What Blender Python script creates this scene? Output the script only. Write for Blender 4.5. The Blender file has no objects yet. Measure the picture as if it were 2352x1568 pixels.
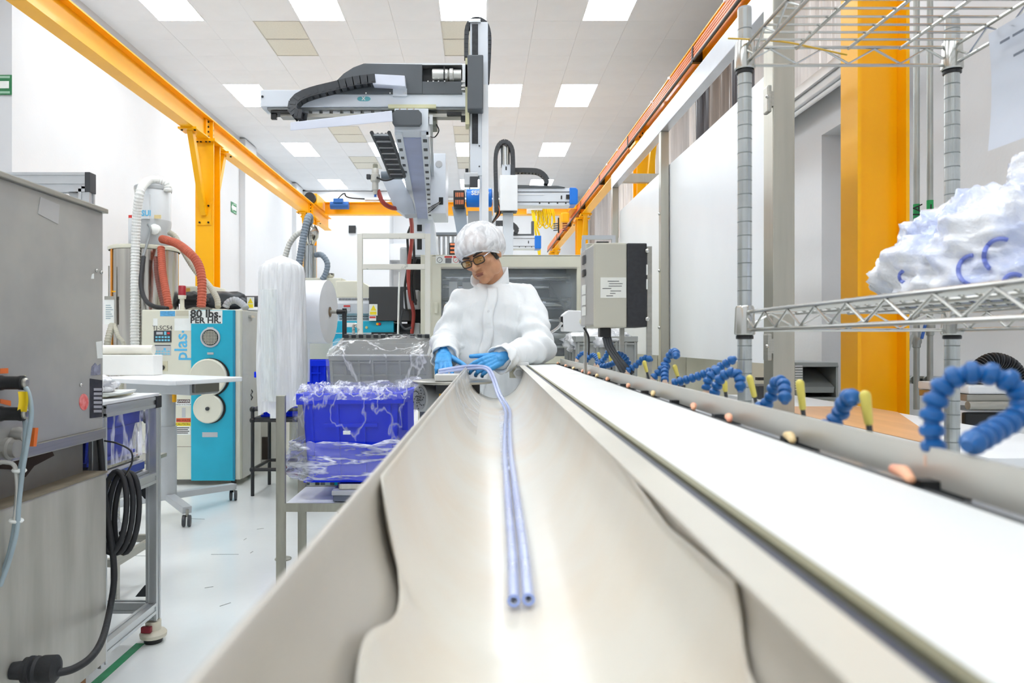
import bpy, bmesh, math, random
from mathutils import Vector, Matrix, noise, Euler
random.seed(7)
R = math.radians
SC = bpy.context.scene
COL = SC.collection
# ------------------------------------------------------------------ camera
FPX, VX, VY, CZ = 1650.0, 1100.0, 785.0, 1.2      # focal length in px, vanishing point, eye height
cam_d = bpy.data.cameras.new('camera'); cam = bpy.data.objects.new('camera', cam_d); COL.objects.link(cam)
cam.location = (0, 0, CZ); cam.rotation_euler = (R(90), 0, 0)
cam_d.sensor_width = 36; cam_d.lens = FPX / 2352 * 36
cam_d.shift_x = (1176 - VX) / 2352; cam_d.shift_y = (VY - 784) / 2352
cam_d.clip_start = .02; cam_d.clip_end = 100
cam_d.dof.use_dof = True; cam_d.dof.focus_distance = 3.1; cam_d.dof.aperture_fstop = 8.0
SC.camera = cam
# ------------------------------------------------------------------ light / exposure
SC.view_settings.view_transform = 'Standard'; SC.view_settings.look = 'None'
SC.view_settings.exposure = 0.5; SC.view_settings.gamma = 1; SC.view_settings.use_curve_mapping = False
PANEL = 13.0                                        # emission strength of the ceiling light panels
w = bpy.data.worlds.new('world'); SC.world = w; w.use_nodes = True
w.node_tree.nodes['Background'].inputs[0].default_value = (.8, .85, .9, 1)
w.node_tree.nodes['Background'].inputs[1].default_value = .3
SC.cycles.max_bounces = 10; SC.cycles.diffuse_bounces = 5; SC.cycles.glossy_bounces = 4
SC.cycles.transparent_max_bounces = 24; SC.cycles.transmission_bounces = 6
SC.cycles.caustics_reflective = False; SC.cycles.caustics_refractive = False
SC.cycles.sample_clamp_indirect = 4.0
# ------------------------------------------------------------------ helpers
def px(x, Y): return (x - VX) * Y / FPX
def pz(y, Y): return CZ - (y - VY) * Y / FPX
def P(x, y, Y): return Vector((px(x, Y), Y, pz(y, Y)))
def V(*a): return Vector(a)
def srgb(h):
    h = h.lstrip('#'); o = []
    for i in (0, 2, 4):
        c = int(h[i:i+2], 16) / 255
        o.append(c / 12.92 if c <= .04045 else ((c + .055) / 1.055) ** 2.4)
    return (*o, 1)
MATS = {}
def mat(name, col, rough=.5, metal=0, var=.06, scale=6, bump=0, bscale=60, stretch=(1, 1, 1), col2=None, lo=.35, hi=.65, spec=.5, coat=0, emit=0, trans=0, sss=0):
    if name in MATS: return MATS[name]
    m = bpy.data.materials.new(name); m.use_nodes = True; MATS[name] = m
    nt = m.node_tree; N = nt.nodes; L = nt.links; b = N['Principled BSDF']
    c1 = srgb(col)
    b.inputs['Roughness'].default_value = rough; b.inputs['Metallic'].default_value = metal
    b.inputs['Specular IOR Level'].default_value = spec; b.inputs['Coat Weight'].default_value = coat
    tc = N.new('ShaderNodeTexCoord'); mp = N.new('ShaderNodeMapping'); mp.inputs['Scale'].default_value = stretch
    L.new(tc.outputs['Object'], mp.inputs[0])
    nz = N.new('ShaderNodeTexNoise'); nz.inputs['Scale'].default_value = scale; nz.inputs['Detail'].default_value = 5
    L.new(mp.outputs[0], nz.inputs[0])
    rp = N.new('ShaderNodeValToRGB'); rp.color_ramp.elements[0].position = lo; rp.color_ramp.elements[1].position = hi
    c2 = srgb(col2) if col2 else tuple(max(0, x * (1 - var * 2)) for x in c1[:3]) + (1,)
    rp.color_ramp.elements[0].color = c2; rp.color_ramp.elements[1].color = c1
    L.new(nz.outputs[0], rp.inputs[0]); L.new(rp.outputs[0], b.inputs['Base Color'])
    if bump:
        n2 = N.new('ShaderNodeTexNoise'); n2.inputs['Scale'].default_value = bscale; n2.inputs['Detail'].default_value = 4
        L.new(mp.outputs[0], n2.inputs[0])
        bp = N.new('ShaderNodeBump'); bp.inputs['Strength'].default_value = bump; bp.inputs['Distance'].default_value = .02
        L.new(n2.outputs[0], bp.inputs['Height']); L.new(bp.outputs[0], b.inputs['Normal'])
    if emit:
        L.new(rp.outputs[0], b.inputs['Emission Color']); b.inputs['Emission Strength'].default_value = emit
    if trans: b.inputs['Transmission Weight'].default_value = trans
    if sss:
        b.inputs['Subsurface Weight'].default_value = sss; b.inputs['Subsurface Radius'].default_value = (.012, .005, .003)
        b.inputs['Subsurface Scale'].default_value = .5
    return m
def film(name, col, a0=.15, a1=.6, rough=.15, scale=14, stretch=(1, 1, 1), bump=.25, lo=.4, hi=.62, crease_glint=0, dist=1.2):
    """clear / translucent plastic sheet: transparent mixed with a glossy skin, creased by noise"""
    if name in MATS: return MATS[name]
    m = bpy.data.materials.new(name); m.use_nodes = True; MATS[name] = m
    nt = m.node_tree; N = nt.nodes; L = nt.links; b = N['Principled BSDF']
    b.inputs['Base Color'].default_value = srgb(col); b.inputs['Roughness'].default_value = rough
    b.inputs['Specular IOR Level'].default_value = .8
    tc = N.new('ShaderNodeTexCoord'); mp = N.new('ShaderNodeMapping'); mp.inputs['Scale'].default_value = stretch
    L.new(tc.outputs['Object'], mp.inputs[0])
    nz = N.new('ShaderNodeTexNoise'); nz.inputs['Scale'].default_value = scale; nz.inputs['Detail'].default_value = 4
    nz.inputs['Distortion'].default_value = dist
    L.new(mp.outputs[0], nz.inputs[0])
    mr = N.new('ShaderNodeMapRange'); mr.inputs[1].default_value = lo; mr.inputs[2].default_value = hi
    mr.inputs[3].default_value = a0; mr.inputs[4].default_value = a1
    if crease_glint:                                        # fold highlights drawn into the opacity as thin lines, replacing cloudy patches
        s1 = N.new('ShaderNodeMath'); s1.operation = 'SUBTRACT'; s1.inputs[1].default_value = .5; L.new(nz.outputs[0], s1.inputs[0])
        s2 = N.new('ShaderNodeMath'); s2.operation = 'ABSOLUTE'; L.new(s1.outputs[0], s2.inputs[0])
        mr.inputs[1].default_value = 0; mr.inputs[2].default_value = crease_glint; mr.inputs[3].default_value = a1; mr.inputs[4].default_value = a0
        L.new(s2.outputs[0], mr.inputs[0])
    else: L.new(nz.outputs[0], mr.inputs[0])
    bp = N.new('ShaderNodeBump'); bp.inputs['Strength'].default_value = bump; bp.inputs['Distance'].default_value = .03
    L.new(nz.outputs[0], bp.inputs['Height']); L.new(bp.outputs[0], b.inputs['Normal'])
    t = N.new('ShaderNodeBsdfTransparent'); mx = N.new('ShaderNodeMixShader')
    L.new(mr.outputs[0], mx.inputs[0]); L.new(t.outputs[0], mx.inputs[1]); L.new(b.outputs[0], mx.inputs[2])
    L.new(mx.outputs[0], N['Material Output'].inputs[0])
    return m
class MB:
    """collects shapes into one bmesh, then links them as one mesh object"""
    def __init__(s, xf=None): s.bm = bmesh.new(); s.xf = xf or Matrix()
    def _v(s, p): return s.bm.verts.new(s.xf @ Vector(p))
    def _f(s, vs):
        try: return s.bm.faces.new(vs)
        except ValueError: return None
    def hexa(s, c):                                   # 8 corners: bottom ring then top ring
        v = [s._v(p) for p in c]
        for f in ((3,2,1,0),(4,5,6,7),(0,1,5,4),(1,2,6,5),(2,3,7,6),(3,0,4,7)): s._f([v[i] for i in f])
        return s
    def box(s, x0, x1, y0, y1, z0, z1):
        return s.hexa([(x0,y0,z0),(x1,y0,z0),(x1,y1,z0),(x0,y1,z0),(x0,y0,z1),(x1,y0,z1),(x1,y1,z1),(x0,y1,z1)])
    def cbox(s, c, d):
        c = Vector(c); return s.box(c.x-d[0]/2, c.x+d[0]/2, c.y-d[1]/2, c.y+d[1]/2, c.z-d[2]/2, c.z+d[2]/2)
    def bar(s, p0, p1, w, h=None, up=(0, 0, 1)):      # rectangular bar from p0 to p1
        p0, p1 = Vector(p0), Vector(p1); h = h or w
        d = (p1 - p0).normalized(); u = Vector(up)
        if abs(d.dot(u)) > .98: u = Vector((0, 1, 0))
        a = d.cross(u).normalized(); u = a.cross(d)
        q = [(-1,-1),(1,-1),(1,1),(-1,1)]
        return s.hexa([p0 + a*i*w/2 + u*j*h/2 for i, j in q] + [p1 + a*i*w/2 + u*j*h/2 for i, j in q])
    def ring(s, c, a, b, r, n, r2=None):
        return [s._v(c + a*math.cos(2*math.pi*i/n)*r + b*math.sin(2*math.pi*i/n)*(r2 or r)) for i in range(n)]
    def skin(s, rings, cap=True, close=False):
        n = len(rings[0])
        prs = list(zip(rings, rings[1:])) + ([(rings[-1], rings[0])] if close else [])
        for A, B in prs:
            for i in range(n): s._f([A[i], A[(i+1) % n], B[(i+1) % n], B[i]])
        if cap and not close: s._f(rings[0][::-1]); s._f(rings[-1])
        return s
    def tube(s, pts, r, n=10, cap=True, closed=False, ribs=0, rib=0):
        pts = [Vector(p) for p in pts]; rings = []; m = len(pts)
        t0 = (pts[1] - pts[0]).normalized()
        u = Vector((0, 0, 1)) if abs(t0.z) < .9 else Vector((1, 0, 0))
        a = t0.cross(u).normalized()
        for i, p in enumerate(pts):
            if closed: t = (pts[(i+1) % m] - pts[i-1]).normalized()
            else: t = (pts[min(i+1, m-1)] - pts[max(i-1, 0)]).normalized()
            a = (a - t*a.dot(t)).normalized(); b = t.cross(a)
            rr = r(i/(m-1)) if callable(r) else r
            if ribs: rr += rib * (1 if (i % 2) else -1)
            rings.append(s.ring(p, a, b, rr, n))
        return s.skin(rings, cap, closed)
    def cyl(s, p0, p1, r, n=16, r1=None, cap=True):
        p0, p1 = Vector(p0), Vector(p1); t = (p1-p0).normalized()
        u = Vector((0,0,1)) if abs(t.z) < .9 else Vector((1,0,0))
        a = t.cross(u).normalized(); b = t.cross(a)
        return s.skin([s.ring(p0,a,b,r,n), s.ring(p1,a,b,r if r1 is None else r1,n)], cap)
    def lathe(s, prof, n=24, c=(0,0,0), cap=True):     # profile (r,z) about z through c
        c = Vector(c)
        return s.skin([s.ring(c + V(0,0,z), V(1,0,0), V(0,1,0), max(r, 1e-4), n) for r, z in prof], cap)
    def lathe_ax(s, c, ax, prof, n=24, cap=True):
        c = Vector(c); t = Vector(ax).normalized(); u = V(0,0,1) if abs(t.z) < .9 else V(1,0,0)
        a = t.cross(u).normalized(); b = t.cross(a)
        return s.skin([s.ring(c + t*z, a, b, max(r, 1e-4), n) for r, z in prof], cap)
    def prism(s, poly, d0, d1, axis='y'):             # polygon in the plane across axis, extruded d0..d1
        f = {'y': lambda p, d: (p[0], d, p[1]), 'x': lambda p, d: (d, p[0], p[1]), 'z': lambda p, d: (p[0], p[1], d)}[axis]
        A = [s._v(f(p, d0)) for p in poly]; B = [s._v(f(p, d1)) for p in poly]; n = len(poly)
        for i in range(n): s._f([A[i], A[(i+1) % n], B[(i+1) % n], B[i]])
        s._f(A[::-1]); s._f(B); return s
    def ball(s, c, r, n=14, m=8, sc=(1,1,1), rot=None):
        c = Vector(c); rot = rot or Matrix.Identity(3); rings = []
        for j in range(m+1):
            th = math.pi*j/m
            rings.append([s._v(c + rot @ Vector((r*sc[0]*math.sin(th)*math.cos(2*math.pi*i/n), r*sc[1]*math.sin(th)*math.sin(2*math.pi*i/n), r*sc[2]*math.cos(th)))) for i in range(n)])
        for A, B in zip(rings, rings[1:]):
            for i in range(n): s._f([A[i], B[i], B[(i+1) % n], A[(i+1) % n]])
        return s
    def capsule(s, p0, p1, r0, r1, n=12):
        p0, p1 = Vector(p0), Vector(p1); t = p1-p0
        t = t.normalized() if t.length > 1e-6 else V(0,0,1)
        u = V(0,0,1) if abs(t.z) < .9 else V(1,0,0); a = t.cross(u).normalized(); b = t.cross(a)
        rg = []
        for k in range(0, 4): q = R(-88 + 88*k/3); rg.append(s.ring(p0 + t*r0*math.sin(q), a, b, r0*math.cos(q), n))
        for k in range(0, 4): q = R(88*k/3); rg.append(s.ring(p1 + t*r1*math.sin(q), a, b, r1*math.cos(q), n))
        return s.skin(rg)
    def grid(s, f, nu, nv, th=0):
        vs = [[s._v(f(i/nu, j/nv)) for i in range(nu+1)] for j in range(nv+1)]
        for j in range(nv):
            for i in range(nu): s._f([vs[j][i], vs[j][i+1], vs[j+1][i+1], vs[j+1][i]])
        return s
    def quad(s, *p): s._f([s._v(q) for q in p]); return s
    def mesh(s, name, m=None, smooth=False, bevel=0):
        bm = s.bm
        bmesh.ops.remove_doubles(bm, verts=bm.verts, dist=1e-6)
        bmesh.ops.recalc_face_normals(bm, faces=bm.faces)
        if bevel:
            es = [e for e in bm.edges if len(e.link_faces) == 2 and e.calc_face_angle(0) > R(35)]
            bmesh.ops.bevel(bm, geom=es, offset=bevel, segments=2, affect='EDGES', profile=.6)
        me = bpy.data.meshes.new(name); bm.to_mesh(me); bm.free()
        if m: me.materials.append(m)
        if smooth:
            for p in me.polygons: p.use_smooth = True
            if smooth != 'all':
                me.set_sharp_from_angle(angle=R(40))
        return me
    def build(s, name, m, parent=None, smooth=False, bevel=0, mods=None):
        me = s.mesh(name, m, smooth, bevel)
        return link(name, me, parent)
def link(name, data, parent=None, loc=None, rot=None):
    o = bpy.data.objects.new(name, data); COL.objects.link(o)
    if loc is not None: o.location = loc
    if rot is not None: o.rotation_euler = rot
    if parent:
        o.parent = parent
        if parent.get('_w') is not None: o.matrix_parent_inverse = Matrix.Translation(-parent.location)
    return o
def tag(o, label, cat, group=None, kind=None):
    if label: o['label'] = label
    if cat: o['category'] = cat
    if group: o['group'] = group
    if kind: o['kind'] = kind
    return o
def thing(name, label, cat, loc=(0, 0, 0), group=None):
    """Empty at a thing's base; parts under it are modelled in world coordinates"""
    o = bpy.data.objects.new(name, None); COL.objects.link(o); o.location = loc; o.empty_display_size = .1
    o['_w'] = 1
    return tag(o, label, cat, group)
def lthing(name, label, cat, loc=(0, 0, 0), rot=(0, 0, 0), group=None):
    """Empty whose parts are modelled in its own local coordinates"""
    o = bpy.data.objects.new(name, None); COL.objects.link(o); o.location = loc; o.rotation_euler = rot
    o.empty_display_size = .1
    return tag(o, label, cat, group)
def struct(o): o['kind'] = 'structure'; return o
def spline(pts, n=8):
    """Catmull-Rom through points"""
    pts = [Vector(p) for p in pts]; out = []; q = [pts[0]*2-pts[1]] + pts + [pts[-1]*2-pts[-2]]
    for i in range(1, len(q)-2):
        for k in range(n):
            t = k/n; a, b, c, d = q[i-1], q[i], q[i+1], q[i+2]
            out.append(.5*((2*b) + (c-a)*t + (2*a-5*b+4*c-d)*t*t + (3*b-a-3*c+d)*t**3))
    out.append(pts[-1]); return out
def resample(pts, step):
    pts = [Vector(p) for p in pts]; out = [pts[0]]; acc = 0
    for a, b in zip(pts, pts[1:]):
        d = (b-a).length; 
        while acc + d >= step:
            t = (step-acc)/d; a = a.lerp(b, t); out.append(a.copy()); d = (b-a).length; acc = 0
        acc += d
    return out
def text(name, body, size, loc, rot, m, parent=None, align='CENTER', ext=.0006, bold=0, sx=1):
    c = bpy.data.curves.new(name, 'FONT'); c.body = body; c.size = size; c.align_x = align; c.align_y = 'CENTER'
    c.extrude = ext; c.offset = bold; c.resolution_u = 2
    tmp = bpy.data.objects.new('t', c); COL.objects.link(tmp); dg = bpy.context.evaluated_depsgraph_get(); dg.update()
    me = bpy.data.meshes.new_from_object(tmp.evaluated_get(dg)); me.name = name; bpy.data.objects.remove(tmp); bpy.data.curves.remove(c)
    me.materials.clear(); me.materials.append(m)
    o = link(name, me, parent, loc, rot); o.scale = (sx, 1, 1); return o
FACE = (R(90), 0, 0)                                  # text facing the camera (-Y)
def remesh(bm_or_mb, name, voxel, smooth=4, fac=.5, disp=None, m=None):
    """voxel union of overlapping shapes -> one continuous smooth mesh"""
    me0 = bpy.data.meshes.new('t'); bm = bm_or_mb.bm
    bmesh.ops.recalc_face_normals(bm, faces=bm.faces); bm.to_mesh(me0); bm.free()
    o = bpy.data.objects.new('t', me0); COL.objects.link(o)
    r = o.modifiers.new('r', 'REMESH'); r.mode = 'VOXEL'; r.voxel_size = voxel; r.use_smooth_shade = True
    if smooth:
        k = o.modifiers.new('s', 'SMOOTH'); k.iterations = smooth; k.factor = fac
    dg = bpy.context.evaluated_depsgraph_get(); dg.update()
    me = bpy.data.meshes.new_from_object(o.evaluated_get(dg)); me.name = name
    bpy.data.objects.remove(o); bpy.data.meshes.remove(me0)
    if disp:
        nn = [v.normal.copy() for v in me.vertices]
        for v, n_ in zip(me.vertices, nn): v.co += n_ * disp(v.co.copy(), n_)
    me.materials.clear()
    if m: me.materials.append(m)
    for p in me.polygons: p.use_smooth = True
    return me
# ------------------------------------------------------------------ materials
M_WALL = mat('white_wall_paint', '#d8d9db', .55, var=.02, scale=1.2, bump=.05, bscale=30)
M_CEIL = mat('ceiling_board', '#e9ebee', .8, var=.02, scale=2)
M_VENT = mat('return_air_tile', '#dddbcf', .8, var=.03, scale=40)
M_YEL = mat('yellow_crane_paint', '#ffb802', .34, var=.03, scale=2, coat=.08, spec=.35)
M_BOLT = mat('dark_bolt', '#2a2018', .5, .6)
M_WHITE = mat('white_powder_coat', '#eceef0', .35, var=.02)
M_ROB = mat('robot_white_aluminium', '#dfe5ec', .32, var=.03, scale=3)
M_ROBG = mat('robot_grey_cover', '#585d61', .45, var=.04)
M_DARK = mat('dark_grey_plastic', '#3b3e42', .45, var=.08)
M_BLACK = mat('black_plastic', '#17181a', .4, var=.1)
M_STEEL = mat('brushed_steel', '#b4b2a9', .34, .85, var=.06, scale=5, stretch=(1, 1, 22))
M_STAIN = mat('polished_stainless', '#cfccc4', .12, 1, var=.16, scale=3, stretch=(5, 5, .2), bump=.1, bscale=5)  # vertical streaks put dark reflections into the colour
M_ALU = mat('anodised_aluminium', '#cfd2d4', .32, .75, var=.04)
M_CHROME = mat('chrome_wire', '#c9c9c4', .22, .95, var=.05)
M_CREAM = mat('cream_machine_paint', '#dcdac8', .42, var=.03, scale=4)
M_RBLUE = mat('robot_blue', '#0b78e0', .35, var=.03)
M_ORNG = mat('orange_conductor', '#f58a55', .4, var=.08)
M_TEAL = mat('teal_paint', '#16aecb', .38, var=.05, scale=5)
M_GREY = mat('light_grey_plastic', '#b9bcbe', .4, var=.03)
M_RUBBER = mat('black_rubber', '#222326', .6, var=.1, bump=.1)
# ================================================================== the room
H = 4.42; ZC = CZ + H
MX, MY = .647, .603                                  # ceiling module
M_FLOOR = mat('white_epoxy_floor', '#f0f3f2', .22, var=.03, scale=.8, bump=.03, bscale=14, coat=.2)
struct(MB().box(-5.8, 3.9, -6, 22.3, -.1, 0).build('floor', M_FLOOR))
M_SCUFF = mat('floor_scuff', '#8f9692', .7, var=.2)
fl = bpy.data.objects['floor']
for (x0, y0, x1, y1) in [(485,1273,548,1273),(310,1276,345,1277),(505,1392,530,1384),(560,1240,566,1236),(420,1190,470,1192),(575,1270,581,1266),(470,1350,490,1347),(590,1215,606,1213)]:
    Ya, Yb = 1980/(y0-VY), 1980/(y1-VY)
    a, b = V(px(x0,Ya), Ya, .0008), V(px(x1,Yb), Yb, .0008)
    MB().bar(a, b, .003 + .003*random.random(), .001).build('crack', M_SCUFF, fl)
o = MB().box(-1.365, -1.33, 0, 2.86, 0, .0015).build('floor_tape', mat('green_tape', '#1f9a63', .5, var=.1, scale=20))
tag(o, 'narrow green floor marking tape running under the aluminium frame', 'floor tape')
# ceiling: a backing slab, individual boards in view, light panels and return-air tiles let into the grid
CX0 = -4.09 - MX/2 - 2*MX; RY0 = 9.9 - 2*MY
ceil = struct(MB().box(-5.9, 4.0, -6.1, 22.4, ZC + .03, ZC + .15).build('ceiling', M_CEIL))
struct(MB().box(-5.8, 3.9, -6, RY0 - MY, ZC, ZC + .03).build('ceiling', M_CEIL))
taken = set(); lights = []
rows = [(0, [2, 5, 8, 11]), (6, [2, 5, 9, 11]), (12, [2, 5, 8, 11]), (18, [2, 5, 8, 11])]
for r, cs in rows:
    for c in cs: lights.append((c, r)); taken |= {(c, r), (c, r+1)}
vents = []
for (c, r) in [(4, 2), (8, 2), (4, 10), (8, 10), (4, 14), (8, 14)]:
    vents.append((c, r)); taken |= {(c, r), (c, r+1)}
tm = MB().box(.0012, MX-.0012, .0012, MY-.0012, 0, .028).mesh('ceiling_tile', M_CEIL)
for c in range(-1, 15):
    for r in range(-1, 21):
        if (c, r) in taken: continue
        x, y = CX0 + c*MX, RY0 + r*MY
        if x < -5.5 or x > 3.6 or y > 21.8: continue
        link('ceiling_tile', tm, ceil, (x, y, ZC + .0005*((c*7+r*3) % 3)))
vm = MB().box(.012, MX-.012, .012, MY-.012, 0, .02).mesh('vent_tile', M_VENT)
M_VF = mat('vent_frame', '#cfcdc6', .6)
vf = MB().box(0, MX, 0, .012, -.004, .02).box(0, MX, 2*MY-.012, 2*MY, -.004, .02).box(0, .012, .012, 2*MY-.012, -.004, .02).box(MX-.012, MX, .012, 2*MY-.012, -.004, .02).box(.012, MX-.012, MY-.006, MY+.006, -.004, .02).mesh('grille_frame', M_VF)
VL = ['square return-air grille pair nearest, left of the robot arm', 'return-air grille pair behind the tall robot cable loop', 'return-air grille pair above the hanging cable chain',
      'return-air grille pair beside the white robot mast, second row', 'small far return-air grille pair left of the robot beam', 'small far return-air grille pair at the white robot mast']
for (c, r), lb in zip(vents, VL):
    t = lthing('ceiling_vent', lb, 'ceiling vent', (CX0 + c*MX, RY0 + r*MY, ZC), group='return-air grilles in the ceiling')
    link('frame', vf, t); link('vent_panel', vm, t, (0, 0, .004)); link('vent_panel', vm, t, (0, MY, .004))
M_DIFF = bpy.data.materials.new('light_diffuser'); M_DIFF.use_nodes = True
bs = M_DIFF.node_tree.nodes['Principled BSDF']; bs.inputs['Base Color'].default_value = (1, 1, 1, 1)
bs.inputs['Emission Color'].default_value = (.91, .96, 1, 1); bs.inputs['Emission Strength'].default_value = PANEL
dm = MB().box(.018, MX-.018, .018, 2*MY-.018, .002, .022).mesh('diffuser', M_DIFF)
fm = MB().box(0, MX, 0, .018, -.003, .022).box(0, MX, 2*MY-.018, 2*MY, -.003, .022).box(0, .018, .018, 2*MY-.018, -.003, .022).box(MX-.018, MX, .018, 2*MY-.018, -.003, .022).mesh('frame', M_WHITE)
def panel(x, y, lb, dz=0):
    t = lthing('ceiling_light', lb, 'ceiling light', (x, y, ZC+dz), group='white ceiling light panels')
    link('frame', fm, t); link('diffuser', dm, t)
rn = ['nearest row', 'second row', 'third row', 'farthest row']; cn = {2: 'leftmost', 5: 'second from the left', 8: 'third from the left', 9: 'third from the left', 11: 'rightmost'}
for c, r in lights: panel(CX0 + c*MX, RY0 + r*MY, f'lit white ceiling light panel, {rn[r//6]}, {cn[c]}')
for r in (-6, -12, -18):
    for c in (2, 5, 8, 11): panel(CX0 + c*MX, RY0 + r*MY, 'lit white ceiling light panel out of view above the camera end', -.024)
# walls
def wall(name, mb, m=M_WALL, **k): return struct(mb.build(name, m, **k))
wall('wall_left', MB().box(-5.8, -5.55, -6, 8, 0, ZC+.03).box(-5.8, -5.2, 8, 22.2, 0, ZC+.03).box(-5.2, -5.08, 15.62, 16.4, 0, ZC).box(-5.2, -5.08, 20, 20.7, 0, ZC))
wall('wall_back', MB().box(-5.3, 3.9, 22, 22.3, 0, ZC+.03)); wall('wall_far_block', MB().box(-5.2, -2.62, 21, 22, 0, ZC-.02)); wall('wall_far_lintel', MB().box(-2.62, -1.62, 21.2, 22, 3.62, 4.1))
wall('wall_front', MB().box(-5.8, 3.9, -3.4, -3.2, 0, ZC+.03))  # unseen wall behind the camera, set close to bounce light forward
WR = 2.72                                             # right wall: pilaster block, overhang and recess
wall('wall_right', MB().box(3.6, 3.9, 5.0, 22.2, 0, ZC+.03).box(3.0, 3.9, -3.2, 5.0, 0, ZC+.02).box(WR, 3.0, 5.7, 22, 0, 3.22).box(WR, 3.0, 5.0, 5.7, 2.84, 3.22).box(2.96, 3.0, 5.0, 5.7, 0, 2.84))
# upper part of the right wall: a long pleated curtain, pale with brown and dark lengths
CUR = [('#e9e2dd', 0), ('#a4958a', 1), ('#d9d2cd', 2), ('#3d363a', 3), ('#8c7d72', 4), ('#c9c2be', 5)]
cm = [mat('pleat_%d' % i, c, .3, var=.12, scale=3, stretch=(1, 6, .3)) for c, i in CUR]
cur = thing('pleated_curtain', 'tall pleated plastic curtain with pale, brown and dark lengths above the right wall', 'curtain', (3.4, 12, 3.24))
yy = 5.1; k = 0
random.seed(3)
while yy < 21.5:
    wd = random.choice([.22, .3, .45, .6, .8]) * (1.0 + yy*.02); m = random.choice([0, 0, 0, 2, 2, 1, 5, 4, 3, 0])
    if 9.6 < yy < 10.6: m = 3
    n = max(3, int(wd/.07))
    f = lambda u, v, yy=yy, wd=wd: (3.42 + .035*math.sin(u*wd/.07*math.pi*2) - .02*math.sin(yy*9+u*3), yy + u*wd, 3.24 + v*(ZC-3.26))
    MB().grid(f, n*4, 1).build('pleat', cm[m], cur, smooth=True); yy += wd
# ledge with fluorescent tube over the right wall
o = MB().box(2.5, WR, 4.6, 12, 3.13, 3.2).build('wall_ledge', M_ALU); tag(o, 'long grey metal ledge along the top of the white right wall', 'ledge')
t = thing('tube_light', 'long white tube lamp fixture under the metal ledge at the yellow column', 'lamp', (2.55, 5.2, 3.05))
MB().box(2.53, 2.62, 4.7, 6.6, 3.07, 3.13).build('housing', M_WHITE, t, bevel=.008)
MB().cyl((2.575, 4.72, 3.05), (2.575, 6.58, 3.05), .018).build('tube', M_WHITE, t, smooth=True)
for y in (4.71, 6.57): MB().box(2.55, 2.6, y-.012, y+.012, 3.02, 3.08).build('end_cap', M_GREY, t)
# black opening in the back wall, louvre shutter
o = MB().box(px(800,20.9), px(816,20.9), 20.95, 21, pz(534,20.9), pz(517,20.9)).build('wall_hatch', M_BLACK); tag(o, 'small black square hatch high on the far wall', 'hatch')
t = thing('roller_shutter', 'grey ribbed shutter low on the far wall left of the capped worker', 'shutter', (px(1025,21.5), 21.5, 0))
xa, xb = px(988,21.4), px(1062,21.4)
MB().box(xa-.1, xb+.1, 21.45, 21.98, .0, pz(540,21.4)+.1).build('panel', M_GREY, t)
MB().box(xa-.1, xb+.1, 21.36, 21.99, pz(540,21.4), pz(534,21.4)).build('head_box', M_ROBG, t)
for i in range(7):
    x = xa + (xb-xa)*(i+.5)/7; MB().cyl((x, 21.42, .0), (x, 21.42, pz(543,21.4)), .05, 10).build('rib', M_ALU, t, smooth=True)
# green direction signs on the left wall
M_GRN = mat('sign_green', '#2d7a4c', .5); M_SW = mat('sign_white', '#f0f3ef', .5)
def arrow_sign(loc, rot, label):
    t = lthing('exit_sign', label, 'sign', loc, rot)
    MB().box(-.17, .17, 0, .006, -.11, .11).build('plate', M_GRN, t)
    MB().prism([(-.145, 0), (-.06, .085), (-.06, .04), (.14, .04), (.14, -.04), (-.06, -.04), (-.06, -.085)], -.003, 0).build('arrow', M_SW, t)
    for z in (-.085, .085): MB().box(-.02, .15, -.002, .001, z-.012, z+.012).build('lettering', mat('sign_pale', '#9fc4ab', .5), t)
ys = 5.2*1650/(1100-537); arrow_sign((-5.19, ys-.02, pz(478, ys)), (0, 0, R(90)), 'green and white arrow sign on the left wall beside the yellow column')
o = arrow_sign((-5.36, 7.98, pz(196, 8)), (0, 0, 0), 'green sign cut off by the left picture edge, high on the wall')
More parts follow.
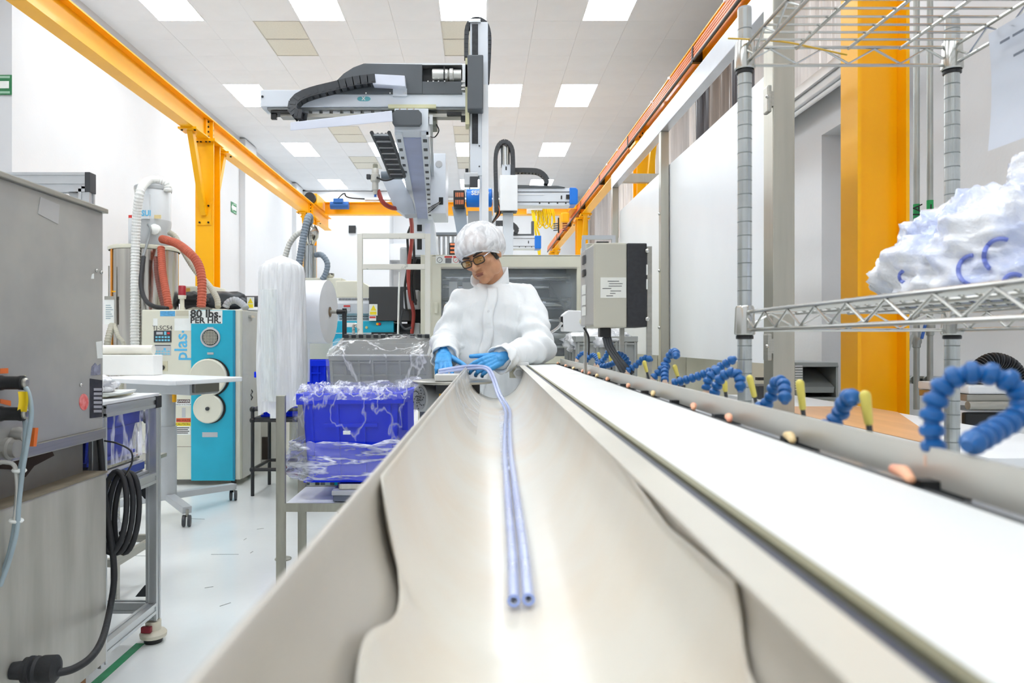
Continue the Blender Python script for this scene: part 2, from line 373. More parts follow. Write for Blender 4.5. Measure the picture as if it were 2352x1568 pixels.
# ================================================================== yellow crane runways
def ibeam(mb, x0, x1, y0, y1, z0, z1, tf=.014, tw=.012):
    xc = (x0+x1)/2
    return mb.box(x0, x1, y0, y1, z0, z0+tf).box(x0, x1, y0, y1, z1-tf, z1).box(xc-tw/2, xc+tw/2, y0, y1, z0+tf, z1-tf)
def bolts(pts, ax, parent, r=.012, name='bolt'):
    me = MB().cyl((0,0,0), (0,0,.012), r, 6).mesh(name, M_BOLT)
    q = Vector(ax).to_track_quat('Z', 'Y').to_euler()
    for p in pts: link(name, me, parent, p, q)
def runway(label, x0, x1, z0, z1, y0, y1, cols, collabels, side, wcol=.21):
    t = thing('crane_beam', label, 'beam', ((x0+x1)/2, y0, z0))
    ibeam(MB(), x0, x1, y0, y1, z0, z1).build('girder', M_YEL, t)
    xc = (x0+x1)/2
    for yc, lb in zip(cols, collabels):
        xs = xc + side*.026                              # splice plate and bolts on the room side of the web
        MB().box(min(xc, xs), max(xc, xs), yc-.12, yc+.12, z0+.02, z1-.02).build('splice_plate', M_YEL, t)
        for dy in (-.07, .07): bolts([(xs, yc+dy, z0+.04+i*(z1-z0-.08)/3) for i in range(4)], (side, 0, 0), t)
        MB().box(xc-.015, xc+.06*side+.0, yc-.008, yc+.008, z0+.014, z1-.014).build('stiffener', M_YEL, t) if side > 0 else None
        c = thing('crane_column', lb, 'column', (xc, yc, 0))
        w2 = wcol/2
        MB().box(xc-w2, xc+w2, yc-w2, yc-w2+.014, 0, z0-.03).box(xc-w2, xc+w2, yc+w2-.014, yc+w2, 0, z0-.03).box(xc-.006, xc+.006, yc-w2+.014, yc+w2-.014, 0, z0-.03).build('shaft', M_YEL, c)
        MB().box(xc-w2-.03, xc+w2+.03, yc-w2-.05, yc+w2+.05, z0-.03, z0).build('cap_plate', M_YEL, c)
        bolts([(xc+dx, yc-w2-.03, z0-.042) for dx in (-.07, -.03, .03, .07)], (0, 0, 1), c)
        for s in (-1, 1):
            a, b = V(xc, yc+s*.50, z0-.01), V(xc, yc+s*(w2+.012), z0-.86)
            br = MB().bar(a, b, .07, .06, up=(1, 0, 0)).build('brace', M_YEL, c)
            MB().box(xc-.1, xc+.1, yc+s*.5-.1, yc+s*.5+.1, z0-.022, z0).build('brace_plate', M_YEL, c)
            MB().box(xc-.08, xc+.08, yc+s*w2, yc+s*(w2+.012), z0-.98, z0-.72).build('foot_plate', M_YEL, c)
            bolts([(xc+dx, yc+s*(w2+.012), z0-.95) for dx in (-.05, .05)] + [(xc+.05, yc+s*(w2+.012), z0-.76)], (0, s, 0), c)
            bolts([(xc+dx, yc+s*.5+.06*s, z0-.034) for dx in (-.07, .07)], (0, 0, 1), c)
        MB().box(xc-w2-.02, xc+w2+.02, yc-w2-.02, yc+w2+.02, 0, 1.0).build('base_guard', M_BLACK, c, bevel=.01) if side > 0 else None
    return t
ZB = CZ + 2.31
runway('long yellow steel crane beam running along the left wall', -3.2, -3.06, ZB, ZB+.25, -3, 13.2*1.13, [8.3, 13.3],
       ['yellow steel column with knee braces behind the teal dryer', 'far yellow steel column behind the draped plastic bag'], 1)
rb = runway('yellow crane beam with orange conductor bars along the right side', 1.86, 2.0, ZB, ZB+.28, -3, 19.5, [8.4, 13.5, 18.4],
       ['yellow steel column seen behind the stainless frame, right side', 'yellow steel column right of the yellow hanging cables', 'farthest small yellow column at the end of the right beam'], -1)
for i in range(4):
    z = ZB + .218 - i*.025
    MB().box(1.845, 1.868, -3, 19.4, z-.0085, z+.0085).build('conductor_bar', M_ORNG if i < 4 else M_BLACK, rb)
MB().cyl((1.85, -3, ZB+.118), (1.85, 19.4, ZB+.118), .014, 8).build('cable', M_BLACK, rb, smooth=True)
for y in [1.5, 3.9, 6.2, 8.9, 11, 13, 15, 17]:
    MB().box(1.838, 1.93, y-.02, y+.02, ZB+.095, ZB+.235).build('bar_bracket', M_BLACK if y in (3.9, 6.2) else M_DARK, rb)
for y in [2.6, 4.6, 5.4, 7.0, 7.7, 9.6, 10.4, 12]: MB().box(1.84, 1.86, y-.012, y+.012, ZB+.245, ZB+.27).build('hanger_tab', M_WHITE, rb)
# near right column: flanges left and right, web between
c = thing('crane_column', 'broad yellow steel column standing right of the stainless frame', 'column', (1.97, 3.5, 0))
XA, XB = px(1970, 3.42), px(2089, 3.42)
MB().box(XA, XA+.016, 3.42, 3.58, 0, ZB-.03).box(XB-.016, XB, 3.42, 3.58, 0, ZB-.03).box(XA+.016, XB-.016, 3.495, 3.507, 0, ZB-.03).build('shaft', M_YEL, c)
MB().box(XA-.04, XB+.04, 3.38, 3.62, ZB-.03, ZB-.002).build('cap_plate', M_YEL, c)
bolts([(XA+.06, 3.40, ZB-.042), (XA+.14, 3.40, ZB-.042)], (0, 0, 1), c)
# bridge girder across the hall with end trucks and a blue motor
YG = 14.0
t = thing('crane_bridge', 'yellow crane bridge girder spanning the hall behind the robots', 'crane', (-.6, YG, ZB))
ibeam(MB(Matrix.Translation((0, YG, 0)) @ Matrix.Rotation(R(-90), 4, 'Z') @ Matrix.Translation((0, 0, 0))), -.09, .09, -3.0, 1.72, CZ+2.47, CZ+2.71).build('girder', M_YEL, t)
MB().box(-3.22, -3.02, YG-.6, YG+.6, ZB+.26, ZB+.46).build('end_truck', M_YEL, t, bevel=.01)
MB().box(1.72, 1.84, YG-.5, YG+.5, CZ+2.5, CZ+2.7).build('end_truck', M_YEL, t, bevel=.01)
MB().cyl((-3.13, YG-.72, ZB+.36), (-3.13, YG-.6, ZB+.36), .1, 20).build('wheel_guard', M_BLACK, t, smooth=True)
bm_ = MB().cyl((-2.85, YG-.2, CZ+2.62), (-2.5, YG-.2, CZ+2.62), .075, 16).build('motor', mat('motor_blue', '#1e5fae', .4), t, smooth=True)
MB().box(-2.78, -2.6, YG-.29, YG-.2, CZ+2.66, CZ+2.74).build('terminal_box', mat('motor_blue', '#1e5fae'), bm_)
MB().tube(spline([V(-2.75, YG-.2, CZ+2.7), V(-2.6, YG-.15, CZ+2.86), V(-2.45, YG-.1, CZ+2.78), V(-1.4, YG-.1, CZ+2.74)]), .014, 6).build('cable', M_BLACK, t, smooth=True)
MB().cyl((-2.2, YG-.12, CZ+2.75), (1.6, YG-.12, CZ+2.75), .03, 8).build('conduit', M_ALU, t, smooth=True)
# festoon of yellow cable
M_YC = mat('yellow_cable', '#f4d310', .45, var=.06)
t = thing('cable_festoon', 'bundle of looped bright yellow cable hanging from the crane bridge', 'cable', (px(1252, 13.6), 13.6, pz(520, 13.6)))
MB().box(px(1212,13.6), px(1245,13.6), 13.5, 13.92, pz(484,13.6), pz(472,13.6)).build('trolley', M_WHITE, t, bevel=.01)
for i in range(9):
    xc = px(1229 + i*5.2, 13.6); zt, zb_ = pz(476,13.6), pz(515 + (i % 3)*4, 13.6); wd = .06 + .02*(i % 2)
    pts = [V(xc + wd*math.sin(a)*(.35+.65*max(0,(1-math.cos(a))/2)), 13.55 + .02*i, zb_ + (zt-zb_)*(1+math.cos(a))/2) for a in [2*math.pi*k/18 for k in range(18)]]
    MB().tube(pts, .014, 6, closed=True).build('loop', M_YC, t, smooth=True)
for dx in (0, 7): MB().tube(spline([P(1222+dx*.4, 482, 13.55), P(1228+dx*.6, 520, 13.5), P(1232+dx, 545, 13.5), P(1240, 600, 13.5)]), .02, 6).build('drop_cable', M_YC, t, smooth=True)
t = thing('chain_hoist', 'dark chain hoist with springs hanging under the right crane beam', 'hoist', P(1300, 520, 13.2))
MB().box(px(1288,13.2), px(1306,13.2), 13.1, 13.93, pz(512,13.2), pz(490,13.2)).build('body', M_YEL, t, bevel=.02)
for dx in (1276, 1297): 
    for k in range(4): MB().cyl(P(dx-5, 514+k*5, 13.2), P(dx+6, 513+k*5, 13.2), .012, 6).build('coil', M_DARK if dx < 1290 else mat('rust_red', '#8c3a2a', .5), t)
MB().cyl(P(1283, 500, 13.2), P(1283, 535, 13.2), .015, 6).build('rod', M_BLACK, t)
# ================================================================== conveyor, trough, tubing
DB, DR = .09, .068                                    # belt and rail-top drop below the eye
ZBELT = CZ - DB; YEND = 2.92
def XL(y): return -.078 + .012*y                      # trough left rim
def XR(y): return .117 + .022*y                       # trough right rim / belt left edge
def XB_(y): return .262 + .017*y                      # belt right edge
def XRL(y): return .284 + .017*y                      # guide rail
def strip(mb, f0, f1, y0, y1, z0, z1, n=6):           # long member following two plan lines
    ys = [y0 + (y1-y0)*i/n for i in range(n+1)]
    for a, b in zip(ys, ys[1:]): mb.hexa([(f0(a),a,z0),(f1(a),a,z0),(f1(b),b,z0),(f0(b),b,z0),(f0(a),a,z1),(f1(a),a,z1),(f1(b),b,z1),(f0(b),b,z1)])
    return mb
M_BELT = mat('white_belt', '#e2e4e2', .45, var=.03, scale=9, stretch=(1, .3, 1))
M_RAIL = mat('dull_stainless_rail', '#d0cec6', .35, .35, var=.07, scale=4, stretch=(1, .4, 6))
M_SLOT = mat('dark_slot', '#3f4350', .5, var=.1)
t = thing('conveyor', 'long white belt conveyor with stainless guide rail leading to the machine', 'conveyor', (.2, 1.6, 0))
strip(MB(), lambda y: XR(y)+.012, lambda y: XB_(y), -.5, YEND, ZBELT-.004, ZBELT).build('belt', M_BELT, t)
strip(MB(), lambda y: XR(y)+.004, lambda y: XB_(y)+.004, -.5, YEND-.02, ZBELT-.05, ZBELT-.006).build('bed', M_ALU, t)
strip(MB(), lambda y: XR(y)+.006, lambda y: XR(y)+.0115, -.5, YEND, ZBELT-.03, ZBELT+.0015).build('edge_trim', mat('olive_trim', '#8d8a70', .5, .3), t)
strip(MB(), lambda y: XR(y)-.0025, lambda y: XR(y)+.0045, -.5, YEND-.05, ZBELT-.03, ZBELT-.0005).build('slot', M_SLOT, t)
MB().cyl((XR(YEND)+.012, YEND, ZBELT-.02), (XB_(YEND), YEND, ZBELT-.02), .018, 14).build('end_roller', M_STEEL, t, smooth=True)
strip(MB(), XRL, lambda y: XRL(y)+.004, -.5, YEND+.03, CZ-.093, CZ-DR).build('guide_rail', M_RAIL, t)
strip(MB(), lambda y: XB_(y)+.004, lambda y: XB_(y)+.012, -.5, YEND, ZBELT-.02, ZBELT-.002).build('side_channel', M_DARK, t)
strip(MB(), lambda y: XRL(y)+.012, lambda y: XRL(y)+.03, -.5, YEND-.1, CZ-.118, CZ-.1).build('manifold', M_ALU, t)
for i in range(14):
    y = .25 + i*.21; MB().box(XRL(y)-.012, XRL(y)+.02, y-.006, y+.006, CZ-.1, CZ-.088).build('rail_bracket', M_BLACK if i % 3 else M_DARK, t)
for y in (.3, 1.7, 3.0):
    for f in (lambda y: XR(y)+.03, lambda y: XB_(y)-.02):
        MB().box(f(y)-.02, f(y)+.02, y-.02, y+.02, 0, ZBELT-.05).build('leg', M_STEEL, t)
    MB().box(XR(y)+.01, XB_(y), y-.015, y+.015, .25, .29).build('cross_brace', M_STEEL, t)
# peach-coloured finger guides along the belt edge (px, py of each in the photograph's plan)
M_PEACH = mat('peach_rubber', '#f2bd92', .5, var=.12, scale=40, col2='#f0a184')
M_PEACH2 = mat('pale_yellow_rubber', '#efd29a', .5, var=.1, scale=40)
for i, (cx, cy) in enumerate([(1300,836),(1317,842),(1334,848),(1352,855),(1364,860),(1380,866),(1412,874),(1455,890),(1503,909),(1592,940),(1660,967),(1795,1014),(2048,1101)]):
    y = DB*FPX/(cy-VY); x = XB_(y) + .008
    MB().capsule((x-.004, y-.014, ZBELT+.003), (x+.0, y, ZBELT+.005), .003, .0044).capsule((x+.0, y, ZBELT+.005), (x+.006, y+.022, ZBELT+.003), .0044, .0034).build('finger_guide', M_PEACH if i % 3 != 2 else M_PEACH2, t, smooth=True)
# ---- trough
M_TR = mat('beige_trough_plastic', '#bdb8ae', .35, var=.04, scale=6)
M_LIN = mat('cream_lining_sheet', '#dcd9cf', .28, var=.025, scale=7, bump=.03, bscale=20, col2='#dacfbe', lo=.3, hi=.6)
DT = .125
def tr(y, th, off=0):                                 # point on the trough's section at y, angle th (deg) from straight down
    xl, xr = XL(y), XR(y)-.004; c, a = (xl+xr)/2, (xr-xl)/2
    return V(c + (a-off)*math.sin(R(th)), y, CZ - .0915 - (DT-off)*math.cos(R(th)))
YT = 2.75
t = thing('product_trough', 'long beige half-round trough running from the camera to the worker', 'trough', (.02, 1.4, 0))
o = MB().grid(lambda u, v: tr(-.3 + (YT+.3)*v, -90+180*u), 28, 40).build('shell', M_TR, t, smooth='all')
sm = o.modifiers.new('thick', 'SOLIDIFY'); sm.thickness = .003; sm.offset = 1
M_CLR = film('clear_trough_film', '#eef0f2', .12, .6, .08, 7, (1, .6, .6), .3, crease_glint=.05)
MB().grid(lambda u, v: tr(1.5 + 1.27*v, -92 + 62*u, .006) + V(0, 0, .012*(1-u)*v), 14, 24).build('side_film', M_CLR, t, smooth='all')
strip(MB(), lambda y: XR(y)-.024, lambda y: XR(y)-.002, -.3, YT, CZ-.0915, CZ-.0895).build('rim_flange', mat('rim_flange', '#cfcbbf', .3, var=.06), t)
for y in (.4, 2.5):
    MB().cyl((.04, y, 0), (.04, y, CZ-.26), .02).box(-.1, .18, y-.02, y+.02, 0, .02).build('support', M_STEEL, t)
    MB().box(-.06, .15, y-.015, y+.015, CZ-.275, CZ-.222).build('saddle', M_STEEL, t, bevel=.004)
k = P(1191, 856, YT-.01)
kb = MB().lathe_ax(k, (0, -1, 0), [(.021, 0), (.021, .014)], 6).build('hex_knob', M_WHITE, t)
MB().lathe_ax(k + V(0, -.014, 0), (0, -1, 0), [(.013, 0), (.013, .006), (.008, .008)], 20).build('bolt_end', M_GREY, kb, smooth=True)
MB().box(k.x-.03, k.x-.008, YT-.02, YT, k.z+.015, k.z+.045).box(k.x-.034, k.x+.03, YT-.006, YT+.004, k.z-.02, k.z+.02).build('knob_bracket', M_CREAM, t, bevel=.002)
MB().box(k.x-.005, k.x+.04, YT-.01, YT+.08, k.z+.024, k.z+.04).build('spacer', M_WHITE, t, bevel=.002)
# ---- cream lining sheet with its torn near edge
def thl(y):
    if y < .475: return -59 - 4*math.sin(y*40)
    if y < .50: return -59 - 29.5*(y-.475)/.025
    return -88.5
def thr(y):
    if y < .30: return 60 + 10*max(0, y-.2)/.1
    if y < .325: return 70 + 12*(y-.30)/.025
    if y < .45: return 82 - 3*(y-.325)/.125
    return min(87, 79 + 8*(y-.45)/.25)
def lin(u, v):
    y = .2 + (YT-.03-.2)*(v**1.7); a, b = thl(y), thr(y)
    th = a + (b-a)*u; p = tr(y, th, .0035 + .002*math.sin(y*5+u*4)*u*(1-u)*2)
    e = max(0, th-40)/50; p.z += .0016*e*math.sin(y*70)*(1 if y > .9 else 0)     # creases near the right rim, far end
    if y < .5 and u < .12: p.x += .004*(1-u/.12)                                  # curled torn edge
    return p
o = MB().grid(lin, 40, 110).build('trough_lining', M_LIN, smooth='all'); tag(o, 'cream plastic sheet lining the trough with torn curling near edges', 'plastic sheet')
sm = o.modifiers.new('thick', 'SOLIDIFY'); sm.thickness = .0012; sm.offset = 1
# ---- blue tubing
def tubemat(name, col, a): return film(name, col, a, a+.15, .08, 5, (1, 1, 1), 0)
M_TB = tubemat('clear_blue_tube', '#c3d0fa', .42)
M_TBW = mat('tube_wall_blue', '#9db2f0', .15, var=.04)
HL = P(1092, 849, 2.63)                               # where the left hand holds it
def hollow(pts, r, parent, name='tube'):
    o = MB().tube(pts, r, 12, cap=False).build(name, M_TB, parent, smooth='all')
    MB().tube(pts, r*.55, 8, cap=False).build('bore', mat('tube_bore', '#eef2ff', .2), o, smooth='all')
    e = pts[-1]; d = (pts[-1]-pts[-2]).normalized(); u = d.cross(V(0,0,1)).normalized(); w_ = u.cross(d); m = MB(); n = 16
    A = m.ring(e, u, w_, r*1.02, n); B = m.ring(e, u, w_, r*.52, n)
    for i in range(n): m._f([A[i], A[(i+1) % n], B[(i+1) % n], B[i]])
    m.build('cut_end', M_TBW, o)
t = thing('twin_tubing', 'pair of clear blue medical tubes lying along the trough to the worker\'s hand', 'tubing', (.04, 1.4, CZ-.21))
rt = .0052
for s in (-1, 1):
    pp = []
    for y, xx in [(2.1,.083),(1.7,.067),(1.35,.054),(1.1,.0475),(.85,.0415),(.7,.038),(.57,.0335)]:
        x = xx + s*rt*1.12
        c, a = (XL(y)+XR(y)-.004)/2, (XR(y)-.004-XL(y))/2 - .006 - rt; q = max(-.95, min(.95, (x-c)/a))
        pp.append(V(x, y, CZ-.0915-(DT-.006-rt)*math.sqrt(1-q*q)))
    fl_ = [P(1008, 853, 2.63), P(1050, 846, 2.62), P(1088, 843, 2.61), P(1118, 846, 2.56), P(1133, 868, 2.48), P(1146, 905, 2.35)]
    fl_ = [p + V(s*rt*.2 if i < 3 else s*rt*.7, 0, s*rt*.95 if i < 3 else s*rt*.5) for i, p in enumerate(fl_)]
    hollow(spline(fl_ + pp, 8), rt, t)
o = MB().grid(lambda u, v: tr(1.15 + 1.0*v, -1 + 13*u + 5*v, .008) + V(0, 0, .003+.0015*math.sin(v*60)), 6, 60).build('clear_strip', film('printed_clear_strip', '#dfe4f2', .15, .55, .1, 60, (1, .4, 1), .3), smooth='all')
tag(o, 'short crinkled clear plastic strip lying left of the blue tubes', 'plastic strip')
# ---- blue segmented coolant hoses on the far side of the rail
M_HOSE = mat('blue_hose_plastic', '#1b64aa', .3, var=.08, scale=60)
seg = MB().lathe([(.0062, -.001), (.0098, .001), (.0108, .0045), (.0098, .0085), (.0068, .0105), (.0062, .0135), (.0072, .016)], 14).mesh('segment', M_HOSE, smooth=True)
noz = MB().lathe([(.0066, -.001), (.0098, .001), (.0108, .0045), (.0098, .0085), (.0068, .0115), (.005, .016), (.003, .016)], 14).mesh('nozzle', M_HOSE, smooth=True)
M_FIT = mat('pinkish_fitting', '#e9cdb8', .5)
def hose(label, pts, k=.74):
    pts = [Vector(p) for p in pts]
    t = lthing('segmented_hose', label, 'hose', pts[0], group='blue segmented hoses beside the conveyor')
    rs = resample(spline(pts, 12), .0138*k)
    link('base_fitting', MB().lathe([(.009, -.014), (.009, -.004), (.0065, -.003), (.0065, .004)], 8).mesh('base_fitting', M_FIT), t).scale = (k,)*3
    for i in range(len(rs)-1):
        d = rs[i+1]-rs[i]; last = i == len(rs)-2
        o = link('nozzle' if last else 'segment', noz if last else seg, t, rs[i]-pts[0], d.to_track_quat('Z', 'Y').to_euler()); o.scale = (k,)*3
# each hose: photograph points with a depth
hose('largest blue segmented hose looping high at the right picture edge', [P(2145,1035,.47), P(2140,960,.47), P(2165,885,.47), P(2235,853,.46), P(2330,880,.45), P(2352,940,.45), P(2290,985,.44), P(2210,1030,.42)], .72)
hose('short blue hose with bulbous tip right of the tall yellow lever pair', [P(1890,985,.66), P(1925,960,.66), P(1938,925,.65), P(1955,905,.64), P(1958,925,.63)])
hose('blue hose bent over like a hook below the shelf post', [P(1720,945,.88), P(1765,925,.87), P(1780,880,.86), P(1800,880,.84), P(1803,925,.82)])
hose('longest straight blue hose pointing up right to the shelf post', [P(1545,880,1.22), P(1600,865,1.2), P(1650,845,1.18), P(1700,815,1.16)])
hose('blue hose arching over just under the longest straight one', [P(1640,905,1.04), P(1655,868,1.03), P(1685,853,1.02), P(1700,870,1.01), P(1700,905,1.0)])
hose('short upright blue hose stub behind the arching one', [P(1622,895,1.12), P(1630,865,1.12), P(1660,840,1.12)])
hose('blue hose with curled top against the white partition', [P(1500,868,1.4), P(1525,840,1.4), P(1540,812,1.4), P(1552,808,1.38), P(1552,822,1.36)])
hose('short blue hose standing beside the curled-top one', [P(1527,875,1.36), P(1527,850,1.38), P(1533,838,1.4)])
hose('blue hose crossing behind the controller post', [P(1440,852,1.65), P(1462,838,1.65), P(1480,822,1.64), P(1502,828,1.62)])
hose('blue hose curling just right of the black cables', [P(1447,845,1.75), P(1440,826,1.75), P(1428,815,1.74), P(1415,812,1.73)])
hose('blue hose rising steeply left of the black cables', [P(1375,838,1.95), P(1390,822,1.95), P(1400,800,1.94), P(1408,782,1.93)])
hose('blue hose lying low under the black cables', [P(1380,842,1.9), P(1400,838,1.88), P(1415,830,1.86)])
hose('blue hose arching second from the far end of the rail', [P(1345,830,2.2), P(1358,816,2.2), P(1368,818,2.18), P(1375,832,2.15)])
hose('farthest blue hose at the machine end of the rail', [P(1325,824,2.5), P(1335,812,2.5), P(1346,812,2.48), P(1352,822,2.46)])
hose('blue hose bending between the two far arching hoses', [P(1368,836,2.05), P(1385,828,2.05), P(1395,815,2.04), P(1412,822,2.02)])
# yellow-sleeved levers
M_LEV = mat('yellow_lever_sleeve', '#e9d96a', .45, var=.05)
for x0, y0, x1, y1, Y, lb in [(1997,985,1987,908,.62,'nearest yellow-sleeved lever in front of the wooden table top'), (1845,948,1837,880,.8,'yellow-sleeved lever right of the stainless post'), (1735,918,1722,868,.98,'yellow-sleeved lever left of the stainless post'),
                          (1667,905,1664,880,1.08,'short yellow-sleeved lever under the arching blue hose'), (1558,868,1550,842,1.38,'yellow-sleeved lever just right of the curled blue hose'), (1487,858,1480,832,1.62,'yellow-sleeved lever left of the controller post'),
                          (1404,838,1402,818,1.9,'small yellow-sleeved lever under the black cables'), (1377,826,1375,812,2.1,'farthest tiny yellow-sleeved lever among the blue hoses')]:
    a, b = P(x0, y0, Y), P(x1, y1, Y); d = (b-a).normalized()
    t = thing('valve_lever', lb, 'lever', a, group='yellow-sleeved valve levers behind the rail')
    MB().capsule(a + d*.006, b, .0036, .0046).build('sleeve', M_LEV, t, smooth=True)
    MB().cyl(a - d*.012, a + d*.008, .0026, 8).lathe_ax(a - d*.02, (0, 0, 1), [(.008, -.012), (.008, .006)], 8).build('stem', M_DARK, t)
# ---- drive controller on its posts
Y0 = 1.66
t = thing('drive_controller', 'beige and black motor drive box mounted on posts beside the conveyor', 'controller', P(1440, 860, Y0))
xa, xb, xc_ = px(1352,Y0), px(1440,Y0), px(1490,Y0)
za, zb_ = pz(752,Y0), pz(557,Y0); D1 = Y0 + .12
MB().box(xa+.012, xb, Y0, D1, za, zb_).build('housing', mat('controller_beige', '#c3c0b1', .45, var=.03), t, bevel=.004)
MB().box(xb, xc_-.004, Y0-.001, D1, za+.001, zb_-.001).build('heat_sink', mat('black_grained', '#2c2d31', .5, var=.15, scale=120), t, bevel=.003)
fp = MB().hexa([(xa-.004,Y0+.03,za+.006),(xa+.014,Y0+.001,za+.006),(xa+.014,D1-.01,za+.006),(xa-.004,D1-.02,za+.006),(xa-.004,Y0+.03,zb_-.012),(xa+.014,Y0+.001,zb_-.004),(xa+.014,D1-.01,zb_-.004),(xa-.004,D1-.02,zb_-.012)]).build('front_cover', mat('cover_grey', '#b4b3b0', .4), t, bevel=.003)
for zz, hh, m in [(.82, .02, M_DARK), (.66, .016, M_BLACK), (.46, .022, M_SW), (.33, .022, M_SW), (.2, .02, M_SW)]:
    z = za + (zb_-za)*zz; MB().hexa([(xa-.007,Y0+.036,z-hh/2),(xa-.003,Y0+.025,z-hh/2),(xa-.003,Y0+.06,z-hh/2),(xa-.007,Y0+.06,z-hh/2),(xa-.007,Y0+.036,z+hh/2),(xa-.003,Y0+.025,z+hh/2),(xa-.003,Y0+.06,z+hh/2),(xa-.007,Y0+.06,z+hh/2)]).build('keypad_key', m, fp)
lb = MB().box(px(1379,Y0), px(1438,Y0), Y0-.0012, Y0, pz(684,Y0), pz(637,Y0)).build('rating_label', mat('label_white', '#eeeee6', .5), t)
M_INK = mat('print_ink', '#3a3a3a', .6)
random.seed(5)
for k in range(7):
    yy = 645 + k*5.6; x0 = 1383 + random.random()*20; MB().box(px(x0,Y0), px(x0+10+random.random()*22,Y0), Y0-.0016, Y0-.001, pz(yy+1.4,Y0), pz(yy,Y0)).build('print_line', M_INK, lb)
for zz in (.1, .9): MB().ball((xc_-.004, Y0-.003, za+(zb_-za)*zz), .006, 10, 6).build('screw', M_CHROME, t, smooth=True)
for zz in (.62, .45): MB().box(xc_-.006, xc_-.003, Y0-.003, Y0+.01, za+(zb_-za)*zz, za+(zb_-za)*(zz+.12)).build('clip_slot', M_SW, t)
for xx, Yp, zt in ((1493, Y0+.004, pz(565,Y0)), (1457, D1+.02, za+.02)):
    MB().box(px(xx,Y0)-.0055, px(xx,Y0)+.0055, Yp, Yp+.011, CZ-.12, zt).build('post', M_STEEL, t)
MB().box(px(1381,Y0), px(1408,Y0), Y0+.02, Y0+.05, za-.022, za).build('cable_gland', M_BLACK, t, bevel=.003)
MB().box(px(1372,Y0), px(1400,Y0), Y0+.01, Y0+.05, zb_, zb_+.004).build('top_plate', M_BLACK, t)
for dx in (0, 5, 11):
    MB().tube(spline([P(1388+dx, 775, Y0+.03), P(1396+dx, 800, Y0+.02), P(1415+dx*1.2, 830, Y0), P(1432+dx*2, 858, Y0-.01)]), .0055, 8).build('power_cable', M_DARK, t, smooth=True)
# white socket box left of it
Ys = 2.0
t = thing('socket_box', 'small white socket box with black side opening left of the controller', 'box', P(1320, 870, Ys))
MB().prism([(px(1294,Ys),pz(760,Ys)),(px(1344,Ys),pz(762,Ys)),(px(1344,Ys),pz(714,Ys)),(px(1306,Ys),pz(712,Ys)),(px(1294,Ys),pz(722,Ys))], Ys, Ys+.07).build('body', M_WHITE, t, bevel=.003)
MB().box(px(1289,Ys), px(1296,Ys), Ys+.01, Ys+.055, pz(750,Ys), pz(726,Ys)).build('opening', M_BLACK, t, bevel=.002)
MB().lathe_ax(P(1338, 738, Ys), (0, -1, 0), [(.009, 0), (.009, .006), (.004, .01)], 14).build('knob', M_CREAM, t, smooth=True)
MB().tube(spline([P(1290, 742, Ys), P(1282, 752, Ys+.02), P(1268, 762, Ys+.05)]), .004, 8).build('coil_cable', M_ALU, t)
MB().box(px(1346,Ys), px(1352,Ys), Ys+.03, Ys+.045, CZ-.12, pz(735,Ys)).build('post', M_STEEL, t)
MB().tube(spline([P(1341, 752, Ys), P(1352, 775, Ys), P(1352, 815, Ys-.01)]), .003, 6).build('cable', M_BLACK, t)
# ================================================================== right side: wire rack, partition, table, column pipes
M_POST = mat('zinc_post', '#c5c9c8', .24, .8, var=.08, scale=14)
YA, YC = 1.33, -.1; RXA, RXB = .492, .876; ZT, ZM = CZ+.545, CZ+.055
t = thing('wire_rack', 'chrome wire shelving rack at the right with two shelves in view', 'shelving', (.68, .6, 0))
grv = None
def rack_post(x, y, zt):
    p = MB().cyl((x, y, 0), (x, y, zt), .0127, 18).build('post', M_POST, t, smooth=True)
    z = .05
    prof = MB()
    while z < zt - .02:
        if not (ZT-.04 < z < ZT+.02 or ZM-.04 < z < ZM+.02): prof.lathe_ax((x, y, z), (0, 0, 1), [(.0128, -.0009), (.01315, 0), (.0128, .0009)], 18, cap=False)
        z += .0254
    g_ = prof.build('groove', mat('post_groove', '#7d8382', .5, .5), p); g_['kind'] = 'stuff'
    MB().lathe([(.0122, 0), (.012, .003), (.004, .004)], 16, (x, y, zt)).build('post_cap', M_GREY, p, smooth=True)
rack_post(RXA, YA, CZ+.615); rack_post(RXB, YA, CZ+.6); rack_post(RXA, YC, CZ+.615); rack_post(RXB, YC, CZ+.6)
wr, wr2 = .0032, .0021
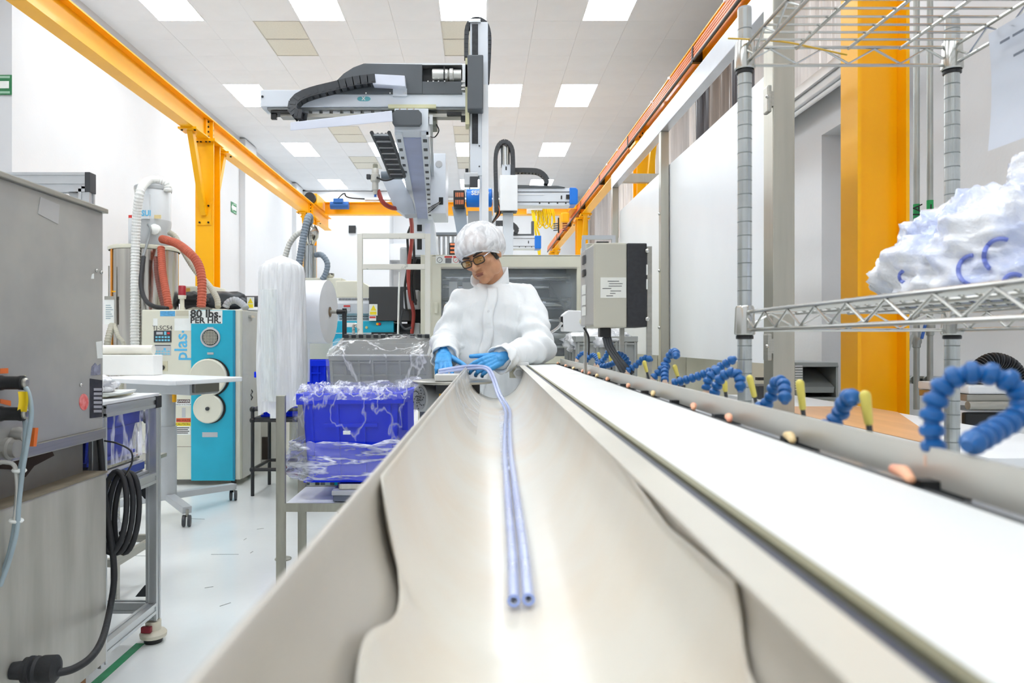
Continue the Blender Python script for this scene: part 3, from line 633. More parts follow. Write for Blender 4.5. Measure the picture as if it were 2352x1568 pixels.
def shelf(z, nwire, dz=.033):
    s = MB()
    for a, b in (((RXA,YC),(RXA,YA)), ((RXB,YC),(RXB,YA)), ((RXA,YA),(RXB,YA)), ((RXA,YC),(RXB,YC))):
        for zz in (z, z-dz): s.cyl((*a, zz), (*b, zz), wr, 8)
    fr = s.build('shelf_frame', M_CHROME, t, smooth=True)
    w = MB()
    for a, b in (((RXA,YC),(RXA,YA)), ((RXB,YC),(RXB,YA)), ((RXA,YA),(RXB,YA))):
        A, B = V(*a, 0), V(*b, 0); n = max(4, round((B-A).length/.046)); pts = []
        for i in range(n+1): pts.append(A.lerp(B, (i+.0)/n) + V(0, 0, z-.003 if i % 2 else z-dz+.003))
        w.tube(pts, .0023, 6)
    w.build('truss_wire', M_CHROME, fr, smooth=True)
    for i in range(nwire):
        y = YA - .03 - i*(YA-YC-.06)/(nwire-1)
        if y < .25: break
        link('deck_wire', DECK, t, (RXA, y, z+.002))
    for i in range(1, 4):
        x = RXA + (RXB-RXA)*i/4; MB().cyl((x, YC, z-.002), (x, YA, z-.002), .003, 8).build('stiffener', M_CHROME, t, smooth=True)
    for x in (RXA, RXB):
        MB().lathe([(.0165, -.042), (.0185, -.04), (.0165, .008), (.0145, .012)], 18, (x, YA, z), cap=False).build('corner_collar', M_CHROME, t, smooth=True)
        MB().lathe([(.0135, -.006), (.0155, -.005), (.0155, 0), (.0135, .002)], 18, (x, YA, z-.044), cap=False).build('sleeve', M_BLACK, t, smooth=True)
DECK = MB().cyl((0, 0, 0), (RXB-RXA, 0, 0), wr2, 6).mesh('deck_wire', M_CHROME, smooth=True)
shelf(ZT, 46); shelf(ZM, 46)
o = MB().tube(spline([P(1672, 88, YA-.02), P(1710, 90, YA-.022), P(1800, 96, YA-.018), P(1880, 112, YA-.01), P(1945, 126, YA)]), .0016, 6).build('yellow_strap', mat('yellow_strap', '#e8b93a', .5), smooth=True)
tag(o, 'thin yellow strap stretched along the top wire shelf edge', 'strap')
# paper sheet hung on the far side rail
M_PAPER = mat('bluish_paper', '#dfe4ee', .6, var=.03)
t = thing('notice_sheet', 'pale blue-white notice sheet with rows of text hung on the rack', 'paper', (RXB, .95, CZ+.45))
MB().grid(lambda u, v: (RXB-.008+.006*math.sin(v*3)+.004*u, 1.225-.32*u, CZ+.325+.2*v), 6, 8).build('sheet', M_PAPER, t, smooth='all')
random.seed(11)
for i, z in enumerate((.495, .462, .425, .39)):
    y = 1.19 - .03*i
    while y > .98:
        l = .012 + random.random()*.02; MB().cbox((RXB-.0125, y-l/2, CZ+z), (.001, l, .004)).build('lettering', mat('faded_ink', '#7c8290', .6), t); y -= l + .007
# bag of parts on the middle shelf
M_BAG = mat('cloudy_crinkled_bag', '#f6f8fd', .16, var=.1, scale=12, col2='#c9d4f6', lo=.36, hi=.56, bump=.5, bscale=22)
def lump(c, r, sc, amp, fr, seed, n=60, m=36, zmin=None, ridge=0):
    mb = MB(); c = Vector(c); rings = []
    for j in range(m+1):
        th = math.pi*j/m; rg = []
        for i in range(n):
            d = V(math.sin(th)*math.cos(2*math.pi*i/n), math.sin(th)*math.sin(2*math.pi*i/n), math.cos(th))
            k = 1 + amp*noise.fractal(d*fr + V(seed, 0, 0), 1, 2, 4) + amp*.5*abs(noise.noise(d*fr*2.3 + V(0, seed, 0)))
            if ridge: k += ridge*(abs(noise.noise(d*7 + V(seed, 3, 0))) + .6*abs(noise.noise(d*15 + V(0, seed, 3))) - .35)
            p = c + V(d.x*r*sc[0]*k, d.y*r*sc[1]*k, d.z*r*sc[2]*k)
            if zmin is not None and p.z < zmin: p.z = zmin + (p.z-zmin)*.03
            rg.append(mb._v(p))
        rings.append(rg)
    for A, B in zip(rings, rings[1:]):
        for i in range(n): mb._f([A[i], B[i], B[(i+1) % n], A[(i+1) % n]])
    return mb
t = thing('parts_bag', 'big crinkled clear bag stuffed with bluish tubing on the middle wire shelf', 'bag', (.72, .9, ZM))
bg = V(.785, 1.05, ZM+.035)
bgo = lump(bg, .1, (1.62, 1.8, 1.3), .18, 2.2, 4.2, 130, 80, zmin=ZM+.006, ridge=.09).build('bag', M_BAG, t, smooth='all')
import mathutils.bvhtree as bvt
BGT = bvt.BVHTree.FromPolygons([v.co for v in bgo.data.vertices], [p.vertices[:] for p in bgo.data.polygons])
lump(bg + V(.10, -.02, .13), .1, (.9, 1.2, .8), .22, 2.4, 8.1, 90, 50, ridge=.1).build('bag_neck', M_BAG, t, smooth='all')
lump(bg + V(0, .0, -.0), .085, (1.35, 1.5, 1.0), .2, 2.8, 1.7, 40, 24, zmin=ZM+.012).build('packed_tubing', mat('pale_blue_tubing', '#dfe6ff', .35, var=.12, scale=18, col2='#c3cef8'), t, smooth='all')
for (cx, cy, rr, a0, a1) in [(2235,620,34,90,260),(2300,588,40,70,235),(2255,668,30,200,330),(2080,635,14,120,260),(2330,655,26,60,200)]:
    pts = []
    for a in range(a0, a1+1, 12):
        d_ = (P(cx + rr*math.cos(R(a)), cy - rr*math.sin(R(a)), 1) - V(0, 0, CZ)).normalized(); h_ = BGT.ray_cast(V(0, 0, CZ), d_)
        if h_[0]: pts.append(h_[0] - d_*.002)
    if len(pts) < 4: continue
    MB().tube(pts, .0028, 8).build('coiled_tube', mat('tube_periwinkle', '#7f8fe0', .25), t, smooth=True)
# ---- stainless partition frame with white sheet
XP = 1.3; zsb, zst = CZ-.10, CZ+1.24; ztb = CZ+1.472
M_SS = mat('satin_stainless_tube', '#b7b4a8', .3, .8, var=.05, scale=3, stretch=(8, 8, .6))
t = thing('partition_frame', 'stainless tube frame carrying a white sheet beside the conveyor', 'frame', (XP, 4.8, 0))
MB().box(1.212, 1.302, 2.96, 3.06, 0, CZ+2.3).build('main_post', M_SS, t, bevel=.004)
MB().box(XP-.03, XP+.03, 2.5, 6.9, ztb, ztb+.125).build('top_tube', mat('bright_alu_tube', '#cfd3da', .28, .55, var=.04), t, bevel=.004)
for y in (5.05, 6.87): MB().box(XP-.028, XP+.028, y-.03, y+.03, 0, ztb).build('post', M_SS, t, bevel=.003)
MB().box(XP+.03, XP+.72, 6.84, 6.9, pz(420,6.87), pz(400,6.87)).build('cross_tube', M_SS, t, bevel=.003)
MB().grid(lambda u, v: (XP+.034-.004*math.sin(u*9+v*2), 3.08+3.75*u, zsb+(zst-zsb)*v), 30, 6).build('sheet', mat('white_sheet', '#f4f6f8', .3, var=.02, scale=1.6, stretch=(1, 1.5, 1), bump=.06, bscale=3), t, smooth='all')
for y in (5.05,):
    for z in (.9, .5, .1): MB().ball((XP-.03, y, CZ+z), .012, 8, 5).build('rivet', M_CHROME, t, smooth=True)
for z0 in (pz(215,2.95)-.02, pz(800,2.95)+.01):
    p = MB().box(1.178, 1.196, 2.93, 2.98, z0-.09+.03, z0+.05).build('hinge_plate', M_STEEL, t, bevel=.006)
    MB().ball((1.174, 2.925, z0), .008, 8, 5).build('bolt', M_CHROME, p, smooth=True)
    MB().box(1.196, 1.212, 2.95, 2.975, z0-.03, z0+.03).build('hinge_pin', M_STEEL, p)
# cream cabinet behind the sheet's lower edge
t = thing('storage_cabinet', 'low cream cabinet behind the lower edge of the white sheet', 'cabinet', (1.6, 5.4, 0))
MB().box(1.45, 1.74, 4.2, 6.6, .05, 1.13).build('body', M_CREAM, t, bevel=.01)
for i in range(3): d = MB().box(1.44, 1.45, 4.22+i*.79, 4.98+i*.79, .1, 1.1).build('door', M_CREAM, t); MB().box(1.425, 1.44, 4.9+i*.79, 4.92+i*.79, .6, .75).build('handle', M_STEEL, d)
MB().box(1.47, 1.72, 4.23, 6.57, 0, .05).build('plinth', M_BLACK, t)
# grey lattice crates under the sheet, wrapped stack by the machine
M_GCR = mat('grey_crate_plastic', '#9c9f9b', .5, var=.05)
M_LCLR = film('clear_liner', '#f4f5f7', .2, .75, .1, 7, (1, 1, .35), .5, crease_glint=.03, dist=.2)
def lattice(t, xf, w_, d_, h_, nx=6, ny=4, nz=3, m=None, ribs=True):
    m = m or M_GCR
    MB(xf).box(-w_/2, w_/2, -d_/2, d_/2, 0, .012).box(-w_/2, w_/2, -d_/2, -d_/2+.008, .012, h_-.03).box(-w_/2, w_/2, d_/2-.008, d_/2, .012, h_-.03).box(-w_/2, -w_/2+.008, -d_/2+.008, d_/2-.008, .012, h_-.03).box(w_/2-.008, w_/2, -d_/2+.008, d_/2-.008, .012, h_-.03).build('shell', m, t)
    r = MB(xf); e = .014
    r.box(-w_/2-e, w_/2+e, -d_/2-e, -d_/2, h_-.03, h_).box(-w_/2-e, w_/2+e, d_/2, d_/2+e, h_-.03, h_).box(-w_/2-e, -w_/2, -d_/2, d_/2, h_-.03, h_).box(w_/2, w_/2+e, -d_/2, d_/2, h_-.03, h_)
    r.build('rim', m, t, bevel=.003)
    if ribs:
        for i in range(nx+1):
            x = -w_/2 + w_*i/nx
            for s in (-1, 1): MB(xf).box(x-.005, x+.005, s*(d_/2+.006)-.006, s*(d_/2+.006)+.006, .005, h_-.03).build('rib', m, t)
        for k in range(nz):
            z = .01 + (h_-.05)*k/(nz-1)
            for s in (-1, 1): MB(xf).box(-w_/2-.008, w_/2+.008, s*(d_/2+.005)-.005, s*(d_/2+.005)+.005, z-.005, z+.005).build('rib', m, t)
        for j in range(ny+1):
            y = -d_/2 + d_*j/ny
            for s in (-1, 1): MB(xf).box(s*(w_/2+.006)-.006, s*(w_/2+.006)+.006, y-.005, y+.005, .005, h_-.03).build('rib', m, t)
for x, y, z, lb in [(1530, 3.7, .62, 'grey lattice crate just under the white sheet, behind the curled blue hose'), (1375, 4.05, .95, 'grey lattice crate wrapped in clear film right of the machine window')]:
    t = thing('lattice_crate', lb, 'crate', (px(x, y), y, z))
    lattice(t, Matrix.Translation((px(x, y), y, z)), .3, .5, .32 if x > 1500 else .28)
    if x < 1500: lump((px(x, y), y, z+.25), .1, (1.9, 2.7, .8), .2, 3, 2.2, 40, 20).build('wrap_film', film('bright_wrap', '#f3f4f6', .5, .95, .1, 9, (1, 1, 1), .8), t, smooth='all')
    st = thing('crate_stand', 'plain steel stand under the ' + ('crate behind the curled blue hose' if x > 1500 else 'film-wrapped crate by the machine'), 'stand', (px(x, y), y, 0))
    MB().box(px(x,y)-.17, px(x,y)+.17, y-.27, y+.27, z-.03, z-.004).build('top', M_STEEL, st)
    for sx in (-.15, .15):
        for sy in (-.25, .25): MB().box(px(x,y)+sx-.015, px(x,y)+sx+.015, y+sy-.015, y+sy+.015, 0, z-.03).build('leg', M_STEEL, st)
# ---- table with wood-look centre
TZ = CZ-.3
t = thing('work_table', 'white table with a wood-look top panel in front of the yellow column', 'table', (1.5, 3, 0))
MB().prism([(1.321, 2.12), (1.37, 2.12), (1.779, 3.05), (1.779, 3.319), (1.321, 3.319)], TZ-.001, TZ+.003, 'z').build('wood_panel', mat('wood_laminate', '#d9a878', .4, var=.08, scale=4, stretch=(3, .4, 1)), t, bevel=.003)
MB().box(1.42, 1.78, 3.32, 4.1, TZ-.028, TZ).build('top', M_WHITE, t, bevel=.003)
MB().box(1.32, 1.78, 1.86, 3.32, TZ-.028, TZ).build('top', M_WHITE, t, bevel=.003)
MB().box(1.34, 1.78, 1.9, 1.92, TZ-.12, TZ-.028).box(1.34, 1.36, 1.92, 3.25, TZ-.12, TZ-.028).box(1.76, 1.78, 1.92, 4.05, TZ-.12, TZ-.028).build('apron', mat('apron_grey', '#a7a699', .5), t)
for x, y in ((1.36, 1.92), (1.75, 1.92), (1.45, 4.04), (1.75, 4.04), (1.36, 3.27)): MB().box(x-.025, x+.025, y-.025, y+.025, 0, TZ-.028).build('leg', M_STEEL, t)
# small black device, grey metal unit, heap of white film on the table
t = thing('label_device', 'small dark device with black clamp behind the stainless post', 'device', (1.55, 3.85, TZ))
MB().box(1.46, 1.58, 3.75, 3.95, TZ, TZ+.07).build('body', M_DARK, t, bevel=.006); MB().box(1.45, 1.63, 3.74, 3.77, TZ+.1, TZ+.115).box(1.6, 1.62, 3.74, 3.77, TZ, TZ+.1).build('clamp', M_BLACK, t)
MB().lathe_ax((1.55, 3.749, TZ+.035), (0, -1, 0), [(.016, 0), (.016, .004)], 14).build('dial', M_GREY, t)
Yg = 5.0
t = thing('metal_unit', 'grey metal unit with slanted open front and louvres left of the yellow column', 'machine', (px(1885,Yg), Yg, 0))
x0, x1, x2 = px(1828,Yg), px(1925,Yg), px(1925,Yg)
zt, zb_ = pz(832,Yg), pz(912,Yg)
M_UNIT = mat('unit_grey', '#a3a9a9', .4, .3, var=.04)
MB().box(x0, x1, Yg, Yg+.5, zt-.03, zt).box(x0, x0+.05, Yg, Yg+.5, zb_, zt-.03).box(x1-.015, x1, Yg, Yg+.5, zb_, zt-.03).box(x0, x1, Yg+.46, Yg+.5, zb_, zt-.03).box(x0, x1, Yg, Yg+.5, zb_-.02, zb_).build('case', M_UNIT, t, bevel=.003)
MB().hexa([(x0+.06,Yg+.02,zb_+.03),(x1-.02,Yg+.02,zb_+.03),(x1-.02,Yg+.3,zt-.08),(x0+.06,Yg+.3,zt-.08),(x0+.06,Yg+.01,zb_+.07),(x1-.02,Yg+.01,zb_+.07),(x1-.02,Yg+.29,zt-.045),(x0+.06,Yg+.29,zt-.045)]).build('slanted_panel', M_UNIT, t)
for k in range(10): MB().box(x0-.006, x0+.045, Yg-.004, Yg+.0, zb_+.05+k*.018, zb_+.058+k*.018).build('louvre', M_WHITE, t)
MB().box(x0-.02, x1+.02, Yg-.02, Yg+.52, 0, zb_-.022).build('stand', M_CREAM, t)
# pipes on the wall with green bands
M_PIPE = mat('galvanised_pipe', '#aeb3b0', .4, .6, var=.08)
for i, (x, yb, blue) in enumerate(((2105, 940, 0), (2136, 905, 1))):
    Yp = 3.95; X = px(x, Yp); lb = ['galvanised pipe with green lettered band, left of two', 'galvanised pipe with green band and blue valve handle, right of two'][i]
    t = thing('wall_pipe', lb, 'pipe', (X, Yp, pz(yb, Yp)), group='galvanised pipes beside the yellow column')
    MB().cyl((X, Yp, pz(yb+15*i, Yp)), (X, Yp, ZC), .0155, 14).build('pipe', M_PIPE, t, smooth=True)
    MB().cyl((X, Yp, pz(527-i*8, Yp)), (X, Yp, pz(469-i*9, Yp)), .0168, 14).build('band', mat('band_green', '#1e9a55', .5), t, smooth=True)
    yv = 778 - i*28
    MB().lathe_ax((X, Yp, pz(yv, Yp)), (0, 0, 1), [(.016, -.05), (.021, -.045), (.021, -.03), (.026, -.02), (.026, .02), (.021, .03), (.021, .045), (.016, .05)], 12).build('valve_body', M_PIPE, t, smooth=True)
    MB().cyl((X, Yp-.02, pz(yv, Yp)), (X-.02, Yp-.05, pz(yv, Yp)), .008, 8).build('valve_stem', M_PIPE, t)
    MB().bar(P(x-10, yv-8, Yp-.05), P(x-19, yv+28, Yp-.05), .014, .012).build('valve_handle', mat('valve_blue', '#2f62b8', .4) if blue else M_PIPE, t, bevel=.003)
    if not i: text('lettering', 'FRIA', .075, (X-.001, Yp-.0172, pz(500, Yp)), (R(90), R(-90), 0), M_BLACK, t)
    else: MB().prism([(X-.012, pz(512,Yp)), (X-.002, pz(517,Yp)), (X-.001, pz(470,Yp)), (X-.008, pz(470,Yp))], Yp-.0172, Yp-.0165).build('arrow_mark', M_BLACK, t)
o = thing('strut_channel', 'perforated steel strut channel crossing behind the two pipes', 'bracket', (2.6, 4.0, .95))
zs = pz(872, 4.0)
MB().box(px(2088,4.0), px(2176,4.0), 3.985, 4.02, zs-.02, zs+.02).build('channel', M_STEEL, o)
for k in range(6): MB().box(px(2092+k*14,4.0), px(2100+k*14,4.0), 3.983, 3.986, zs-.008, zs+.008).build('slot_hole', M_BLACK, o)
for x in (2105, 2136): MB().cyl((px(x,3.95), 3.97, zs), (px(x,3.95), 3.99, zs), .022, 10).build('clamp', M_PIPE, o)
MB().box(px(2176,4.0)-.03, px(2176,4.0), 4.02, 4.05, 0, zs).build('stanchion', M_STEEL, o)
# white bench machine with black corrugated duct at the far right
Yd = 3.0
t = thing('bench_machine', 'white bench machine with black corrugated duct behind the big blue loop', 'machine', (px(2300,Yd), Yd, 0))
MB().box(px(2225,Yd), px(2480,Yd), Yd, Yd+.35, pz(905,Yd), pz(885,Yd)).build('top', M_WHITE, t, bevel=.008)
MB().box(px(2225,Yd), px(2480,Yd), Yd+.01, Yd+.34, pz(922,Yd), pz(906,Yd)).build('rail', M_STEEL, t, bevel=.003)
MB().cyl((px(2215,Yd), Yd-.02, pz(930,Yd)), (px(2480,Yd), Yd-.02, pz(930,Yd)), .018, 14).build('roller', M_STEEL, t, smooth=True)
MB().box(px(2235,Yd), px(2470,Yd), Yd+.04, Yd+.32, 0, pz(945,Yd)).build('body', M_WHITE, t, bevel=.01)
MB().box(px(2222,Yd), px(2340,Yd), Yd+.01, Yd+.04, pz(995,Yd), pz(948,Yd)).build('drive_cover', M_BLACK, t, bevel=.008)
dp = resample(spline([P(2235,888,Yd+.1), P(2245,850,Yd+.1), P(2280,828,Yd+.1), P(2320,840,Yd+.1), P(2345,875,Yd+.1)], 10), .011)
for i in range(len(dp)-1):
    d = (dp[i+1]-dp[i]); MB().lathe_ax(dp[i], d, [(.028, 0), (.036, .003), (.036, .006), (.028, .009)], 14).build('duct_ring', M_RUBBER if i % 2 else M_DARK, t, smooth=True)
# ================================================================== left foreground machine
M_MG = mat('worn_grey_sheet_metal', '#b3b1aa', .4, .2, var=.1, scale=3.5, col2='#9f9e9b', bump=.04, bscale=12)
M_MG2 = mat('streaked_grey_metal', '#bab8b0', .4, .15, var=.12, scale=5, stretch=(1, 2.2, .35), col2='#a3a198')
M_DUST = mat('dusty_ledge', '#8a7f6c', .7, var=.15, scale=8)
XF = -1.255; YF = 2.4
def F(x, y, o=0):                                     # point on the machine's side face from photograph px
    Y = XF*FPX/(x-VX); return V(XF+o, Y, pz(y, Y))
t = thing('grey_machine', 'large worn grey sheet-metal machine filling the left edge', 'machine', (-1.8, 1.5, 0))
zt, zb_ = pz(487, YF), pz(985, YF)
MB().box(-2.4, XF, .35, YF, zb_, zt).build('upper_housing', M_MG, t, bevel=.006)
MB().box(-2.41, XF+.012, .34, YF+.012, zt-.004, zt+.012).build('top_lip', M_STEEL, t, bevel=.003)
MB().box(-2.4, XF+.008, .35, YF+.005, zb_-.03, zb_+.004).build('bottom_lip', M_STEEL, t, bevel=.003)
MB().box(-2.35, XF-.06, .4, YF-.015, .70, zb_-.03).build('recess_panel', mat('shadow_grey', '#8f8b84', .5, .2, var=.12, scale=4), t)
zl = pz(1082, YF)
MB().box(-2.4, XF+.006, .35, YF+.01, .13, zl-.006).build('lower_housing', M_MG2, t, bevel=.006)
MB().box(-2.4, XF+.008, .35, YF+.012, zl-.006, zl).build('ledge', M_DUST, t)
MB().prism([(1.95, zb_-.032), (2.2, zb_-.032), (2.22, zb_-.06), (2.12, zb_-.075), (2.08, zb_-.1), (2.03, zb_-.07), (1.96, zb_-.055)], XF-.0595, XF-.057, 'x').build('rust_stain', mat('rust_stain', '#3d2a22', .8, var=.2), t)
for x, y in ((-2.3, .45), (-2.3, 2.3), (XF-.05, .45), (XF-.05, 2.3)):
    MB().box(x-.03, x+.03, y-.03, y+.03, 0, .13).build('leg', mat('rusty_brown', '#8a5c2e', .6, .2, var=.2, scale=14), t)
MB().box(-2.3, XF+.0, 2.2, 2.26, .08, .12).build('base_rail', M_CREAM, t)
def on_face(name, pts, m, parent, th=.0015, o=.0):
    a = [F(*p, o) for p in pts]; b = [F(*p, o+th) for p in pts]; mb = MB(); n = len(a)
    A = [mb._v(p) for p in a]; B = [mb._v(p) for p in b]
    for i in range(n): mb._f([A[i], A[(i+1) % n], B[(i+1) % n], B[i]])
    mb._f(A[::-1]); mb._f(B); return mb.build(name, m, parent)
on_face('pale_patch', [(86,490),(133,515),(136,470),(92,452)], mat('pale_patch', '#b9b9b8', .3, .2), t)
npl = on_face('name_plate', [(206,960),(234,957),(234,873),(206,869)], mat('plate_black', '#3b3a40', .4, .4, var=.2, scale=50), t)
for k in range(6): on_face('print_line', [(214,897+k*10),(232,897+k*10),(232,891+k*10),(214,891+k*10)], mat('plate_grey', '#a9a9b0', .4), npl, .001, .0016)
on_face('torn_sticker', [(208,862),(230,860),(230,835),(224,840),(218,833),(210,842)], mat('sticker_lilac', '#9a9cb0', .5, var=.3, scale=40), t)
on_face('white_sticker', [(223,823),(235,822),(233,783),(220,785)], M_SW, t)
on_face('red_seal', [(192+10.5*math.cos(R(a)), 923+19*math.sin(R(a))) for a in range(0, 360, 20)], mat('seal_red', '#e88f8c', .5, var=.12, scale=60, col2='#d9514e'), t)
for x, y in ((184,884),(220,621),(231,625)): MB().ball(F(x, y, .002), .006, 8, 5).build('screw', M_CHROME, t, smooth=True)
on_face('paint_chip', [(209,640),(215,640),(215,628),(211,630)], M_SW, t)
# connectors and conduits on the machine's side
for k, (y, o) in enumerate(((879, .0), (950, .0))):
    c = F(-6, y)
    b = MB().lathe_ax(c, (1, 0, 0), [(.017, -.005), (.02, .0), (.02, .012), (.0175, .018), (.0175, .055), (.019, .06), (.019, .068), (.012, .07)], 18).build('cable_connector', M_BLACK, t, smooth=True)
    MB().lathe_ax(c + V(.062, 0, 0), (1, 0, 0), [(.0135, 0), (.0135, .012), (.009, .016)], 14).build('coupling_ring', M_STEEL, b, smooth=True)
on_face('orange_tag', [(0,858),(18,857),(18,845),(0,846)], mat('tag_orange', '#e8742c', .5), t); on_face('orange_tag', [(0,926),(24,932),(24,920),(0,916)], mat('tag_orange', '#e8742c'), t)
on_face('paper_tag', [(28,882),(58,878),(58,862),(26,867)], mat('tag_pale', '#e6e4a8', .5), t)
Yc = F(-6, 880).y
def G(x, y, d=0): return P(x, y, Yc+d)
M_CON = mat('grey_conduit', '#9fb0b8', .35, var=.08)
for k, pts in enumerate(([(52,880),(66,905),(72,950),(64,1010),(52,1080),(44,1150),(38,1220),(20,1290),(0,1345)], [(48,952),(58,972),(56,1030),(44,1090),(38,1160),(30,1230),(12,1300),(-8,1340)])):
    MB().tube(spline([G(*p, .015*k) for p in pts], 6), .0062, 10).build('conduit', M_CON, t, smooth=True)
MB().tube(spline([G(2,1060), G(30,1066), G(38,1090), G(40,1140), G(34,1200)], 6), .0055, 8).build('conduit', mat('conduit_pale', '#c8c8c2', .4), t, smooth=True)
for y in (1080, 1195): MB().lathe_ax(G(44 - (y-1080)*.06, y, .008), (.1, 0, 1), [(.016, -.004), (.018, 0), (.016, .004)], 12).build('cable_tie', M_SW, t, smooth=True)
MB().grid(lambda u, v: G(50+24*u+2*math.sin(v*4), 898+46*v) + V(0, -.016+.004*math.sin(u*5), 0), 6, 6).build('yellow_tag', mat('tag_yellow', '#f2d01c', .5), t, smooth='all')
on_face('orange_band', [(50,1025),(57,1025),(62,982),(54,982)], mat('tag_orange', '#e8742c'), t, .02, .012)
MB().lathe_ax(F(15, 1030), (1, 0, 0), [(.03, -.01), (.03, .012), (.024, .016), (.024, .03)], 16).lathe_ax(F(32, 1000), (1, 0, 0), [(.02, -.01), (.024, .012), (.018, .03)], 14).build('elbow_fitting', mat('cast_grey', '#a6a49e', .5, .4, var=.08), t, smooth=True)
# lower socket: angle plate and black ribbed plug with a heavy cable
Yq = 1.9
pl = MB().box(px(-60,Yq), px(14,Yq), Yq, Yq+.012, pz(1600,Yq), pz(1498,Yq)).hexa([P(-60,1498,Yq), P(14,1498,Yq), P(78,1465,Yq+.12), P(4,1465,Yq+.12), P(-60,1490,Yq), P(14,1490,Yq), P(78,1460,Yq+.12), P(4,1460,Yq+.12)]).build('socket_plate', M_ALU, t)
for x, y in ((-2, 1493), (18, 1478)): MB().lathe_ax(P(x, y, Yq+.05), (0, 0, 1), [(.012, -.002), (.012, .001)], 14).build('plate_hole', M_BLACK, pl)
MB().lathe_ax(P(28, 1540, Yq+.02), (1, .1, 0), [(.022, 0), (.024, .02), (.02, .03), (.033, .032), (.033, .042), (.036, .044), (.036, .052), (.033, .054), (.036, .062), (.033, .07), (.036, .078), (.036, .11), (.03, .115), (.012, .118)], 20).build('plug', M_RUBBER, t, smooth=True)
cab = [P(128,1546,Yq+.03), P(170,1535,Yq+.06), P(210,1508,Yq+.12), P(236,1465,Yq+.25), P(252,1400,2.4), P(262,1330,2.44), P(258,1260,2.44), P(247,1190,2.44), P(238,1120,2.43), P(232,1040,2.43), P(228,1000,2.42)]
MB().tube(spline(cab, 8), .0105, 12).build('power_cable', M_RUBBER, t, smooth=True)
for k in range(3):
    c0 = P(262, 1175, 2.46); pts = [c0 + V(.042*math.cos(a) + .012*k, .02*k + .02*math.sin(a), .135*math.sin(a) - .006*k) for a in [2*math.pi*i/28 for i in range(28)]]
    MB().tube(pts, .0095, 10, closed=True).build('cable_loop', M_RUBBER, t, smooth=True)
MB().lathe_ax(P(287, 1228, 2.48), (.6, .2, 1), [(.02, -.005), (.022, 0), (.02, .005)], 12).build('cable_tie', M_BLACK, t)
# ================================================================== aluminium profile table behind it
TX0, TX1, TY0, TY1 = -2.3, -1.284, 2.44, 2.9; TZT = pz(905, 2.88)
def profile(mb, a, b, w_=.042):                        # slotted profile: core plus four raised corner strips
    a, b = Vector(a), Vector(b); d = (b-a).normalized(); u = V(0,0,1) if abs(d.z) < .9 else V(1,0,0)
    s = d.cross(u).normalized(); u = s.cross(d); q = w_*.36
    mb.bar(a, b, w_*.82, w_*.82, u)
    for i in (-1, 1):
        for j in (-1, 1): mb.bar(a + s*i*q + u*j*q, b + s*i*q + u*j*q, w_*.28, w_*.28, u)
    return mb
def prof(parent, a, b, name='rail', w_=.042): return profile(MB(), a, b, w_).build(name, M_ALU, parent)
t = thing('profile_table', 'aluminium profile frame table with shelves behind the grey machine', 'table', (-1.8, 2.66, 0))
xl, xr, ya, yb = TX0+.021, TX1-.021, TY0+.021, TY1-.021
for x, y in ((xl, ya), (xr, ya), (xl, yb), (xr, yb)): prof(t, (x, y, .09), (x, y, TZT-.05), 'leg')
for z in (TZT-.03, .66, .14):
    for y in (ya, yb): prof(t, (xl+.02, y, z), (xr-.02, y, z))
    for x in (xl, xr): prof(t, (x, ya+.02, z), (x, yb-.02, z))
MB().box(TX0, TX1-.004, TY0, TY1-.004, TZT-.008, TZT+.004).build('top', M_WHITE, t, bevel=.002)
MB().box(TX0+.03, TX1-.03, TY0+.03, TY1-.03, .682, .69).build('shelf', M_GREY, t)
for z in (TZT-.03,): MB().box(TX1-.046, TX1+.003, TY1-.046, TY1+.003, z-.024, z+.024).build('corner_cap', M_BLACK, t, bevel=.003)
for z, s in ((TZT-.07, -1), (.62, -1), (.185, 1)):
    MB().prism([(xr-.02, z), (xr-.02, z-s*-.05 if s > 0 else z), (xr-.065, z+(.02 if s < 0 else -.02)), (xr-.02, z+(.02 if s < 0 else -.02))], yb-.015, yb+.015).build('bracket', M_STEEL, t) if False else MB().hexa([(xr-.065,yb-.016,z),(xr-.02,yb-.016,z),(xr-.02,yb+.016,z),(xr-.065,yb+.016,z),(xr-.028,yb-.016,z-s*.0+(-.045 if s<0 else .045)),(xr-.02,yb-.016,z+(-.045 if s<0 else .045)),(xr-.02,yb+.016,z+(-.045 if s<0 else .045)),(xr-.028,yb+.016,z+(-.045 if s<0 else .045))]).build('bracket', M_DARK, t)
ft = V(xr, yb, 0)
MB().lathe([(.034, .0), (.036, .01), (.034, .018)], 20, ft).build('foot_pad', M_BLACK, t, smooth=True)
fw = MB().lathe([(.03, .018), (.05, .022), (.052, .036), (.045, .045), (.03, .05), (.03, .085)], 20, ft).build('levelling_foot', mat('ivory_plastic', '#ddd6c2', .4), t, smooth=True)
MB().box(ft.x-.03, ft.x+.01, ft.y-.046, ft.y-.028, .05, .075).build('red_wheel', mat('red_wheel', '#8f2231', .4), fw, bevel=.004)
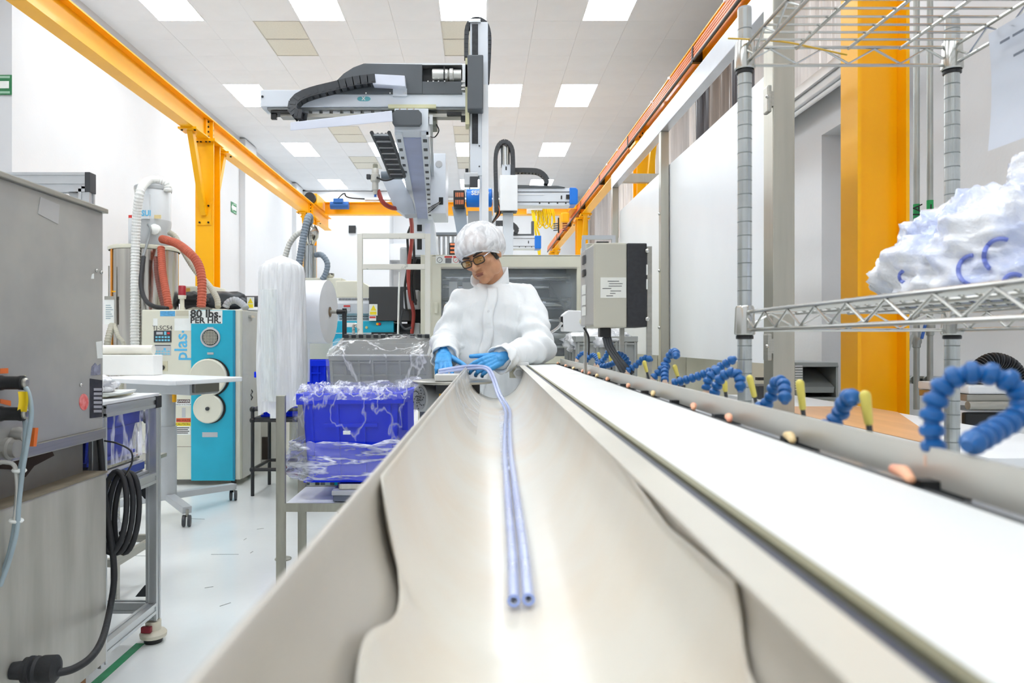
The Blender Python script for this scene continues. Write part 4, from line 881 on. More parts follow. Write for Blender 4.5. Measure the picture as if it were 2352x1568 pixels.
# things on / in it
t = thing('paper_stack', 'white papers and crumpled film on the aluminium table top', 'papers', (-1.6, 2.7, TZT))
for i in range(5): MB(Matrix.Translation((-1.5+.01*i, 2.68, TZT+.006+i*.004)) @ Matrix.Rotation(R(-8+5*i), 4, 'Z')).box(-.12, .14, -.1, .12, -.0015, .0015).build('sheet', mat('cream_paper', '#f2edcf', .6) if i < 2 else M_SW, t)
lump((-1.47, 2.66, TZT+.04), .1, (1.1, 1.0, .45), .35, 2.6, 5.5, 40, 20, zmin=TZT+.026).build('crumpled_film', film('white_film_heap', '#f6f7fb', .7, 1.0, .15, 12, (1, 1, 1), .8), t, smooth='all')
M_BLUE = mat('bright_blue_crate', '#0a30e4', .5, var=.05, scale=3, spec=.15)
M_BLUE2 = mat('deep_blue_crate', '#1b38c4', .5, var=.05, spec=.15)
def crate(t, xf, w_, d_, h_, m, n=5):
    MB(xf).box(-w_/2, w_/2, -d_/2, d_/2, 0, .012).build('bottom', m, t)
    tp = .018
    def side(a, b, nx, ny):                               # tapered wall panel
        return a, b
    for sx, sy in ((0,-1),(0,1),(-1,0),(1,0)):
        mb = MB(xf); th = .006
        if sy: 
            y0, y1 = sy*(d_/2-tp), sy*d_/2
            mb.hexa([(-w_/2+tp,y0-sy*th,.012),(w_/2-tp,y0-sy*th,.012),(w_/2-tp,y0,.012),(-w_/2+tp,y0,.012),(-w_/2,y1-sy*th,h_-.03),(w_/2,y1-sy*th,h_-.03),(w_/2,y1,h_-.03),(-w_/2,y1,h_-.03)])
        else:
            x0, x1 = sx*(w_/2-tp), sx*w_/2
            mb.hexa([(x0-sx*th,-d_/2+tp,.012),(x0,-d_/2+tp,.012),(x0,d_/2-tp,.012),(x0-sx*th,d_/2-tp,.012),(x1-sx*th,-d_/2,h_-.03),(x1,-d_/2,h_-.03),(x1,d_/2,h_-.03),(x1-sx*th,d_/2,h_-.03)])
        mb.build('side_wall', m, t)
    r = MB(xf); e = .02
    r.box(-w_/2-e, w_/2+e, -d_/2-e, -d_/2, h_-.045, h_).box(-w_/2-e, w_/2+e, d_/2, d_/2+e, h_-.045, h_).box(-w_/2-e, -w_/2, -d_/2, d_/2, h_-.045, h_).box(w_/2, w_/2+e, -d_/2, d_/2, h_-.045, h_)
    r.build('rim', m, t, bevel=.004)
    for i in range(n):
        x = -w_/2*.8 + w_*.8*i/(n-1)
        for sy in (-1, 1): MB(xf).hexa([(x-.006,sy*(d_/2-tp),.02),(x+.006,sy*(d_/2-tp),.02),(x+.006,sy*(d_/2-tp+.012),.02),(x-.006,sy*(d_/2-tp+.012),.02),(x-.006,sy*d_/2,h_-.045),(x+.006,sy*d_/2,h_-.045),(x+.006,sy*(d_/2+.014),h_-.045),(x-.006,sy*(d_/2+.014),h_-.045)]).build('rib', m, t)
    for sx in (-1, 1): MB(xf).box(sx*(w_/2+.006)-.012, sx*(w_/2+.006)+.012, -.08, .08, h_*.55, h_-.045).build('handle_boss', m, t)
    MB(xf).box(-w_/2*.55, w_/2*.55, -d_/2-.008, -d_/2+.002, h_*.62, h_*.66).build('label_ledge', m, t)
t = thing('blue_crate', 'blue crate wrapped in clear film under the aluminium table top', 'crate', (-1.5, 2.68, .76))
crate(t, Matrix.Translation((-1.53, 2.67, .765)), .34, .36, .165, M_BLUE2, 4)
MB().box(-1.74, -1.315, 2.465, 2.875, .76, .935).build('film_wrap', film('clear_wrap_blue', '#e8ebff', .1, .7, .08, 7, (1, 1, .3), .4, crease_glint=.035, dist=.3), t)
t = thing('bench_scale', 'blue and white bench scale with steel plate on the table shelf', 'scale', (-1.5, 2.68, .69))
MB().hexa([(-1.78,2.46,.69),(-1.335,2.46,.69),(-1.335,2.86,.69),(-1.78,2.86,.69),(-1.78,2.5,.735),(-1.335,2.5,.735),(-1.335,2.86,.735),(-1.78,2.86,.735)]).build('body', M_WHITE, t, bevel=.006)
MB().hexa([(-1.7,2.455,.694),(-1.36,2.455,.694),(-1.36,2.49,.732),(-1.7,2.49,.732),(-1.7,2.452,.697),(-1.36,2.452,.697),(-1.36,2.487,.735),(-1.7,2.487,.735)]).build('blue_panel', mat('scale_blue', '#2f4aa0', .35), t)
MB().box(-1.325, -1.322, 2.48, 2.84, .7, .728).build('side_panel', mat('scale_blue', '#2f4aa0'), t)
MB().box(-1.77, -1.345, 2.5, 2.85, .738, .757).build('plate', M_STAIN, t, bevel=.004)
MB().tube(spline([P(240,1012,2.44), P(270,1018,2.42), P(300,1035,2.42), P(303,1062,2.42), P(288,1092,2.43)]), .003, 6).build('cord', M_BLACK, t, smooth=True)
o = lump((-1.5, 2.66, .30), .1, (1.4, 1.6, 1.1), .35, 2.5, 9.4, 44, 24).build('film_bag', film('white_bag_film', '#f1f3f6', .55, .95, .15, 10, (1, 1, 1), .7), smooth='all'); tag(o, 'loose white plastic bag hanging under the aluminium table shelf', 'bag')
o.location.z = .22
# steel stool frame under / behind
t = thing('steel_stool', 'plain steel leg frame seen through the aluminium table', 'stool', (-1.75, 3.3, 0))
for x in (-1.98, -1.62):
    for y in (3.2, 3.6): MB().box(x-.014, x+.014, y-.014, y+.014, 0, .62).build('leg', M_STEEL, t)
for y in (3.2, 3.6): MB().box(-1.966, -1.634, y-.012, y+.012, .2, .235).build('stretcher', M_STEEL, t)
for x in (-1.98, -1.62): MB().box(x-.012, x+.012, 3.214, 3.586, .2, .235).build('stretcher', M_STEEL, t)
MB().box(-2.02, -1.58, 3.16, 3.64, .62, .64).build('seat', M_STEEL, t, bevel=.004)
# profile frame rising behind the machine
t = thing('profile_gantry', 'tall aluminium profile frame with black end cap above the grey machine', 'frame', (-2.2, 3.6, 0))
Yk = 3.6; xk = px(199, Yk); zk = pz(430, Yk)
prof(t, (xk, Yk, 0), (xk, Yk, zk), 'post', .055); prof(t, (-2.95, Yk, 0), (-2.95, Yk, zk), 'post', .055)
prof(t, (-2.95, Yk, zk+.0), (xk+.005, Yk, zk+.0), 'rail', .055); prof(t, (-2.95, Yk, zk+.045), (xk+.005, Yk, zk+.045), 'rail', .05)
MB().box(xk+.006, xk+.032, Yk-.03, Yk+.03, zk-.03, zk+.07).build('end_cap', M_DARK, t, bevel=.003)
MB().prism([(xk-.028, zk-.03), (xk-.085, zk-.03), (xk-.028, zk-.12)], Yk-.015, Yk+.015).build('gusset', M_GREY, t)
# ================================================================== white column table on casters
TA = (-2.14, 4.95); tz = .97
t = thing('column_table', 'white adjustable table on a grey column with caster legs', 'table', (*TA, 0))
xf = Matrix.Translation((TA[0]+.12, TA[1]-.27, 0)) @ Matrix.Rotation(R(-30), 4, 'Z')
MB(xf).prism([(-.42,-.25),(-.39,-.28),(.37,-.28),(.40,-.25),(.40,.25),(.37,.28),(-.39,.28),(-.42,.25)], tz-.028, tz, 'z').build('top', M_WHITE, t, bevel=.006)
MB(xf).box(-.3, .33, -.1, .12, tz-.1, tz-.028).build('under_box', M_GREY, t, bevel=.004)
MB(xf).box(.3, .36, -.08, .1, tz-.085, tz-.03).build('drawer_front', mat('dim_steel', '#7e7c78', .3, .7), t)
MB().cyl((*TA, .12), (*TA, .62), .055, 20).build('column', M_GREY, t, smooth=True); MB().cyl((*TA, .6), (*TA, tz-.1), .047, 20).build('inner_column', mat('silver_grey', '#c4c8ca', .3, .4), t, smooth=True)
MB().box(TA[0]+.055, TA[0]+.075, TA[1]-.07, TA[1]-.04, .79, .87).build('lever', M_YEL, t, bevel=.004)
for (cx, cy, Yf) in ((537, 1148, 0), (430, 1208, 0), (265, 1193, 0)):
    Yw = 1980/(cy-VY); w_ = V(px(cx, Yw), Yw, 0); d = (w_ - V(*TA, 0)).normalized()
    MB().bar(V(*TA, .14), V(w_.x, w_.y, .105), .06, .045).build('leg', M_GREY, t, bevel=.004)
    MB().cyl((w_.x, w_.y, .06), (w_.x, w_.y, .11), .01, 10).build('caster_stem', M_STEEL, t)
    for s in (-1, 1):
        c = V(w_.x + s*.018, w_.y - .012, .038)
        MB().lathe_ax(c - V(.011, 0, 0), (1, .25, 0), [(.02, 0), (.036, .002), (.038, .011), (.036, .02), (.02, .022)], 18).build('caster', M_DARK, t, smooth=True)
o = MB(Matrix.Translation((TA[0]-.3, TA[1]+.02, tz)) @ Matrix.Rotation(R(-4), 4, 'Z')).box(-.3, .22, -.05, .08, .001, .14).build('foam_block', mat('white_foam', '#f4f3ee', .6, var=.02), bevel=.006); tag(o, 'plain white foam block at the back of the column table', 'foam block')
o = MB().cyl((TA[0]-.62, TA[1]+.06, tz+.175), (TA[0]-.12, TA[1]+.04, tz+.175), .033, 20).build('film_roll_small', mat('ivory_roll', '#efece0', .45), smooth=True); tag(o, 'ivory cylinder lying on top of the white foam block', 'roll'); o.name = 'ivory_roll'
# ================================================================== teal and cream dryer
Yd = 6.0; DX0, DX1 = px(325, Yd), px(552, Yd); DZ0, DZ1 = .05, pz(711, Yd)
t = thing('resin_dryer', 'cream and teal resin dryer cabinet marked 80 lbs. PER HR.', 'dryer', ((DX0+DX1)/2, 6.27, 0))
def D(x, y, o=0): return V(px(x, Yd), Yd-o, pz(y, Yd))
def plate(name, x0, y0, x1, y1, m, parent, th=.004, bev=0, Y=None, o=0):
    Y = Y or Yd; return MB().box(px(x0,Y), px(x1,Y), Y-th-o, Y-o, pz(y1,Y), pz(y0,Y)).build(name, m, parent, bevel=bev)
MB().box(DX0, DX1, Yd, Yd+.55, DZ0, DZ1).build('cabinet', M_CREAM, t, bevel=.01)
MB().box(DX1, DX1+.004, Yd+.05, Yd+.55, DZ0, DZ1-.005).build('side_panel', mat('dryer_side', '#c9c8c2', .4, var=.04), t)
tl = plate('front_panel', 440, 712, 540, 1103, M_TEAL, t, .012, .003)
for x in (1,): plate('door_edge', 536, 713, 541, 1100, mat('teal_edge', '#0f86a8', .4), t, .014)
plate('seam', 372, 1025, 440, 1026, M_DUST, t, .001)
# grille and two round hatches
gc = D(485, 775, .012)
g = MB().lathe_ax(gc, (0, -1, 0), [(.082, 0), (.082, .012), (.07, .016), (.066, .008)], 32, cap=False).build('grille_ring', M_GREY, t, smooth=True)
for k in range(-4, 5):
    h_ = math.sqrt(max(0, .06**2 - (k*.0125)**2))
    for q in ((V(k*.0125, -.012, -h_), V(k*.0125, -.012, h_)), (V(-h_, -.013, k*.0125), V(h_, -.013, k*.0125))): MB().bar(gc+q[0], gc+q[1], .003, .003).build('grille_bar', M_CREAM, g)
MB().lathe_ax(gc, (0, -1, 0), [(.066, .001), (.066, .004)], 24).build('grille_back', M_BLACK, g)
for cy, r_ in ((866, .155), (937, .122)):
    c = D(482, cy, .012)
    MB().lathe_ax(c + V(.012, 0, .0), (0, -1, 0), [(r_*1.03, 0), (r_*1.03, .01)], 36).build('hatch_seat', M_BLACK, t)
    hh = MB().lathe_ax(c, (0, -1, 0), [(r_, .0), (r_, .035), (r_*.93, .042), (r_*.8, .036), (r_*.2, .036), (.001, .036)], 36).build('round_hatch', M_CREAM, t, smooth=True)
    MB().lathe_ax(c + V(0, -.036, 0), (0, -1, 0), [(.016, 0), (.016, .014), (.008, .018)], 12).build('hatch_knob', M_DARK, hh, smooth=True)
for y in (751, 809, 900): plate('hatch_clip', 478, y, 492, y+5, M_GREY, t, .02)
plate('data_plate', 466, 992, 501, 1003, M_GREY, t, .014)
# labels
pl = plate('capacity_sign', 435, 713, 512, 743, M_SW, t, .015)
text('lettering', '80 lbs.', .088, D(474, 721, .0165), FACE, M_INK, pl, bold=.003, sx=1.12); text('lettering', 'PER HR.', .068, D(474, 736, .0165), FACE, M_INK, pl, bold=.002, sx=1.1)
text('lettering', 'plas-', .15, D(417, 790, .002), (R(90), R(-90), 0), mat('letter_blue', '#55b9e6', .5), t, bold=.002)
text('lettering', 'TJ-SC54', .05, D(373, 753, .001), FACE, M_INK, t)
cp = plate('control_panel', 354, 759, 394, 786, M_DARK, t, .008, .002)
for k in range(2): 
    for i in range(5): plate('key', 358+i*7, 772+k*7, 363+i*7, 776+k*7, mat('key_blue', '#74c5dd', .4), cp, .001, 0, None, .008)
plate('key', 385, 763, 391, 767, mat('key_red', '#d8262b', .4), cp, .001, 0, None, .008); plate('display', 360, 762, 375, 768, M_GREY, cp, .001, 0, None, .008); plate('key', 378, 761, 383, 769, mat('key_blue', '#74c5dd'), cp, .001, 0, None, .008)
sp = plate('instruction_panel', 355, 791, 393, 816, M_GREY, t, .002)
for k in range(2):
    for i in range(5): plate('print_line', 357+i*7, 805+k*6, 362+i*7, 808+k*6, mat('key_blue', '#74c5dd'), sp, .0005, 0, None, .002)
plate('print_line', 356, 792, 392, 794, M_INK, sp, .0005, 0, None, .002); plate('print_line', 376, 799, 381, 804, mat('letter_blue', '#55b9e6'), sp, .0005, 0, None, .002)
kp = plate('knob_plate', 362, 829, 385, 852, mat('knob_plate', '#d8d2b4', .5), t, .004); MB().lathe_ax(D(373, 844, .004), (0, -1, 0), [(.022, 0), (.02, .02), (.006, .021)], 16).build('dial', M_BLACK, kp, smooth=True); MB().lathe_ax(D(373, 844, .025), (0, -1, 0), [(.014, 0), (.012, .006)], 16).build('dial_cap', M_SW, kp)
plate('notice', 401, 731, 443, 759, M_SW, t, .003); plate('blue_label', 368, 714, 402, 726, mat('label_blue', '#5aa7d8', .5, var=.15, scale=60), t, .002); plate('tan_label', 404, 713, 436, 725, mat('label_tan', '#c9c4ae', .5, var=.1), t, .002); plate('white_label', 352, 731, 362, 748, M_SW, t, .002)
dg = plate('danger_label', 405, 917, 439, 932, M_SW, t, .002); plate('print_band', 407, 917, 437, 925, mat('label_maroon', '#4a2320', .5), dg, .0006, 0, None, .002)
text('lettering', 'DANGER', .026, D(422, 921, .003), FACE, M_SW, dg); text('lettering', 'HIGH VOLTAGE', .018, D(422, 929, .0026), FACE, M_INK, dg)
plate('serial_strip', 418, 936, 426, 958, M_GREY, t, .002); v = plate('voltage_label', 405, 960, 438, 969, mat('label_orange', '#e0572a', .5), t, .002); text('lettering', '440 VOLTS', .024, D(421, 965, .0026), FACE, M_INK, v)
ct = plate('caution_label', 397, 970, 438, 998, M_SW, t, .002); plate('print_band', 397, 970, 438, 978, mat('label_yellow', '#f4dd2c', .5), ct, .0006, 0, None, .002); text('lettering', 'CAUTION', .026, D(420, 974, .0032), FACE, M_INK, ct)
for k in range(4): plate('print_line', 400, 981+k*4, 435-3*(k % 2), 983+k*4, M_INK, ct, .0004, 0, None, .002)
plate('yellow_label', 380, 936, 398, 959, M_GREY, t, .002); plate('print_band', 380, 936, 398, 942, mat('label_amber', '#d8a62a', .5), t, .003)
MB().tube(spline([V(DX1+.005, Yd+.28, pz(900,Yd)), V(DX1+.007, Yd+.3, pz(906,Yd)), V(DX1+.006, Yd+.26, pz(912,Yd)), V(DX1+.007, Yd+.3, pz(918,Yd)), V(DX1+.006, Yd+.27, pz(924,Yd))]), .005, 5).build('pen_scrawl', M_INK, t)
for x in (DX0+.08, DX1-.08):
    for y in (Yd+.08, Yd+.47): MB().lathe_ax((x-.015, y, .028), (1, 0, 0), [(.01, 0), (.028, .002), (.028, .028), (.01, .03)], 14).build('caster', M_DARK, t, smooth=True)
MB().box(DX1+.004, DX1+.03, Yd+.2, Yd+.3, DZ1-.06, DZ1-.04).build('latch', M_CHROME, t)
# beacon
bc = D(407, 712); bc.y = Yd+.1
t2 = thing('beacon_lamp', 'red beacon lamp on a pale stalk on top of the dryer', 'lamp', bc)
MB().cyl(bc, bc + V(0,0,.11), .018, 14).build('stalk', M_CREAM, t2, smooth=True); MB().lathe([(.03, .1), (.034, .13)], 16, bc).build('base', M_CREAM, t2, smooth=True); MB().lathe([(.031, .13), (.031, .205), (.026, .212)], 18, bc).build('lens', mat('red_lens', '#a3202c', .25), t2, smooth=True)
# ---- hopper with vacuum loader
HY = 7.0; HX = px(333, HY); zt = pz(574, HY)
t = thing('hopper', 'polished stainless cylindrical hopper behind the dryer', 'hopper', (HX, HY, 0))
MB().lathe([(.305, .72), (.305, zt), (.315, zt), (.315, zt+.02), (.0, zt+.04)], 40, (HX, HY, 0)).build('drum', M_STAIN, t, smooth=True)
MB().lathe([(.305, .72), (.12, .4), (.1, .34)], 32, (HX, HY, 0), cap=False).build('cone', M_STAIN, t, smooth=True)
MB().lathe([(.318, zt-.02), (.325, zt-.012), (.325, zt+.012), (.31, zt+.022)], 40, (HX, HY, 0), cap=False).build('rim_band', M_CREAM, t, smooth=True)
for a in (45, 135, 225, 315): MB().box(HX+.27*math.cos(R(a))-.02, HX+.27*math.cos(R(a))+.02, HY+.27*math.sin(R(a))-.02, HY+.27*math.sin(R(a))+.02, 0, .75).build('leg', M_STEEL, t)
MB().box(px(266,HY-.33), px(271,HY-.33), HY-.15, HY-.09, pz(720,HY), pz(620,HY)).build('sight_glass', M_DARK, t)
MB().box(px(282,HY), px(286,HY), HY-.235, HY-.2, pz(800,HY), pz(575,HY)).build('orange_strip', mat('orange_strip', '#d98a2a', .4), t)
for (x, y) in ((290, 672),): MB().box(px(x-3,HY), px(x+9,HY), HY-.262, HY-.24, pz(y+3,HY), pz(y,HY)).build('yellow_label', M_YEL, t)
# small amber latch
LX = px(352, HY-.05); LY = HY-.05
t = thing('vacuum_loader', 'white vacuum loader canister on top of the stainless hopper', 'loader', (LX, LY, zt+.03))
za, zb_, zc, zd = pz(435, HY), pz(510, HY), pz(535, HY), pz(562, HY)
M_LOAD = mat('loader_white', '#dde0e2', .35, var=.02)
MB().lathe([(.16, zb_), (.16, za), (.15, za+.02), (.02, za+.03)], 32, (LX, LY, 0)).build('canister', M_LOAD, t, smooth=True)
MB().lathe([(.165, za-.03), (.17, za-.02), (.17, za+.005), (.163, za+.012)], 32, (LX, LY, 0), cap=False).build('lid_ring', M_GREY, t, smooth=True)
MB().lathe([(.15, zd-.02), (.152, zc), (.165, zb_-.02), (.165, zb_)], 32, (LX, LY, 0)).build('cone', mat('loader_grey', '#cacdce', .35), t, smooth=True)
MB().lathe([(.11, zt+.02), (.11, zd), (.15, zd)], 24, (LX, LY, 0)).build('neck', mat('loader_grey', '#cacdce'), t, smooth=True)
MB().box(px(308,LY), px(336,LY), LY-.12, LY+.1, pz(572,LY), pz(505,LY)).build('control_box', M_LOAD, t, bevel=.006)
text('lettering', 'TSUI', .075, (px(331,6.76), LY-.19, pz(490,6.76)), FACE, mat('letter_blue', '#55b9e6'), t, bold=.002, sx=.85); MB().box(px(313,6.76), px(342,6.76), LY-.188, LY-.1, pz(502,6.76), pz(445,6.76)).build('back_plate', M_LOAD, t)
MB().box(px(371,LY), px(386,LY), LY-.157, LY-.15, pz(508,LY), pz(500,LY)).build('amber_label', mat('label_amber2', '#e8d39a', .5), t)
MB().lathe_ax((px(374,LY), LY-.15, pz(533,LY)), (0, -1, 0), [(.05, 0), (.05, .03), (.02, .05)], 18).build('outlet_flange', M_SW, t, smooth=True)
MB().tube([V(LX-.1, LY-.16, za-.03), V(LX-.09, LY-.17, za-.09), V(LX-.06, LY-.17, za-.06)], .01, 6).build('latch', M_CHROME, t)
MB().tube(spline([P(340,515,LY-.18), P(345,525,LY-.2), P(342,545,LY-.22), P(333,575,LY-.3), P(328,590,LY-.36)]), .012, 8).build('air_line', mat('dim_grey', '#8b8f90', .4), t, smooth=True)
M_HW = mat('white_ribbed_hose', '#e4e5e2', .5, var=.02); M_TC = mat('terracotta_hose', '#b9583e', .6, var=.08, scale=20); M_HG = mat('grey_beige_hose', '#b3b0a0', .5); M_HBL = mat('slate_hose', '#7d8a96', .45)
def ribbed(name, pts, r, m, label, cat='hose', step=.012, parent=None):
    pp = resample(spline(pts, 10), step)
    o = MB().tube(pp, r, 14, ribs=1, rib=r*.07).build(name, m, parent, smooth=False)
    if label: tag(o, label, cat)
    return o
hy = HY-.36
ribbed('ribbed_hose', [P(385,440,LY-.06), P(382,424,LY-.06), P(362,414,LY-.1), P(338,417,LY-.18), P(322,440,hy-.1), P(314,500,hy-.05), P(311,580,hy), P(310,680,hy), P(310,795,hy)], .038, M_HW, 'white ribbed hose arching over the loader and down the hopper', step=.014)
ribbed('ribbed_hose', [P(372,549,LY-.22), P(385,552,LY-.3), P(408,560,LY-.4), P(432,578,6.3), P(452,600,6.25), P(462,630,6.2), P(464,670,6.15), P(462,706,6.12)], .037, M_TC, 'terracotta ribbed hose curving from the loader to the dryer top', step=.013)
ribbed('ribbed_hose', [P(370,568,LY-.32), P(371,590,LY-.36), P(374,630,6.5), P(381,670,6.4), P(388,708,6.35)], .033, M_TC, 'terracotta ribbed hose dropping straight in front of the hopper', step=.012)
ribbed('ribbed_hose', [P(358,590,LY-.3), P(360,630,6.6), P(367,670,6.55), P(376,706,6.5)], .02, mat('maroon_hose', '#7e4a40', .6), 'darker maroon hose behind the straight terracotta one')
ribbed('ribbed_hose', [P(388,533,LY-.05), P(402,543,LY-.05), P(415,565,LY-.1), P(432,595,6.7), P(452,625,6.65), P(480,655,6.6), P(498,685,6.5), P(501,708,6.45)], .026, M_HG, 'grey-beige ribbed hose running behind the terracotta arch')
ribbed('ribbed_hose', [P(518,706,6.35), P(524,695,6.35), P(540,689,6.35), P(556,698,6.33), P(566,709,6.3)], .03, mat('pale_grey_hose', '#a9adb2', .5), 'short pale grey ribbed hose looping on the dryer top')
o = MB().tube(spline([P(330,590,LY-.36), P(326,620,6.5), P(324,655,6.4), P(332,685,6.3), P(350,702,6.2), P(385,709,6.15)]), .02, 10).build('rubber_hose', M_RUBBER, smooth=True); tag(o, 'smooth black rubber hose curving down from the loader to the dryer', 'hose')
# white notice and hose ends left of the hopper
t = thing('notice_board', 'white printed notice hanging left of the stainless hopper', 'notice', (px(250,6.7), 6.7, pz(745,6.7)))
MB().box(px(240,6.7), px(262,6.7), 6.7, 6.705, pz(745,6.7), pz(688,6.7)).build('sheet', M_SW, t); MB().box(px(240,6.7), px(262,6.7), 6.698, 6.708, pz(688,6.7), pz(680,6.7)).build('clip_bar', M_STEEL, t)
for k in range(7): MB().box(px(243,6.7), px(254+3*(k % 3),6.7), 6.698, 6.7, pz(702+k*5,6.7), pz(700+k*5,6.7)).build('print_line', M_CON, t)
MB().box(px(247,6.7), px(249,6.7), 6.71, 6.72, 0, pz(610,6.7)).build('pole', M_STEEL, t)
for k, (a, b) in enumerate((((246,800),(258,745)), ((285,798),(262,745)))):
    o = ribbed('ribbed_hose', [P(*a,6.3), P((a[0]+b[0])/2-2,772,6.32), P(*b,6.4)][::-1] + [P(a[0]-6, 900, 6.3), P(a[0]-6, 1090, 6.3)], .028 if k == 0 else .018, M_HG, ['thick grey hose end with clamp left of the hopper', 'thin grey hose end leaning on the hopper'][k])
# red-framed panel on the wall behind the loader
t = thing('wall_panel', 'small white wall panel with red marks behind the white hose', 'panel', (px(303,8), 8.2, pz(535,8.2)))
MB().box(px(295,8.2), px(312,8.2), 8.2, 8.24, pz(548,8.2), pz(494,8.2)).build('plate', M_SW, t)
for y0, y1 in ((494,505),(533,545)): MB().box(px(296,8.2), px(303,8.2), 8.19, 8.2, pz(y1,8.2), pz(y0,8.2)).build('red_mark', mat('mark_red', '#d93a34', .5), t)
MB().box(px(302,8.2), px(305,8.2), 8.24, 8.27, 0, pz(500,8.2)).build('stake', M_STEEL, t)
# ================================================================== steel stand with scale and blue crate
M_GAL = mat('worn_galvanised', '#aaa99c', .45, .5, var=.12, scale=9, stretch=(3, 3, .5))
SX0, SX1, SY0, SY1, SZ = -.825, -.14, 2.93, 3.28, .54
t = thing('steel_stand', 'worn galvanised stand with upright posts beside the trough', 'stand', (-.5, 3.1, 0))
for x, y, zt in ((SX0+.018, SY0, pz(908,SY0)), (SX0+.018, SY1, pz(893,SY1)), (SX1, SY0, SZ+.02), (SX1, SY1, SZ+.02)):
    MB().box(x-.018, x+.018, y-.012, y+.012, 0, zt).build('post', M_GAL, t, bevel=.002)
MB().box(SX0+.036, SX1-.02, SY0+.0, SY1+.0, SZ-.008, SZ).build('shelf', M_WHITE, t)
for y in (SY0-.012, SY1+.002): MB().box(SX0+.036, SX1-.018, y, y+.01, SZ-.03, SZ+.004).build('shelf_rail', M_GAL, t)
t = thing('platform_scale', 'grey platform scale under the bagged blue crate', 'scale', (-.45, 3.1, SZ))
MB().box(-.60, -.2, 2.95, 3.26, SZ+.004, SZ+.03).build('base', mat('slate_base', '#6d7588', .4), t, bevel=.004)
MB().box(-.605, -.195, 2.945, 3.265, SZ+.03, SZ+.05).build('cover', mat('scale_grey', '#c2c4cc', .35), t, bevel=.004)
MB().box(-.58, -.22, 2.965, 3.25, SZ+.05, SZ+.075).build('plate', M_STAIN, t, bevel=.004)
cz0 = SZ+.078
t = thing('blue_crate', 'bright blue crate in a clear bag on the platform scale', 'crate', (-.5, 3.14, cz0))
xf = Matrix.Translation((-.515, 3.15, cz0)) @ Matrix.Rotation(R(-4), 4, 'Z') @ Matrix.Rotation(R(-1), 4, 'Y')
crate(t, xf, .41, .34, .37, M_BLUE, 4)
M_CB = film('clear_bag_film', '#f2f5fc', .04, .3, .06, 4, (1.3, 1.3, .6), .5, crease_glint=.012, dist=.1)
mb = MB(xf); n = 72; rings = []                                   # bag: up the inside, over the rim, bunched round the outside
prof_ = [(-.04,.10),(-.035,.25),(-.02,.36),(0,.395),(.03,.39),(.05,.36),(.055,.28),(.06,.18),(.075,.10),(.07,.05),(.045,.02)]
for k, (off, z) in enumerate(prof_):
    rg = []
    for i in range(n):
        a = 2*math.pi*i/n; c_, s_ = math.cos(a), math.sin(a)
        ex = lambda v: math.copysign(abs(v)**.35, v)
        w_ = off + (.018*noise.fractal(V(c_*3, s_*3, z*7+k), 1, 2, 3) if k > 2 else 0)
        rg.append(mb._v(((.205+w_)*ex(c_), (.17+w_)*ex(s_), z + .02*noise.noise(V(c_*4, s_*4, k*.5)))))
    rings.append(rg)
mb.skin(rings[:8], cap=False); o = mb.build('clear_bag', M_CB, t, smooth='all')
MB(xf).box(-.03, .0, -.185, -.18, .2, .215).build('white_tag', M_SW, t)
mb = MB(xf); rings = []                                            # bunched lower folds of the bag
for k, (off, z) in enumerate([(.06,.175),(.072,.16),(.066,.15),(.08,.125),(.074,.115),(.086,.085),(.078,.07),(.085,.05),(.07,.03),(.04,.012)]):
    rg = []
    for i in range(n):
        a = 2*math.pi*i/n; c_, s_ = math.cos(a), math.sin(a); ex = lambda v: math.copysign(abs(v)**.4, v)
        w_ = off + .016*noise.fractal(V(c_*4, s_*4, k*.8), 1, 2, 3)
        rg.append(mb._v(((.205+w_)*ex(c_), (.17+w_)*ex(s_), z + .022*noise.noise(V(c_*5, s_*5, k*.6+9)))))
    rings.append(rg)
mb.skin(rings, cap=False); FOLDS = mb
mb = MB(xf); rings = []                                            # crumpled lip of the bag turned over the rim
for k, (off, z) in enumerate([(-.012,.365),(-.004,.385),(.006,.40),(.018,.397),(.03,.385),(.036,.365),(.045,.345)]):
    rg = []
    for i in range(n*2):
        a = math.pi*i/n; c_, s_ = math.cos(a), math.sin(a); ex = lambda v: math.copysign(abs(v)**.35, v)
        w_ = off + .012*noise.fractal(V(c_*7, s_*7, k*.9), 1, 2, 3) + (.03*max(0, c_)**4 if k > 2 else 0)
        rg.append(mb._v(((.205+w_)*ex(c_), (.17+w_)*ex(s_), z + .016*noise.fractal(V(c_*8, s_*8, k*.5+4), 1, 2, 3) + .02*max(0, c_)**6)))
    rings.append(rg)
mb.skin(rings, cap=False); mb.build('bag_lip', film('crumpled_clear_lip', '#f4f6fc', .1, .6, .1, 14, (1, 1, 1), .6, crease_glint=.05, dist=.3), t, smooth='all')
mb = FOLDS; mb.build('bag_folds', film('bunched_clear_film', '#f2f5fc', .2, .85, .1, 5, (1, 1, 5), .6, crease_glint=.06, dist=.2), t, smooth='all')
